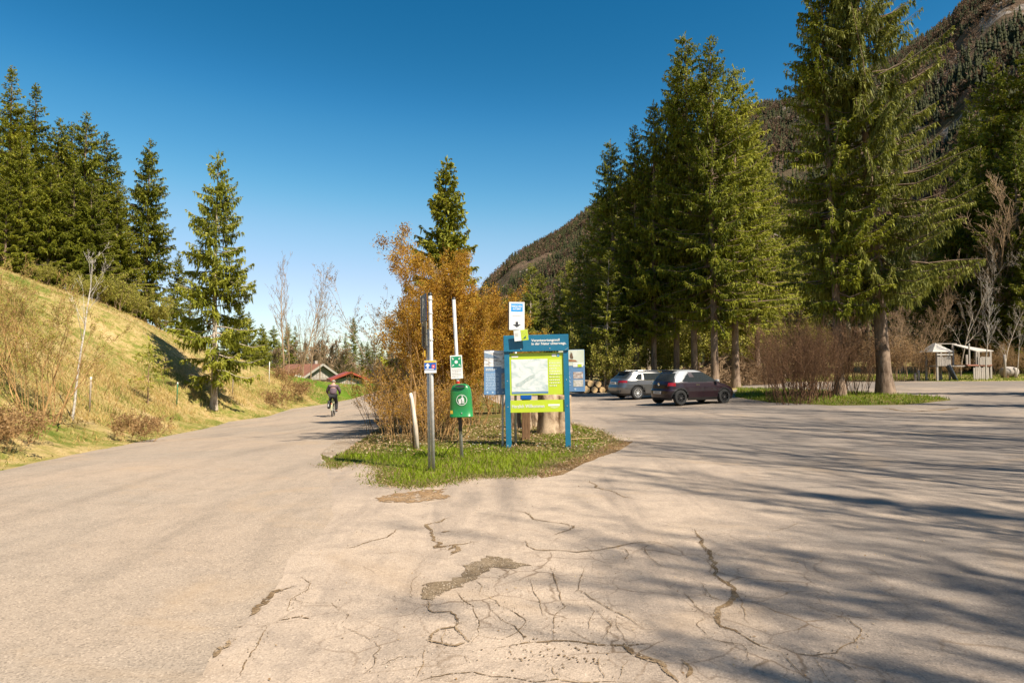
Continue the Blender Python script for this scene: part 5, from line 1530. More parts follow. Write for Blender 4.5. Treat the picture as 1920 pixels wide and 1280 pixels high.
shape('arrow', M_DARKINK, fp, [(-0.028, z0 + 0.185), (0.028, z0 + 0.185), (0.028, z0 + 0.125), (0.092, z0 + 0.125), (0.0, z0 + 0.062), (-0.092, z0 + 0.125), (-0.028, z0 + 0.125)], -0.0515)
# card below it
d = 14.35
NC = thing('notice_card', 'small tilted white and lime card with dark bird on the notice board top', 'notice', (xat(977, d), d, hat(628.5, d)))
NC.rotation_euler = (0, R(-6), R(-4))
b = MB(); b.box((0, 0, 0), (0.295, 0.006, 0.225)); cb = b.build('card', M_WHITE, NC)
lp = plate('lime_field', M_LIME, cb, 0.0, 0.146, -0.111, 0.111, -0.0045)
lines('small_print', M_LIMEPALE, cb, 0.01, 0.13, -0.005, 0.085, -0.0068, 4, 3, 0.5)
lines('small_print', M_GREY, cb, -0.13, -0.05, -0.02, 0.06, -0.0045, 5, 6, 0.25)
shape('bird', simple('bird_ink', (0.02, 0.11, 0.10), None, 0.6), cb, [(0.012, -0.088), (0.045, -0.066), (0.075, -0.035), (0.108, -0.012), (0.098, -0.035), (0.092, -0.052), (0.108, -0.062), (0.092, -0.07), (0.080, -0.066), (0.072, -0.085), (0.062, -0.070), (0.040, -0.080)], -0.0075)

# ------------------------------------------------------------------ parking sign on two poles
px_, py_ = xat(813.5, 11.1), 11.1
zg = float(zt(px_, py_)[0])
PS = thing('parking_sign', 'double pole parking sign with dark blue P plate seen almost edge on', 'sign', (px_, py_, zg))
PS.rotation_euler = (0, R(-1.35), 0)
b = MB(); b.tube([(0, 0, -0.1), (0, 0, 2.86)], 0.031, 14); pl = b.build('pole', M_STEEL, PS, smooth=True)
b = MB(); b.lathe([(0.0, 0.03), (0.030, 0.025), (0.037, 0.0), (0.037, -0.02)], 14, 'z', (0, 0, 2.865)); b.build('cap', M_BLACK, pl)
b = MB(); b.tube([(-0.075, 0.10, -0.1), (-0.062, 0.08, 2.3)], 0.024, 10); b.build('pole', M_STEEL, PS, smooth=True)
def edge_plate(name, m, z0, z1, half, dx=-0.105):
    e = bpy.data.objects.new(name, None)
    b = MB(); b.box((0, 0, (z0 + z1) / 2), (half * 2, 0.014, z1 - z0))
    o = b.build(name, m, PS, bevel=0.002)
    o.location = (dx, 0, 0); o.rotation_euler = (0, 0, R(-73))
    bpy.data.objects.remove(e)
    return o
pp = edge_plate('parking_plate', M_NAVY, 2.415, 2.86, 0.23)
text('letter_p', 'P', simple('dull_white', (0.7, 0.7, 0.72), None, 0.5), pp, -0.01, 2.64, -0.0082, 0.42, 'CENTER', 0.004)
b = MB(); b.box((-0.232, 0, 2.637), (0.006, 0.034, 0.45)); b.build('plate_rim', M_STEEL, pp)
for za, zb in ((2.215, 2.405), (2.02, 2.20)):
    gp = edge_plate('supplementary_plate', M_BACKPLATE, za, zb, 0.23)
    lines('small_print', simple('plate_print', (0.34, 0.32, 0.27), None, 0.6), gp, -0.15, 0.15, za + 0.05, zb - 0.05, -0.0085, 2, 4, 0.4)
sp_ = MB(); sp_.box((-0.115, 0.10, 2.16), (0.03, 0.30, 0.36)); sp_.build('rear_plate', simple('brown_plate', (0.10, 0.075, 0.055), None, 0.6), PS)
sy = MB(); sy.box((-0.105, 0.05, 1.90), (0.012, 0.09, 0.10)); sy.build('sticker', M_YELLOW, PS)
cl_ = MB()
for z in (2.3, 2.12, 2.55, 2.78):
    cl_.lathe([(0.036, -0.012), (0.041, -0.012), (0.041, 0.012), (0.036, 0.012)], 14, 'z', (0, 0, z))
cl_.build('clamp', M_STEEL, pl)
W2, za, zb = 0.195, 1.58, 1.785
b = MB(); b.box((-0.012, -0.045, (za + zb) / 2), (W2, 0.008, zb - za)); rs = b.build('direction_plate', M_WHITE, PS, bevel=0.003)
plate('yellow_band', M_YELLOW, rs, -0.107, 0.083, zb - 0.035, zb - 0.003, -0.0505)
bf = plate('blue_field', M_TRAFBLUE, rs, -0.107, 0.083, za + 0.048, zb - 0.037, -0.0505)
shape('arrow', M_WHITE, bf, [(-0.068, za + 0.080), (-0.040, za + 0.080), (-0.040, za + 0.118), (-0.014, za + 0.118), (-0.054, za + 0.160), (-0.094, za + 0.118), (-0.068, za + 0.118)], -0.0525)
plate('red_square', simple('pink_red_print', (0.72, 0.08, 0.10), None, 0.5), bf, 0.014, 0.062, za + 0.080, za + 0.136, -0.0525)
shape('square_mark', M_WHITE, bf, [(0.028, za + 0.090), (0.052, za + 0.100), (0.034, za + 0.124)], -0.0545)
lines('small_print', M_WHITE, bf, -0.095, 0.045, za + 0.054, za + 0.070, -0.0525, 1, 5, 0.8)

# ------------------------------------------------------------------ assembly point sign, bin
px_, py_ = xat(866.5, 12.75), 12.75
zg = float(zt(px_, py_)[0])
AS = thing('assembly_sign', 'leaning steel pole with small green and white assembly point plate beside the bin', 'sign', (px_, py_, zg))
LEAN = R(-3.1)
AS.rotation_euler = (0, LEAN, 0)
b = MB(); b.tube([(0, 0, -0.1), (0, 0, 2.97)], 0.033, 14); pl = b.build('pole', M_STEEL, AS, smooth=True)
b = MB(); b.lathe([(0, 0.025), (0.030, 0.02), (0.036, 0.0), (0.036, -0.015)], 14, 'z', (0, 0, 2.975)); b.build('cap', M_BLACK, pl)
b = MB(); b.lathe([(0.034, 1.37), (0.0352, 1.37), (0.0352, 1.43), (0.034, 1.43)], 14); b.build('red_band', M_RED, AS)
b = MB(); b.lathe([(0.034, 0.50), (0.036, 0.50), (0.036, 0.80), (0.034, 0.80)], 14); b.build('sleeve', simple('brown_sleeve', (0.07, 0.05, 0.04), None, 0.7), AS)
za, zb = 1.475, 1.91
b = MB(); b.box((-0.01, -0.042, (za + zb) / 2), (0.222, 0.008, zb - za)); ap = b.build('plate', M_WHITE, AS, bevel=0.003)
gs = plate('green_field', M_SIGNGREEN, ap, -0.105, 0.085, 1.685, 1.89, -0.0475)
shape('dot', M_WHITE, gs, disc_poly(-0.01, 1.787, 0.030, 18), -0.0492)
for sx_ in (-1, 1):
    for sz_ in (-1, 1):
        def pt(u, v):
            return (-0.01 + sx_ * (0.045 + u), 1.787 + sz_ * (0.045 + v))
        shape('arrow', M_WHITE, gs, [pt(0, 0), pt(0.028, 0), pt(0.019, 0.009), pt(0.038, 0.030), pt(0.030, 0.038), pt(0.009, 0.019), pt(0, 0.028)], -0.0492)
lines('small_print', M_GREY, ap, -0.10, 0.08, 1.50, 1.665, -0.0475, 6, 8, 0.45)
# bin on the same pole
LB_ = thing('litter_bin', 'green rounded litter bin with white emblem hanging on the leaning pole', 'litter bin', (px_ + math.sin(LEAN) * 1.1 + 0.085, py_ - 0.165, zg + 0.0), 0)
LB_.rotation_euler = (0, R(-1.6), R(-3))
def bin_ring(hw, hd, z, n=36, ex=3.2):
    out = []
    for k in range(n):
        a = 2 * math.pi * k / n
        c, s = math.cos(a), math.sin(a)
        out.append((hw * math.copysign(abs(c) ** (2 / ex), c), hd * math.copysign(abs(s) ** (2 / ex), s), z))
    return out
prof = [(0.214, 0.130, 0.775), (0.218, 0.133, 0.778), (0.218, 0.133, 0.795), (0.212, 0.128, 0.80), (0.206, 0.125, 0.95), (0.199, 0.121, 1.10), (0.192, 0.117, 1.22), (0.183, 0.112, 1.275), (0.168, 0.103, 1.32), (0.145, 0.09, 1.352), (0.110, 0.07, 1.373), (0.06, 0.04, 1.383), (0.0, 0.0, 1.385)]
b = MB(); vs = []; fs = []
for i, q in enumerate(prof):
    vs += bin_ring(*q)
n = 36
for i in range(len(prof) - 1):
    for k in range(n):
        fs.append((i * n + k, i * n + (k + 1) % n, (i + 1) * n + (k + 1) % n, (i + 1) * n + k))
fs.append(tuple(range(n)))
b.add(vs, fs)
bb = b.build('body', M_GREEN, LB_, smooth=True)
b = MB(); b.tube([(-0.075, -0.098, 1.335), (0.075, -0.098, 1.335)], 0.021, 12)
slot = [(0.098 * math.cos(a) * 1.0, 0.024 * math.sin(a)) for a in [2 * math.pi * k / 24 for k in range(24)]]
b = MB(); vs = []
for (u, v) in slot:
    vs.append((u, -0.104 + v * 0.75, 1.328 + v * 1.25))
top = [(p[0], p[1] - 0.016, p[2] + 0.010) for p in vs]
b.add(vs + top, [tuple(range(24, 48))] + [(i, (i + 1) % 24, (i + 1) % 24 + 24, i + 24) for i in range(24)])
b.build('opening', M_BLACK, LB_)
b = MB(); b.tube([(p[0] * 1.04, p[1] - 0.017, p[2] + 0.011) for p in vs + vs[:1]], 0.006, 6, False); b.build('opening_rim', M_GREEN, LB_)
EMY = -0.1278
em = ring_mesh('emblem_ring', M_WHITE, LB_, 0.028, 1.09, 0.089, 0.099, EMY - 0.004)
em.rotation_euler = (0, 0, 0)
e = MB()
ox, oz = 0.028, 1.09
def ep(l):
    return [(ox + u * 0.1, oz + v * 0.1) for u, v in l]
Y0, Y1 = EMY - 0.0055, EMY - 0.0025
e.prism(ep([(-0.62, 0.10), (-0.08, 0.10), (-0.15, -0.66), (-0.52, -0.66)]), Y0, Y1)       # basket
e.prism(ep([(-0.66, 0.16), (-0.10, 0.28), (-0.09, 0.20), (-0.64, 0.09)]), Y0 - .003, Y1 - .003)
e.prism(ep(disc_and) if False else [(a, c) for a, c in disc_poly(ox + 0.012, oz + 0.064, 0.0135, 12)], Y0, Y1)   # head
e.prism(ep([(0.02, 0.48), (0.24, 0.50), (0.44, 0.24), (0.46, -0.66), (0.30, -0.66), (0.26, -0.12), (0.20, -0.12), (0.14, -0.66), (0.00, -0.66), (0.04, 0.10), (-0.02, 0.18), (-0.26, 0.02), (-0.30, 0.10), (-0.10, 0.32)]), Y0 - .0015, Y1 - .0015)  # person
e.build('emblem', M_WHITE, LB_)
st_ = plate('sticker', M_YELLOW, LB_, -0.185, -0.14, 0.845, 0.905, -0.1335)
b = MB(); b.tube([(0.02, -0.128, 0.84), (0.02, -0.134, 0.86)], 0.009, 8); b.build('lock', M_STEEL, LB_)
b = MB(); b.box((0, 0.118, 1.0), (0.10, 0.02, 0.36)); b.build('bracket', M_STEEL, LB_)
# black cable under the bin
cb_ = MB()
pts_ = [(0.10, 0.0, 0.80), (0.155, 0.02, 0.74), (0.165, 0.03, 0.64), (0.12, 0.04, 0.50), (0.02, 0.06, 0.40), (-0.10, 0.09, 0.30), (-0.24, 0.14, 0.19), (-0.33, 0.2, 0.06), (-0.36, 0.22, 0.0)]
fine = []
for i in range(len(pts_) - 1):
    for k in range(4):
        fine.append(Vector(pts_[i]).lerp(Vector(pts_[i + 1]), k / 4))
cb_.tube(fine, 0.006, 6)
co = cb_.build('cable', M_BLACK, None, smooth=True); co.location = (px_, py_, zg)
tag(co, 'thin black cable sagging from under the green bin to the grass', 'cable')

# ------------------------------------------------------------------ stake, stumps
x0, y0 = xat(784, 14.25), 14.25; zg = float(zt(x0, y0)[0])
b = MB(); b.tube([(0.0, 0, -0.1), (-0.05, 0, 0.5), (-0.13, 0.0, 1.05), (-0.155, 0, 1.17)], [0.050, 0.046, 0.040, 0.034], 10)
o = b.build('stake', simple('peeled_wood', (0.68, 0.60, 0.50), (0.46, 0.37, 0.28), 0.85, 9, 0, 0.4, 0, (1, 1, 0.3)), None, smooth=True); o.location = (x0, y0, zg)
tag(o, 'leaning whitish peeled wooden stake in front of the brown brushwood', 'stake')
b = MB(); b.tube([(0, 0, -0.1), (0.0, 0, 1.20)], [0.040, 0.034], 9)
o = b.build('stake', M_BARK_TAN, None, smooth=True); o.location = (x0 - 0.10, y0 + 0.18, zg)
tag(o, 'upright brown stake right behind the whitish leaning one', 'stake')
b = MB(); b.tube([(-0.30, 0, 0.03), (0.0, 0.02, 0.05), (0.30, 0.06, 0.06)], [0.012, 0.014, 0.010], 7)
o = b.build('stick', M_CUT, None); o.location = on_ground(xat(1095, 15.9), 15.9); tag(o, 'pale stick lying in the grass right of the notice board', 'stick')
def log_post(px, d, r0, h_, label, seed, tilt=0.0):
    rr = random.Random(seed); b = MB(); n = 18
    vs, fs = [], []
    levels = [-0.05, 0.04, 0.15, h_ * 0.4, h_ * 0.75, h_ - 0.02, h_]
    amp = [rr.uniform(0.9, 1.12) for _ in range(n)]
    for i, z in enumerate(levels):
        fl = 1.18 if i < 2 else 1.06 if i == 2 else 1.0 if i < 6 else 0.96
        for k in range(n):
            a = 2 * math.pi * k / n
            r_ = r0 * fl * amp[k] * rr.uniform(0.97, 1.03)
            vs.append((r_ * math.cos(a), r_ * math.sin(a), z + (rr.uniform(-0.015, 0.015) if i else 0)))
    for i in range(len(levels) - 1):
        for k in range(n):
            fs.append((i * n + k, i * n + (k + 1) % n, (i + 1) * n + (k + 1) % n, (i + 1) * n + k))
    b.add(vs, fs)
    r = thing('log_block', label, 'log', on_ground(xat(px, d), d), rr.uniform(0, 6), 'upright log blocks behind the notice board')
    b.build('bark', M_LOGBARK, r, smooth=True)
    c = MB(); m_ = (len(levels) - 1) * n
    c.add([(p[0], p[1], p[2] + 0.002) for p in vs[m_:m_ + n]] + [(0, 0, h_ + 0.004)], [(k, (k + 1) % n, n) for k in range(n)])
    c.build('cut_face', M_CUT, r)
    return r
log_post(1027, 17.8, 0.26, 1.02, 'thick upright log block with torn bark behind the board, left of the pair', 1)
log_post(1055, 18.0, 0.22, 0.98, 'pale upright log block beside the right post of the notice board', 2)
log_post(987, 19.4, 0.13, 0.78, 'thin upright log block between the thick ones and the left board post', 3)
log_post(966, 19.6, 0.15, 0.72, 'short upright log block next to the left post of the notice board', 4)
log_post(1002, 20.3, 0.12, 0.60, 'low dark log block in the shade behind the thick ones', 5)

# ------------------------------------------------------------------ posts on the left bank
for px, d, h_, m, lab in [(333, 30.5, 1.05, simple('green_post', (0.05, 0.20, 0.10), None, 0.6), 'thin green snow marker post on the bank left of the roadside spruce'), (170, 19.5, 0.95, M_BARK_PALE, 'weathered grey stake leaning on the bank right of the white birch'), (437, 37.5, 1.0, M_WOODGREY, 'grey stake on the bank right of the roadside spruce'), (505, 47, 1.6, M_WHITE, 'white marker post on the bank before the bend')]:
    b = MB(); b.tube([(0, 0, -0.1), (0.02, 0, h_ * 0.8), (0.025, 0, h_)], 0.026, 8)
    r = thing('marker_post', lab, 'post', on_ground(xat(px, d), d), 0, 'posts on the left bank')
    b.build('shaft', m, r, smooth=True)
    b = MB(); b.tube([(0.0245, 0, h_ * 0.985), (0.026, 0, h_ + 0.05)], 0.029, 8); b.build('cap', M_WHITE, r)
# ------------------------------------------------------------------ barns at the end of the road
M_TILE = simple('brown_roof_tiles', (0.30, 0.125, 0.065), (0.20, 0.085, 0.05), 0.8, 1.2, 0, 0.4, 0, (1, 1, 1))
M_REDROOF = simple('red_sheet_roof', (0.34, 0.06, 0.03), (0.27, 0.048, 0.025), 0.5, 0.8)
M_ORANGE = simple('orange_tiles', (0.62, 0.17, 0.03), (0.48, 0.12, 0.025), 0.7, 1.5)
M_DARKWOOD = barkmat('dark_boards', (0.085, 0.055, 0.035), (0.035, 0.022, 0.015), 3, (4, 4, 0.3), 0.4)
def barn(name, label, loc, rz, W, L, eave, ridge, over, wall_m, gable_m, roof_m, trim_m, group=None, gable_low=0.0, planks=True):
    """gable end faces local -Y"""
    r = thing(name, label, 'barn', loc, rz, group)
    b = MB()
    b.box((0, L / 2, eave / 2 - 0.2), (W, L, eave + 0.4))
    b.build('wall', wall_m, r)
    for ya, yb in ((0.0, 0.12), (L - 0.12, L)):
        g = MB(); g.prism([(-W / 2, eave), (W / 2, eave), (0, ridge)], ya, yb); g.build('gable', gable_m, r)
    if planks:
        p = MB(); n = int(W / 0.5)
        for i in range(n):
            x = -W / 2 + (i + 0.5) * W / n
            top = eave + (ridge - eave) * (1 - abs(x) / (W / 2)) - 0.25
            lo = gable_low
            p.box((x, -0.03, (lo + top) / 2), (W / n - 0.06, 0.05, top - lo))
        p.build('gable_boards', gable_m, r)
    sl = math.atan2(ridge - eave, W / 2)
    hw = (W / 2 + over) / math.cos(sl)
    rf = MB()
    for s in (-1, 1):
        rot = Matrix.Rotation(s * sl, 3, 'Y')
        rf.box((s * (W / 2 + over) / 2 + s * 0.0, L / 2, ridge + 0.13 - math.tan(sl) * (W / 2 + over) / 2), (hw, L + 2 * over, 0.14), rot)
    ro = rf.build('roof', roof_m, r)
    vb = MB()
    for s in (-1, 1):
        rot = Matrix.Rotation(s * sl, 3, 'Y')
        vb.box((s * (W / 2 + over) / 2, -over - 0.04, ridge + 0.09 - math.tan(sl) * (W / 2 + over) / 2), (hw, 0.06, 0.30), rot)
    vb.build('bargeboard', trim_m, ro)
    return r
d = 86
zb_ = float(zt(xat(620, d), d)[0])
BN1 = barn('barn', 'big barn with brown tiled roof and grey boarded gable left of the cyclist head', (xat(602, d), d, zb_), R(40), 6.6, 12.0, 1.7, 3.9, 0.7, M_DARKWOOD, M_WOODGREY, M_TILE, simple('pale_trim', (0.36, 0.33, 0.28), None, 0.7), gable_low=1.9)
b = MB(); b.box((1.6, 5.5, 4.05), (0.45, 0.45, 1.1)); ch = b.build('chimney', M_WOODGREY, BN1)
b = MB(); b.box((-2.3, -0.06, 0.85), (1.5, 0.06, 1.7)); b.build('door', M_WOODBROWN, BN1)
BN2 = barn('barn', 'low barn with bright red roof and grey board front right of the cyclist', (xat(656, 76), 76, float(zt(xat(656, 76), 76)[0])), R(20), 4.3, 5.2, 1.75, 2.6, 0.75, M_WOODGREY, M_DARKWOOD, M_REDROOF, M_REDROOF, planks=False)
p = MB()
for i in range(14):
    x = -1.95 + i * 0.30
    p.box((x, -0.05, 0.78 + 0.08 * (1 - abs(x) / 2.1) * 3), (0.27, 0.06, 1.56 + 0.16 * (1 - abs(x) / 2.1) * 3))
p.build('front_boards', M_WOODGREY, BN2)
b = MB(); b.box((0.55, -0.095, 0.95), (0.85, 0.05, 1.85)); b.build('door', M_WOODGREY, BN2)
barn('shed', 'small shed with orange tiled roof at the left end of the brown barn', (xat(557, 79), 79, float(zt(xat(557, 79), 79)[0])), R(35), 2.2, 2.4, 1.3, 2.1, 0.35, M_DARKWOOD, M_DARKWOOD, M_ORANGE, simple('white_trim', (0.66, 0.63, 0.56), None, 0.7), planks=False)
barn('hut', 'tiny dark hut at the far right of the meadow', (xat(716, 112), 112, float(zt(xat(716, 112), 112)[0])), R(15), 3.4, 4.0, 1.7, 2.9, 0.4, M_DARKWOOD, M_DARKWOOD, M_DARKWOOD, M_DARKWOOD, planks=False)
fx = thing('rail_fence', 'pale wooden rail fence along the far edge of the meadow', 'fence', (xat(690, 106), 106, float(zt(xat(690, 106), 106)[0])), R(4))
b = MB(); b.box((2.5, 0, 0.85), (9, 0.06, 0.14)); b.build('rail', M_CUT, fx)
b = MB(); b.box((2.5, 0, 0.45), (9, 0.06, 0.14)); b.build('rail', M_CUT, fx)
for k in range(6):
    b = MB(); b.box((-1.9 + k * 1.76, 0.08, 0.5), (0.12, 0.1, 1.1)); b.build('post', M_WOODGREY, fx)

BN1.scale = (0.83,) * 3; BN2.scale = (0.73,) * 3
# ------------------------------------------------------------------ log pile, brush pile behind the cars
lx, ld = xat(1118, 45), 45.0
lz = float(zt(lx, ld)[0])
for i, (dx, dz, r_, L_) in enumerate([(-0.55, 0.24, 0.25, 2.4), (-0.02, 0.22, 0.22, 2.4), (0.5, 0.2, 0.2, 2.4), (-0.28, 0.62, 0.22, 2.3), (0.24, 0.58, 0.2, 2.3), (1.35, 0.25, 0.25, 2.2), (1.85, 0.22, 0.22, 2.2), (1.6, 0.64, 0.2, 2.2)]):
    r = thing('cut_log', 'cut log with bright yellow end on the pile left of the silver car', 'log', (lx + dx - 0.1, ld, lz + dz), R(12), 'cut logs piled left of the silver car')
    b = MB(); b.lathe([(r_, -0.0), (r_ * 1.03, 0.2), (r_, L_)], 14, 'y'); b.build('bark', M_BARK_TAN, r, smooth=True)
    b = MB(); b.prism(disc_poly(0, 0, r_ * 0.97, 14), -0.008, 0.004); b.build('cut_face', M_CUT, r)
fx = thing('rail_fence', 'low grey rail fence behind the log pile', 'fence', (xat(1118, 50), 50, float(zt(xat(1118, 50), 50)[0])), R(3))
for z in (0.95, 0.55):
    b = MB(); b.box((0.2, 0, z), (5.0, 0.06, 0.10)); b.build('rail', M_WOODGREY, fx)
for k in range(4):
    b = MB(); b.box((-2.2 + k * 1.6, 0.09, 0.55), (0.14, 0.12, 1.25)); b.build('post', M_WOODGREY, fx)
# brush pile: cut branches heaped into a mound
rg = np.random.default_rng(31)
n = 5200
bxp, byp = xat(1372, 50.5), 50.5
a = rg.uniform(0, 2 * np.pi, n); rr = np.sqrt(rg.random(n))
hx, hy = 3.6 * rr * np.cos(a), 2.2 * rr * np.sin(a)
hz = 2.3 * (1 - rr ** 1.4) * rg.uniform(0.55, 1.02, n)
P0 = np.stack([hx, hy, hz + 0.05], 1)
dirn = unit(np.stack([np.cos(a) * 0.8 + rg.normal(0, .6, n), np.sin(a) * 0.8 + rg.normal(0, .6, n), -0.45 + rg.normal(0, .35, n)], 1)) * rg.uniform(0.35, 1.0, (n, 1))
P1 = P0 + dirn; P1[:, 2] = np.maximum(P1[:, 2], 0.0)
V, Fq = tubes(P0, P1, rg.uniform(0.012, 0.03, n), rg.uniform(0.006, 0.014, n), 3)
o = put('brush_pile', np_mesh('brush', V, [Fq]), M_BARK_TAN); o.location = (bxp, byp, float(zt(bxp, byp)[0]))
tag(o, 'large heap of cut brown branches behind the small dark car', 'brush pile')
o = put('brush_pile', np_mesh('brush', V[:len(V) * 2 // 3 // 6 * 6], [Fq[:len(Fq) * 2 // 3 // 3 * 3]]), M_BARK_TAN); o.location = (xat(1290, 52), 52, float(zt(xat(1290, 52), 52)[0])); o.scale = (0.6, 0.8, 0.6); o.rotation_euler = (0, 0, 2)
tag(o, 'smaller heap of cut branches above the roof of the small dark car', 'brush pile')

# ------------------------------------------------------------------ playhouse
d = 46.0
s_ = d / F
PHX = xat(1790, d); PHZ = float(zt(PHX, d)[0])
PHS = thing('playhouse', 'grey wooden climbing playhouse with two pale roofs at the far edge of the lot', 'playhouse', (PHX, d, PHZ), R(0))
def ux(px):
    return (px - 1790) * s_
def uz(py):
    return hat(py, d) - PHZ
M_ROOFPALE = simple('silvered_roof_boards', (0.47, 0.43, 0.38), (0.36, 0.325, 0.285), 0.8, 3, 0, 0.3, 0, (0.3, 1, 6))
# pointed roof
ap_, e0, e1, ez = (ux(1752.5), uz(643)), ux(1736), ux(1776.5), uz(660)
b = MB()
vs = [(e0, -0.75, ez), (e1, -0.75, ez), (e1, 0.75, ez), (e0, 0.75, ez), (ap_[0], -0.12, ap_[1]), (ap_[0], 0.12, ap_[1])]
b.add(vs, [(0, 1, 4), (1, 2, 5, 4), (2, 3, 5), (3, 0, 4, 5), (3, 2, 1, 0)])
b.build('pointed_roof', M_ROOFPALE, PHS)
# shed roof over the right tower, tilted towards the viewer
b = MB()
A = [(ux(1798), 0.75, uz(644)), (ux(1807), 0.75, uz(644.5)), (ux(1850), -0.65, uz(657.5)), (ux(1819), -0.65, uz(658.5))]
lo = [(p[0], p[1], p[2] - 0.06) for p in A]
b.add(A + lo, [(0, 1, 2, 3), (7, 6, 5, 4), (0, 4, 5, 1), (1, 5, 6, 2), (2, 6, 7, 3), (3, 7, 4, 0)])
b.build('sloping_roof', M_ROOFPALE, PHS)
b = MB(); b.box(((ux(1771) + ux(1808)) / 2, 0.78, uz(643.5)), (ux(1808) - ux(1771), 0.10, 0.06)); b.build('ridge_beam', M_WOODGREY, PHS)
def post_(px, y, r0, r1, wd=0.11):
    b = MB(); b.box((ux(px), y, (uz(r0) + uz(r1)) / 2), (wd, wd, uz(r0) - uz(r1))); b.build('post', M_WOODGREY, PHS)
for px, y, r0, r1 in ((1746, -0.6, 660, 713), (1769, -0.6, 660, 713), (1746, 0.6, 660, 713), (1769, 0.6, 660, 713), (1776, 0.72, 645, 713), (1799, 0.7, 646, 713), (1803, -0.5, 665, 684), (1819, -0.6, 660, 713), (1845, -0.6, 659, 713), (1846, 0.6, 652, 713)):
    post_(px, y, r0, r1)
def boards(name, p0, p1, r0, r1, y, n, m=M_WOODGREY, seed=1):
    rr_ = random.Random(seed)
    b = MB(); wd = (ux(p1) - ux(p0)) / n
    for i in range(n):
        t_ = uz(r0) + rr_.uniform(-0.05, 0.03)
        b.box((ux(p0) + wd * (i + .5), y + rr_.uniform(-.012, .012), (t_ + uz(r1)) / 2), (wd * 0.86, 0.035, t_ - uz(r1)))
    b.build(name, m, PHS)
boards('board_wall', 1811, 1840, 688, 712, -0.70, 8, M_WOODGREY, 1)
boards('railing', 1820, 1844, 669, 684, -0.70, 8, M_WOODGREY, 2)
boards('board_wall', 1745, 1770, 668, 686, -0.68, 7, M_WOODGREY, 3)
boards('railing', 1772, 1788, 671, 684, 0.3, 6, M_WOODGREY, 4)
b = MB(); b.box(((ux(1801) + ux(1846)) / 2, 0, uz(684.5)), (ux(1846) - ux(1801), 1.4, 0.09)); b.build('platform', simple('red_boards', (0.36, 0.15, 0.10), None, 0.8), PHS)
b = MB(); b.box(((ux(1745) + ux(1801)) / 2, 0.1, uz(686)), (ux(1801) - ux(1745), 1.2, 0.09)); b.build('platform', M_WOODGREY, PHS)
b = MB(); b.box(((ux(1744) + ux(1773)) / 2, -0.72, uz(665)), (ux(1773) - ux(1744), 0.06, 0.10)); b.build('top_beam', M_ROOFPALE, PHS)
b = MB()
rot = Matrix.Rotation(R(-62), 3, 'Y')
for sy_ in (-1.05, -0.65):
    b.tube([(ux(1765), sy_ + 0.2, uz(683)), (ux(1773), sy_ - 0.1, uz(711))], 0.035, 8)
sl_ = [(ux(1764), -0.85, uz(684)), (ux(1764), -0.45, uz(684)), (ux(1774), -0.8, uz(712)), (ux(1774), -1.2, uz(712))]
b.add(sl_ + [(p[0] - 0.03, p[1], p[2] - 0.03) for p in sl_], [(0, 1, 2, 3), (7, 6, 5, 4), (0, 4, 5, 1), (1, 5, 6, 2), (2, 6, 7, 3), (3, 7, 4, 0)])
b.build('slide', simple('dark_slide', (0.06, 0.07, 0.09), None, 0.35), PHS)
b = MB(); b.tube([(ux(1808), -0.5, uz(644)), (ux(1808), -0.5, uz(684))], 0.05, 8); b.build('support', M_ROOFPALE, PHS)
r = thing('play_barrel', 'pale wooden barrel lying on a stand at the right picture edge', 'barrel', (xat(1891, 46.5), 46.5, float(zt(xat(1891, 46.5), 46.5)[0])))
b = MB(); b.lathe([(0, 0), (0.27, 0.0), (0.34, 0.3), (0.35, 0.5), (0.34, 0.7), (0.27, 1.0), (0, 1.0)], 16, 'x', (-0.5, 0, 0.42)); b.build('staves', M_WOODGREY, r, smooth=True)
b = MB(); b.box((-0.3, 0, 0.06), (0.14, 0.6, 0.16)); b.box((0.3, 0, 0.06), (0.14, 0.6, 0.16)); b.build('stand', M_WOODBROWN, r)
for i, (px, h_) in enumerate([(1721, 0.75), (1715, 0.55), (1883, 1.6), (1902, 0.7)]):
    b = MB(); b.tube([(0, 0, -0.1), (0.02, 0, h_ * .7), (0.0, 0, h_)], [0.09, 0.08, 0.075], 9)
    o = b.build('wooden_post', M_WOODGREY, None, smooth=True); o.location = on_ground(xat(px, 46.2), 46.2)
    tag(o, ['grey wooden post left of the playhouse', 'short grey stub of a post left of the playhouse', 'tall grey post beside the lying barrel', 'low grey post at the right picture edge'][i], 'post', 'wooden posts along the playground')

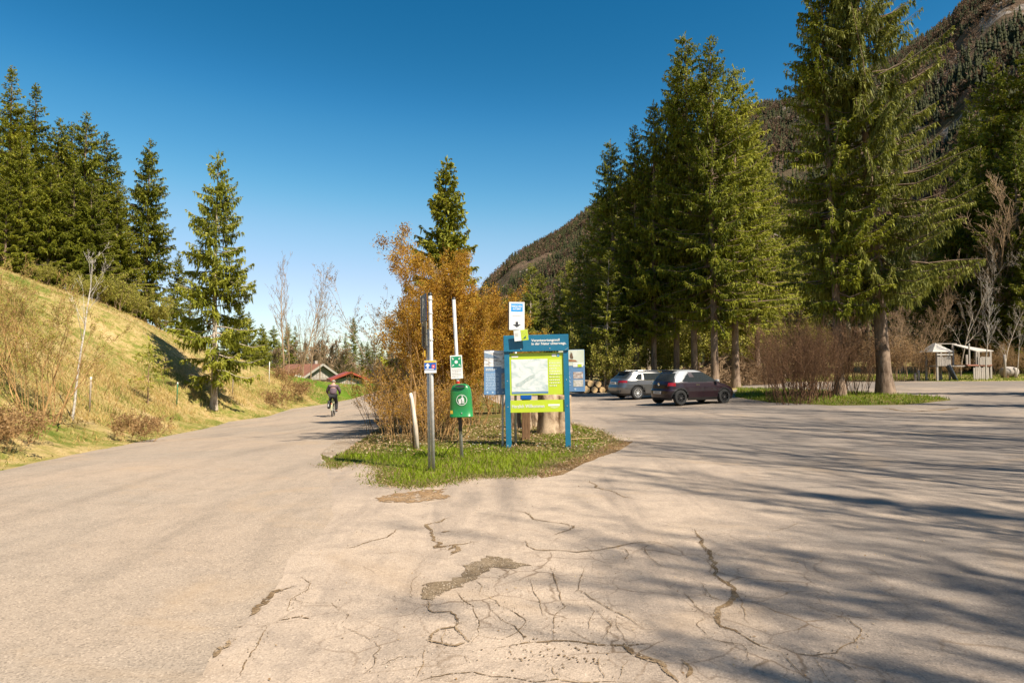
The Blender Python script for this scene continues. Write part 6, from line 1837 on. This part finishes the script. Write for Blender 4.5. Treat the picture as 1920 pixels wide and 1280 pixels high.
# ------------------------------------------------------------------ cars
def lerp_tab(tab, z):
    return float(np.interp(z, [p[0] for p in tab], [p[1] for p in tab]))
def car(name, label, loc, rz, L, W, H, rear, front, width, glass_side, rear_glass, wheels, wr, paint, roof_paint, glass_m, trim_m, light_boxes, plate_box, roof_z, ends, extra=None, wind=None):
    """body built as stacked outlines: rear/front/half-width tables by height; x runs rear -> front"""
    r = thing(name, label, 'car', loc, rz)
    zs = np.concatenate([np.linspace(0.19, H - 0.10, 62), H - 0.10 + (0.10) * np.sin(np.linspace(0.05, 1, 14) * np.pi / 2)])
    NP = 176
    rows = []
    for z in zs:
        xr, xf, hw = lerp_tab(rear, z), lerp_tab(front, z), lerp_tab(width, z) * W / 2
        cxm, a = (xr + xf) / 2, (xf - xr) / 2
        row = []
        for k in range(NP):
            t = 2 * math.pi * k / NP
            c, s = math.cos(t), math.sin(t)
            # end rounding grows towards the ends of the car
            e = ends
            row.append((cxm + a * math.copysign(abs(c) ** (2 / e), c), hw * math.copysign(abs(s) ** (2 / e), s), z))
        rows.append(row)
    V = np.array(rows)
    nr = len(zs)
    idx = np.arange(nr * NP).reshape(nr, NP)
    quads = np.stack([idx[:-1], np.roll(idx, -1, 1)[:-1], np.roll(idx, -1, 1)[1:], idx[1:]], -1).reshape(-1, 4)
    VV = V.reshape(-1, 3)
    C = VV[quads].mean(1)
    n1 = np.cross(VV[quads[:, 1]] - VV[quads[:, 0]], VV[quads[:, 3]] - VV[quads[:, 0]])
    N = unit(n1)
    xz = C[:, [0, 2]]
    cls = np.zeros(len(quads), int)
    cls[(C[:, 2] < 0.30)] = 2
    hwz = np.interp(C[:, 2], [p[0] for p in width], [p[1] for p in width]) * W / 2
    for wx in wheels:
        dd = np.hypot(C[:, 0] - wx, C[:, 2] - wr)
        side = np.abs(C[:, 1]) > hwz * 0.80
        cls[(dd < wr + 0.09) & side] = 2
        cls[(dd < wr + 0.045) & side] = -1
    onside = np.abs(C[:, 1]) > hwz * 0.86
    for g in glass_side:
        cls[inside(xz, g) & onside] = 1
    xmid = L / 2
    rg_ = (C[:, 2] > rear_glass[0]) & (C[:, 2] < rear_glass[1]) & (np.abs(C[:, 1]) < hwz * 0.84) & (C[:, 0] < xmid)
    cls[rg_] = 1
    wg = (C[:, 2] > wind[0]) & (C[:, 2] < wind[1]) & (np.abs(C[:, 1]) < hwz * 0.88) & (C[:, 0] > xmid)
    cls[wg] = 1
    roof = (C[:, 2] > roof_z) & (cls == 0)
    pillar = (cls == 0) & (C[:, 2] > roof_z - 0.42) & (C[:, 0] < L * 0.30) & (roof_paint is not paint) & inside(xz, extra)  if extra else np.zeros(len(cls), bool)
    cls[roof | pillar] = 3
    for li, (zl0, zl1, yl, xl) in enumerate(light_boxes):
        m_ = (C[:, 2] > zl0) & (C[:, 2] < zl1) & (np.abs(C[:, 1]) > yl) & (C[:, 0] < xl) & (cls == 0)
        cls[m_ & (C[:, 1] > 0)] = 10 + 2 * li; cls[m_ & (C[:, 1] < 0)] = 11 + 2 * li
    def sub(nm, sel, m, parent=r):
        q = quads[sel]
        if not len(q):
            return None
        u, inv = np.unique(q, return_inverse=True)
        return put(nm, np_mesh(nm, VV[u], [inv.reshape(q.shape)], smooth=True), m, parent)
    body = sub('body', cls == 0, paint)
    top = np.array([V[-1].mean(0)])
    tv = np.concatenate([V[-1], top]); tf = np.array([[k, (k + 1) % NP, NP] for k in range(NP)])
    sub('windows', cls == 1, glass_m)
    sub('lower_trim', cls == 2, trim_m)
    q = quads[cls == 3]
    u, inv = np.unique(q, return_inverse=True)
    RV = np.concatenate([VV[u], tv])
    put('roof', np_mesh('roof', RV, [inv.reshape(q.shape), tf + len(u)], smooth=True), roof_paint, r)
    M_TAIL = simple('tail_light_red', (0.30, 0.010, 0.012), None, 0.15, 5, 0, 0, 0.5)
    for li in range(len(light_boxes)):
        sub('tail_light', cls == 10 + 2 * li, M_TAIL); sub('tail_light', cls == 11 + 2 * li, M_TAIL)
    # dark floor and seats seen through the arches and windows
    b = MB(); b.box((L / 2, 0, 0.42), (L * 0.86, W * 0.72, 0.36)); b.build('underbody', M_BLACK, r)
    b = MB()
    for sx_ in (L * 0.34, L * 0.56):
        for sy_ in (-0.36, 0.36):
            b.box((sx_, sy_, 0.92), (0.14, 0.46, 0.62)); b.box((sx_ - 0.02, sy_, 1.26), (0.09, 0.24, 0.16))
    b.build('seats', M_BLACK, r)
    # plate
    pz0, pz1, px_ = plate_box
    b = MB(); b.box((px_, 0, (pz0 + pz1) / 2), (0.012, 0.52, pz1 - pz0)); pb = b.build('number_plate', M_WHITE, r)
    b = MB()
    for k in range(5):
        b.box((px_ - 0.008, 0.15 - k * 0.075, (pz0 + pz1) / 2), (0.004, 0.04, (pz1 - pz0) * 0.55))
    b.build('characters', M_DARKINK, pb)
    return r
def wheel(parent, x, y, rad, wdt, rim_m, spokes=10):
    s = 1 if y > 0 else -1
    b = MB(); b.lathe([(rad * 0.62, -wdt / 2), (rad * 0.92, -wdt / 2), (rad, -wdt / 2 + 0.03), (rad, wdt / 2 - 0.03), (rad * 0.92, wdt / 2), (rad * 0.62, wdt / 2)], 28, 'y')
    wo = b.build('wheel', simple('tyre', (0.018, 0.018, 0.018), None, 0.85), parent, smooth=False); wo.location = (x, y - s * wdt / 2, rad)
    b = MB(); b.lathe([(0, s * wdt * 0.30), (rad * 0.12, s * wdt * 0.40), (rad * 0.14, s * wdt * 0.30)], 14, 'y')
    b.lathe([(rad * 0.60, s * wdt * 0.2), (rad * 0.60, s * wdt * 0.50), (rad * 0.66, s * wdt * 0.52), (rad * 0.68, s * wdt * 0.48)], 28, 'y')
    for k in range(spokes):
        a_ = 2 * math.pi * k / spokes
        rot = Matrix.Rotation(a_, 3, 'Y')
        b.box(rot @ Vector((rad * 0.37, s * wdt * 0.36, 0)), (rad * 0.52, wdt * 0.10, rad * 0.105), rot)
    b.build('rim', rim_m, wo)
    b = MB(); b.lathe([(0, s * wdt * 0.12), (rad * 0.60, s * wdt * 0.12)], 20, 'y'); b.build('brake_disc', M_BLACK, wo)
def carpaint(name, c, rough=0.22, metal=0.4):
    m, t, b = newmat(name)
    f = tex_noise(t, obj_pos(t), 3, 4)
    t.links.new(ramp(t, f, [(0.3, tuple(x * 0.88 for x in c)), (0.7, c)]), b.inputs['Base Color'])
    b.inputs['Metallic'].default_value = metal; b.inputs['Roughness'].default_value = rough
    b.inputs['Coat Weight'].default_value = 0.6; b.inputs['Coat Roughness'].default_value = 0.08
    return m
M_GLASS, t_, b_ = newmat('tinted_glass')
b_.inputs['Base Color'].default_value = (0.05, 0.06, 0.065, 1); b_.inputs['Roughness'].default_value = 0.03
b_.inputs['Transmission Weight'].default_value = 0.55; b_.inputs['IOR'].default_value = 1.15; b_.inputs['Specular IOR Level'].default_value = 0.6
M_RIM = simple('alloy_rim', (0.72, 0.72, 0.72), None, 0.25, 4, 0.7)
M_DRIM = simple('dark_rim', (0.035, 0.033, 0.033), None, 0.4, 4, 0.4)
M_PURPLE = carpaint('dark_purple_paint', (0.013, 0.002, 0.006), 0.38, 0.1)
M_SILVER = carpaint('grey_silver_paint', (0.18, 0.18, 0.18), 0.3, 0.75)
M_ROOFWHITE = carpaint('pale_roof_paint', (0.36, 0.37, 0.38), 0.25, 0.1)
M_CHROME = simple('chrome', (0.8, 0.8, 0.8), None, 0.12, 4, 1.0)

# small three door hatchback
Lc, Wc, Hc = 3.70, 1.72, 1.48
HATCH = car('parked_car', 'small dark purple hatchback with pale roof parked in front of the wood', (0, 0, 0), 0, Lc, Wc, Hc,
    rear=[(0.19, 0.16), (0.30, 0.06), (0.45, 0.02), (0.60, 0.02), (0.66, 0.07), (0.85, 0.10), (0.95, 0.15), (1.10, 0.26), (1.28, 0.42), (1.40, 0.58), (1.45, 0.78), (1.48, 1.15)],
    front=[(0.19, 3.62), (0.35, 3.69), (0.50, 3.70), (0.64, 3.64), (0.74, 3.52), (0.82, 3.32), (0.90, 3.02), (0.95, 2.86), (1.05, 2.68), (1.20, 2.42), (1.34, 2.15), (1.42, 1.92), (1.46, 1.70), (1.48, 1.40)],
    width=[(0.19, 0.90), (0.30, 0.965), (0.55, 1.0), (0.75, 0.99), (0.92, 0.945), (1.10, 0.86), (1.30, 0.755), (1.40, 0.69), (1.45, 0.60), (1.48, 0.42)],
    glass_side=[[(0.72, 0.985), (1.02, 0.96), (1.20, 0.955), (1.20, 1.33), (1.02, 1.27)], [(1.27, 0.955), (2.62, 0.965), (2.30, 1.22), (2.05, 1.35), (1.27, 1.36)]],
    rear_glass=(0.985, 1.335), wheels=(0.62, 2.94), wr=0.315, paint=M_PURPLE, roof_paint=M_ROOFWHITE, glass_m=M_GLASS, trim_m=M_BLACK,
    light_boxes=[(0.80, 0.93, 0.54, 0.42)], plate_box=(0.46, 0.57, 0.005), roof_z=1.375, ends=4.6,
    extra=[(0.42, 0.97), (0.76, 0.97), (1.06, 1.30), (1.22, 1.36), (2.10, 1.36), (2.66, 0.97), (2.76, 0.97), (2.2, 1.40), (0.5, 1.40)], wind=(0.98, 1.36))
for x, y in ((0.62, -Wc / 2 + 0.02), (0.62, Wc / 2 - 0.02), (2.94, -Wc / 2 + 0.02), (2.94, Wc / 2 - 0.02)):
    wheel(HATCH, x, y, 0.315, 0.20, M_DRIM, 8)
b = MB(); b.lathe([(0, 0), (0.055, 0.01), (0.07, 0.0)], 14, 'x', (0.085, 0, 0.86)); b.build('badge', M_CHROME, HATCH)
for s in (-1, 1):
    b = MB(); b.box((2.50, s * 0.885, 1.00), (0.14, 0.16, 0.11)); b.build('mirror', M_ROOFWHITE, HATCH, bevel=0.03)
    b = MB(); b.box((1.50, s * 0.842, 0.845), (0.20, 0.03, 0.035)); b.build('door_handle', M_CHROME, HATCH, bevel=0.008)
b = MB(); b.box((0.62, 0, 1.435), (0.20, 0.9, 0.03)); b.build('roof_spoiler', M_BLACK, HATCH, bevel=0.008)
HATCH.location = (xat(1231.5, 29.2), 29.2, float(zbase(xat(1290, 30), 30)) + 0.01); HATCH.rotation_euler = (0, R(-0.4), R(24))
HATCH.location.y += 0.0

Le, We, He = 4.69, 1.84, 1.46
EST = car('parked_car', 'silver grey estate car with roof rails parked half behind the small dark one', (0, 0, 0), 0, Le, We, He,
    rear=[(0.19, 0.22), (0.30, 0.10), (0.42, 0.02), (0.60, 0.00), (0.72, 0.06), (0.88, 0.10), (1.00, 0.16), (1.12, 0.34), (1.28, 0.56), (1.38, 0.62), (1.42, 0.80), (1.46, 1.5)],
    front=[(0.19, 4.60), (0.35, 4.68), (0.50, 4.69), (0.66, 4.63), (0.76, 4.50), (0.84, 4.20), (0.92, 3.72), (0.97, 3.50), (1.10, 3.22), (1.25, 2.90), (1.36, 2.60), (1.42, 2.35), (1.46, 2.0)],
    width=[(0.19, 0.90), (0.30, 0.96), (0.50, 1.0), (0.75, 1.0), (0.94, 0.955), (1.10, 0.875), (1.30, 0.775), (1.38, 0.72), (1.43, 0.62), (1.46, 0.45)],
    glass_side=[[(0.80, 1.02), (1.28, 0.985), (1.32, 1.30), (1.10, 1.28)], [(1.35, 0.98), (1.62, 0.975), (1.55, 1.315), (1.39, 1.305)], [(1.68, 0.975), (2.48, 0.97), (2.48, 1.33), (1.61, 1.32)], [(2.56, 0.97), (3.32, 0.98), (2.95, 1.20), (2.68, 1.33), (2.56, 1.335)]],
    rear_glass=(1.045, 1.33), wheels=(0.98, 3.80), wr=0.335, paint=M_SILVER, roof_paint=M_SILVER, glass_m=M_GLASS, trim_m=M_BLACK,
    light_boxes=[(0.84, 0.965, 0.40, 0.42)], plate_box=(0.78, 0.88, 0.035), roof_z=1.40, ends=5.0, wind=(1.0, 1.36))
for x, y in ((0.98, -We / 2 + 0.02), (0.98, We / 2 - 0.02), (3.80, -We / 2 + 0.02), (3.80, We / 2 - 0.02)):
    wheel(EST, x, y, 0.335, 0.225, M_RIM, 10)
for s in (-1, 1):
    b = MB(); b.tube([(1.0, s * 0.60, 1.40), (1.15, s * 0.61, 1.455), (2.9, s * 0.60, 1.455), (3.05, s * 0.585, 1.37)], 0.018, 8); b.build('roof_rail', M_CHROME, EST, smooth=True)
    b = MB(); b.box((3.06, s * 0.95, 1.02), (0.15, 0.18, 0.12)); b.build('mirror', M_SILVER, EST, bevel=0.03)
    for hx in (1.85, 2.72):
        b = MB(); b.box((hx, s * 0.905, 0.86), (0.22, 0.03, 0.035)); b.build('door_handle', M_CHROME, EST, bevel=0.008)
    b = MB(); b.box((2.1, s * 0.888, 0.975), (2.3, 0.012, 0.018)); b.build('window_strip', M_CHROME, EST)
b = MB(); b.box((0.66, 0, 1.405), (0.26, 1.1, 0.03)); b.build('roof_spoiler', M_BLACK, EST, bevel=0.008)
b = MB(); b.box((0.05, 0, 0.38), (0.05, 1.35, 0.16)); b.build('bumper_insert', M_BLACK, EST, bevel=0.01)
EST.location = (xat(1148, 35.3), 35.3, float(zbase(xat(1190, 36), 36)) + 0.01); EST.rotation_euler = (0, R(-0.4), R(20))

# ------------------------------------------------------------------ cyclist
cx_, cy_ = G(621.5, 782)
CZ = float(zt(cx_, cy_)[0])
HEAD = math.atan2(-0.98, 0.18)   # unused heading helper
crz = R(9.0)                       # riding away along the road, a little to the left
BK = thing('bicycle', 'bicycle seen from behind under the rider on the road', 'bicycle', (cx_, cy_, CZ), crz)
def torus(r0, r1, c, n=32, k=8):
    b = MB(); vs = []; fs = []
    for i in range(n):
        a_ = 2 * math.pi * i / n
        for j in range(k):
            t = 2 * math.pi * j / k
            rr2 = r0 + r1 * math.cos(t)
            vs.append((c[0] + r1 * math.sin(t), c[1] + rr2 * math.cos(a_), c[2] + rr2 * math.sin(a_)))
    for i in range(n):
        for j in range(k):
            fs.append((i * k + j, i * k + (j + 1) % k, ((i + 1) % n) * k + (j + 1) % k, ((i + 1) % n) * k + j))
    b.add(vs, fs)
    return b
M_FRAME = simple('pale_frame_paint', (0.42, 0.42, 0.24), None, 0.35)
for yy in (0.34, 1.40):
    wo = torus(0.335, 0.024, (0, yy, 0.36)).build('wheel', simple('bicycle_tyre', (0.05, 0.045, 0.04), None, 0.8), BK, smooth=True)
    b = MB()
    for k in range(14):
        a_ = 2 * math.pi * k / 14
        b.tube([(0.02 * (-1) ** k, yy, 0.36), (0, yy + 0.325 * math.cos(a_), 0.36 + 0.325 * math.sin(a_))], 0.0022, 4, False)
    b.tube([(-0.05, yy, 0.36), (0.05, yy, 0.36)], 0.022, 8)
    b.build('spokes', M_STEEL, wo)
b = MB()
for A, B_, r_ in [((0, 0.34, 0.36), (0, 0.80, 0.30), 0.014), ((0, 0.34, 0.36), (0, 0.62, 0.86), 0.012), ((0, 0.80, 0.30), (0, 0.58, 0.96), 0.018), ((0, 0.80, 0.30), (0, 1.20, 0.80), 0.020), ((0, 0.62, 0.82), (0, 1.18, 0.92), 0.017), ((0, 1.22, 0.72), (0, 1.17, 0.98), 0.020), ((0.05, 1.22, 0.72), (0.05, 1.40, 0.36), 0.013), ((-0.05, 1.22, 0.72), (-0.05, 1.40, 0.36), 0.013)]:
    b.tube([A, B_], r_, 8)
b.build('frame', M_FRAME, BK, smooth=True)
b = MB(); b.tube([(-0.30, 1.02, 1.06), (-0.22, 1.12, 1.06), (0, 1.17, 1.04), (0.22, 1.12, 1.06), (0.30, 1.02, 1.06)], 0.014, 8); b.build('handlebar', M_BLACK, BK, smooth=True)
b = MB(); b.add([(-0.09, 0.42, 0.975), (0.09, 0.42, 0.975), (0.03, 0.70, 0.975), (-0.03, 0.70, 0.975), (-0.08, 0.43, 1.01), (0.08, 0.43, 1.01), (0.022, 0.69, 1.005), (-0.022, 0.69, 1.005)], [(3, 2, 1, 0), (4, 5, 6, 7), (0, 1, 5, 4), (1, 2, 6, 5), (2, 3, 7, 6), (3, 0, 4, 7)]); b.build('saddle', M_BLACK, BK)
fe = MB()
arc = [(0, 0.34 + 0.385 * math.cos(a_), 0.36 + 0.385 * math.sin(a_)) for a_ in [R(20 + 15 * k) for k in range(12)]]
for i in range(len(arc) - 1):
    A, B_ = Vector(arc[i]), Vector(arc[i + 1])
    fe.add([A + Vector((-0.032, 0, 0)), A + Vector((0.032, 0, 0)), B_ + Vector((0.032, 0, 0)), B_ + Vector((-0.032, 0, 0))], [(0, 1, 2, 3)])
fe.build('mudguard', M_FRAME, BK)
b = MB(); b.box((0, 0.28, 0.80), (0.13, 0.36, 0.02)); b.tube([(0.06, 0.2, 0.80), (0.05, 0.34, 0.37)], 0.006, 6); b.tube([(-0.06, 0.2, 0.80), (-0.05, 0.34, 0.37)], 0.006, 6); b.build('rack', M_BLACK, BK)
b = MB(); b.lathe([(0.0, 0), (0.028, 0.004), (0.03, 0.03)], 10, 'y', (0, -0.06, 0.66)); b.build('rear_reflector', M_RED, BK)
b = MB(); b.tube([(-0.10, 0.80, 0.30), (0.10, 0.80, 0.30)], 0.012, 8); b.box((0.15, 0.86, 0.19), (0.09, 0.1, 0.025)); b.box((-0.15, 0.76, 0.42), (0.09, 0.1, 0.025)); b.tube([(0.105, 0.80, 0.30), (0.105, 0.86, 0.19)], 0.010, 6); b.tube([(-0.105, 0.80, 0.30), (-0.105, 0.76, 0.42)], 0.010, 6); b.build('cranks', M_STEEL, BK)
# pannier
PN = thing('pannier', 'round black pannier bag with reflective patch hanging left of the rear wheel', 'bag', (cx_, cy_, CZ), crz)
b = MB(); vs = []; fs = []
for i, (sx_, z) in enumerate([(0.5, 0.40), (0.9, 0.43), (1.0, 0.55), (0.98, 0.68), (0.85, 0.77), (0.5, 0.80)]):
    for k in range(14):
        a_ = 2 * math.pi * k / 14
        vs.append((-0.155 + 0.075 * sx_ * math.copysign(abs(math.cos(a_)) ** 0.7, math.cos(a_)), 0.26 + 0.17 * sx_ * math.copysign(abs(math.sin(a_)) ** 0.7, math.sin(a_)), z))
for i in range(5):
    for k in range(14):
        fs.append((i * 14 + k, i * 14 + (k + 1) % 14, (i + 1) * 14 + (k + 1) % 14, (i + 1) * 14 + k))
fs += [tuple(range(13, -1, -1)), tuple(range(70, 84))]
b.add(vs, fs); b.build('bag_body', simple('black_cloth', (0.02, 0.02, 0.022), None, 0.8), PN, smooth=True)
b = MB(); b.box((-0.165, 0.083, 0.58), (0.05, 0.012, 0.13)); b.build('reflective_patch', simple('reflector_grey', (0.5, 0.5, 0.5), None, 0.4), PN)

# rider: one continuous skinned body, clothing as looser skins of the same skeleton
def skin_fig(name, nodes, edges, radii, m, parent, root, sub=1):
    me = bpy.data.meshes.new(name)
    keys = list(nodes)
    ix = {k: i for i, k in enumerate(keys)}
    me.from_pydata([nodes[k] for k in keys], [(ix[a], ix[c]) for a, c in edges], [])
    o = bpy.data.objects.new(name, me); COL.objects.link(o)
    sm = o.modifiers.new('skin', 'SKIN'); sm.use_smooth_shade = True
    ss = o.modifiers.new('sub', 'SUBSURF'); ss.levels = sub; ss.render_levels = sub
    for k in keys:
        rv = radii[k]
        me.skin_vertices[0].data[ix[k]].radius = rv if hasattr(rv, '__len__') else (rv, rv)
    me.skin_vertices[0].data[ix[root]].use_root = True
    bpy.context.view_layer.update()
    out = bpy.data.meshes.new_from_object(o.evaluated_get(bpy.context.evaluated_depsgraph_get()))
    bpy.data.objects.remove(o)
    for p in out.polygons:
        p.use_smooth = True
    return put(name, out, m, parent)
PE = thing('person', 'cyclist in dark plum jacket and black trousers seen from behind, riding away on the road', 'person', (cx_, cy_, CZ), crz)
N_ = dict(pel=(0, 0.56, 1.06), waist=(0, 0.60, 1.20), chest=(0, 0.70, 1.40), shou=(0, 0.76, 1.54), neck=(0, 0.80, 1.63), head=(0, 0.83, 1.71), crown=(0, 0.84, 1.80),
          hipL=(-0.10, 0.60, 1.02), hipR=(0.10, 0.60, 1.02), kneeL=(-0.155, 1.00, 0.88), kneeR=(0.145, 0.95, 0.66), ankL=(-0.15, 0.74, 0.52), ankR=(0.155, 0.80, 0.29), toeL=(-0.16, 0.90, 0.445), toeR=(0.165, 0.96, 0.215),
          shL=(-0.18, 0.76, 1.50), shR=(0.18, 0.76, 1.50), elL=(-0.31, 0.84, 1.26), elR=(0.31, 0.84, 1.26), wrL=(-0.285, 1.00, 1.10), wrR=(0.285, 1.00, 1.10), haL=(-0.275, 1.06, 1.075), haR=(0.275, 1.06, 1.075))
E_ = [('pel', 'waist'), ('waist', 'chest'), ('chest', 'shou'), ('shou', 'neck'), ('neck', 'head'), ('head', 'crown'), ('pel', 'hipL'), ('hipL', 'kneeL'), ('kneeL', 'ankL'), ('ankL', 'toeL'), ('pel', 'hipR'), ('hipR', 'kneeR'), ('kneeR', 'ankR'), ('ankR', 'toeR'), ('shou', 'shL'), ('shL', 'elL'), ('elL', 'wrL'), ('wrL', 'haL'), ('shou', 'shR'), ('shR', 'elR'), ('elR', 'wrR'), ('wrR', 'haR')]
R_ = dict(pel=(0.15, 0.11), waist=(0.14, 0.10), chest=(0.16, 0.11), shou=(0.11, 0.09), neck=0.055, head=(0.085, 0.10), crown=0.06, hipL=0.10, hipR=0.10, kneeL=0.062, kneeR=0.062, ankL=0.042, ankR=0.042, toeL=0.036, toeR=0.036, shL=0.068, shR=0.068, elL=0.047, elR=0.047, wrL=0.032, wrR=0.032, haL=0.036, haR=0.036)
# fingers curled over the grips
for s, q in ((-1, 'L'), (1, 'R')):
    hx, hy, hz = N_['ha' + q]
    for i in range(4):
        kx = hx + s * (-0.026 + 0.018 * i)
        N_[f'f{q}{i}a'] = (kx, hy + 0.035, hz + 0.012); N_[f'f{q}{i}b'] = (kx, hy + 0.058 - 0.004 * abs(i - 1), hz - 0.016)
        E_ += [('ha' + q, f'f{q}{i}a'), (f'f{q}{i}a', f'f{q}{i}b')]
        R_[f'f{q}{i}a'] = 0.0095; R_[f'f{q}{i}b'] = 0.008
    N_[f't{q}'] = (hx - s * 0.05, hy + 0.012, hz - 0.02); E_.append(('ha' + q, f't{q}')); R_[f't{q}'] = 0.010
M_SKIN = simple('skin', (0.48, 0.27, 0.19), (0.44, 0.24, 0.165), 0.55, 12)
body = skin_fig('body', N_, E_, R_, M_SKIN, PE, 'pel')
def pick(keys):
    return {k: N_[k] for k in keys}, [e for e in E_ if e[0] in keys and e[1] in keys]
kj = ['pel', 'waist', 'chest', 'shou', 'shL', 'shR', 'elL', 'elR', 'wrL', 'wrR']
nj, ej = pick(kj)
Rj = {k: tuple((a + 0.035) for a in (R_[k] if hasattr(R_[k], '__len__') else (R_[k], R_[k]))) for k in kj}
Rj['pel'] = (0.20, 0.15); Rj['waist'] = (0.195, 0.14); Rj['chest'] = (0.215, 0.15); Rj['shou'] = (0.15, 0.11); Rj['wrL'] = Rj['wrR'] = (0.048, 0.048)
skin_fig('jacket', nj, ej, Rj, simple('plum_jacket', (0.12, 0.078, 0.095), (0.09, 0.058, 0.072), 0.85, 5), PE, 'pel')
kt = ['pel', 'hipL', 'hipR', 'kneeL', 'kneeR', 'ankL', 'ankR']
nt_, et_ = pick(kt)
Rt = {k: tuple((a + 0.022) for a in (R_[k] if hasattr(R_[k], '__len__') else (R_[k], R_[k]))) for k in kt}
skin_fig('trousers', nt_, et_, Rt, simple('black_trousers', (0.016, 0.015, 0.017), None, 0.85), PE, 'pel')
for q in 'LR':
    ks = ['ank' + q, 'toe' + q]; ns_, es_ = pick(ks)
    skin_fig('shoe', ns_, es_, {k: R_[k] + 0.014 for k in ks}, M_BLACK, PE, 'ank' + q)
# face and hair
b = MB()
for sx_ in (-0.032, 0.032):
    b.lathe([(0, 0.012), (0.010, 0.008), (0.013, 0)], 8, 'y', (sx_, 0.925, 1.725))
b.build('eyes', M_WHITE, PE)
b = MB(); b.tube([(0, 0.925, 1.73), (0, 0.952, 1.69), (0, 0.93, 1.685)], [0.008, 0.014, 0.010], 8); b.build('nose', M_SKIN, PE, smooth=True)
b = MB(); b.tube([(-0.025, 0.925, 1.655), (0, 0.932, 1.652), (0.025, 0.925, 1.655)], 0.006, 6); b.build('mouth', simple('lips', (0.35, 0.12, 0.10), None, 0.5), PE)
for s in (-1, 1):
    b = MB(); b.tube([(s * 0.088, 0.84, 1.74), (s * 0.102, 0.83, 1.715), (s * 0.092, 0.835, 1.68)], [0.012, 0.016, 0.009], 8); b.build('ear', M_SKIN, PE, smooth=True)
b = MB(); vs = []; fs = []
for i in range(7):
    ph_ = R(-18 + 18 * i)
    for k in range(20):
        a_ = 2 * math.pi * k / 20
        cut = 0.0 if math.sin(a_) < 0.35 else 0.045
        vs.append((0.094 * math.cos(ph_) * math.cos(a_), 0.83 + 0.108 * math.cos(ph_) * math.sin(a_), max(1.735 + 0.085 * math.sin(ph_), 1.735 + cut - 0.03)))
for i in range(6):
    for k in range(20):
        fs.append((i * 20 + k, i * 20 + (k + 1) % 20, (i + 1) * 20 + (k + 1) % 20, (i + 1) * 20 + k))
b.add(vs, fs); b.build('hair', simple('grey_hair', (0.30, 0.26, 0.22), (0.20, 0.17, 0.14), 0.9, 60), PE, smooth=True)

# loose stones in the worn hollow and along the cracks of the asphalt
rgs = np.random.default_rng(55)
PH = [G(640 + a / 3, 880 + b / 3) for a, b in POTHOLE]
xs = [q[0] for q in PH]; ys = [q[1] for q in PH]
P = scatter(PH, (min(xs), max(xs), min(ys), max(ys)), 2000)
e = rgs.choice(len(CRACKPTS), 1500)
P = np.concatenate([P, np.array(CRACKPTS)[e][:, :2] + rgs.normal(0, 0.035, (1500, 2))])
n = len(P); s = rgs.uniform(0.002, 0.006, n)
base = np.column_stack([P, zt(P[:, 0], P[:, 1]) + 0.006])
dirs = np.array([(1, 0, 0), (0, 1, 0), (-1, 0, 0), (0, -1, 0), (0, 0, 0.9), (0, 0, -0.6)])
V = (base[:, None, :] + dirs[None] * s[:, None, None] * rgs.uniform(0.6, 1.3, (n, 6, 1))).reshape(-1, 3)
ft = np.array([(0, 1, 4), (1, 2, 4), (2, 3, 4), (3, 0, 4), (1, 0, 5), (2, 1, 5), (3, 2, 5), (0, 3, 5)])
Fq = ((np.arange(n) * 6)[:, None, None] + ft[None]).reshape(-1, 3)
put('loose_stones', np_mesh('loose_stones', V, [Fq], np.repeat(np.clip(rgs.normal(0.45, 0.3, n), 0, 1), 6)), leafmat('loose_stone', [(0.0, (0.16, 0.115, 0.075)), (0.5, (0.36, 0.28, 0.20)), (1.0, (0.58, 0.49, 0.39))], 0.0, 0.9, 0), kind='stuff')
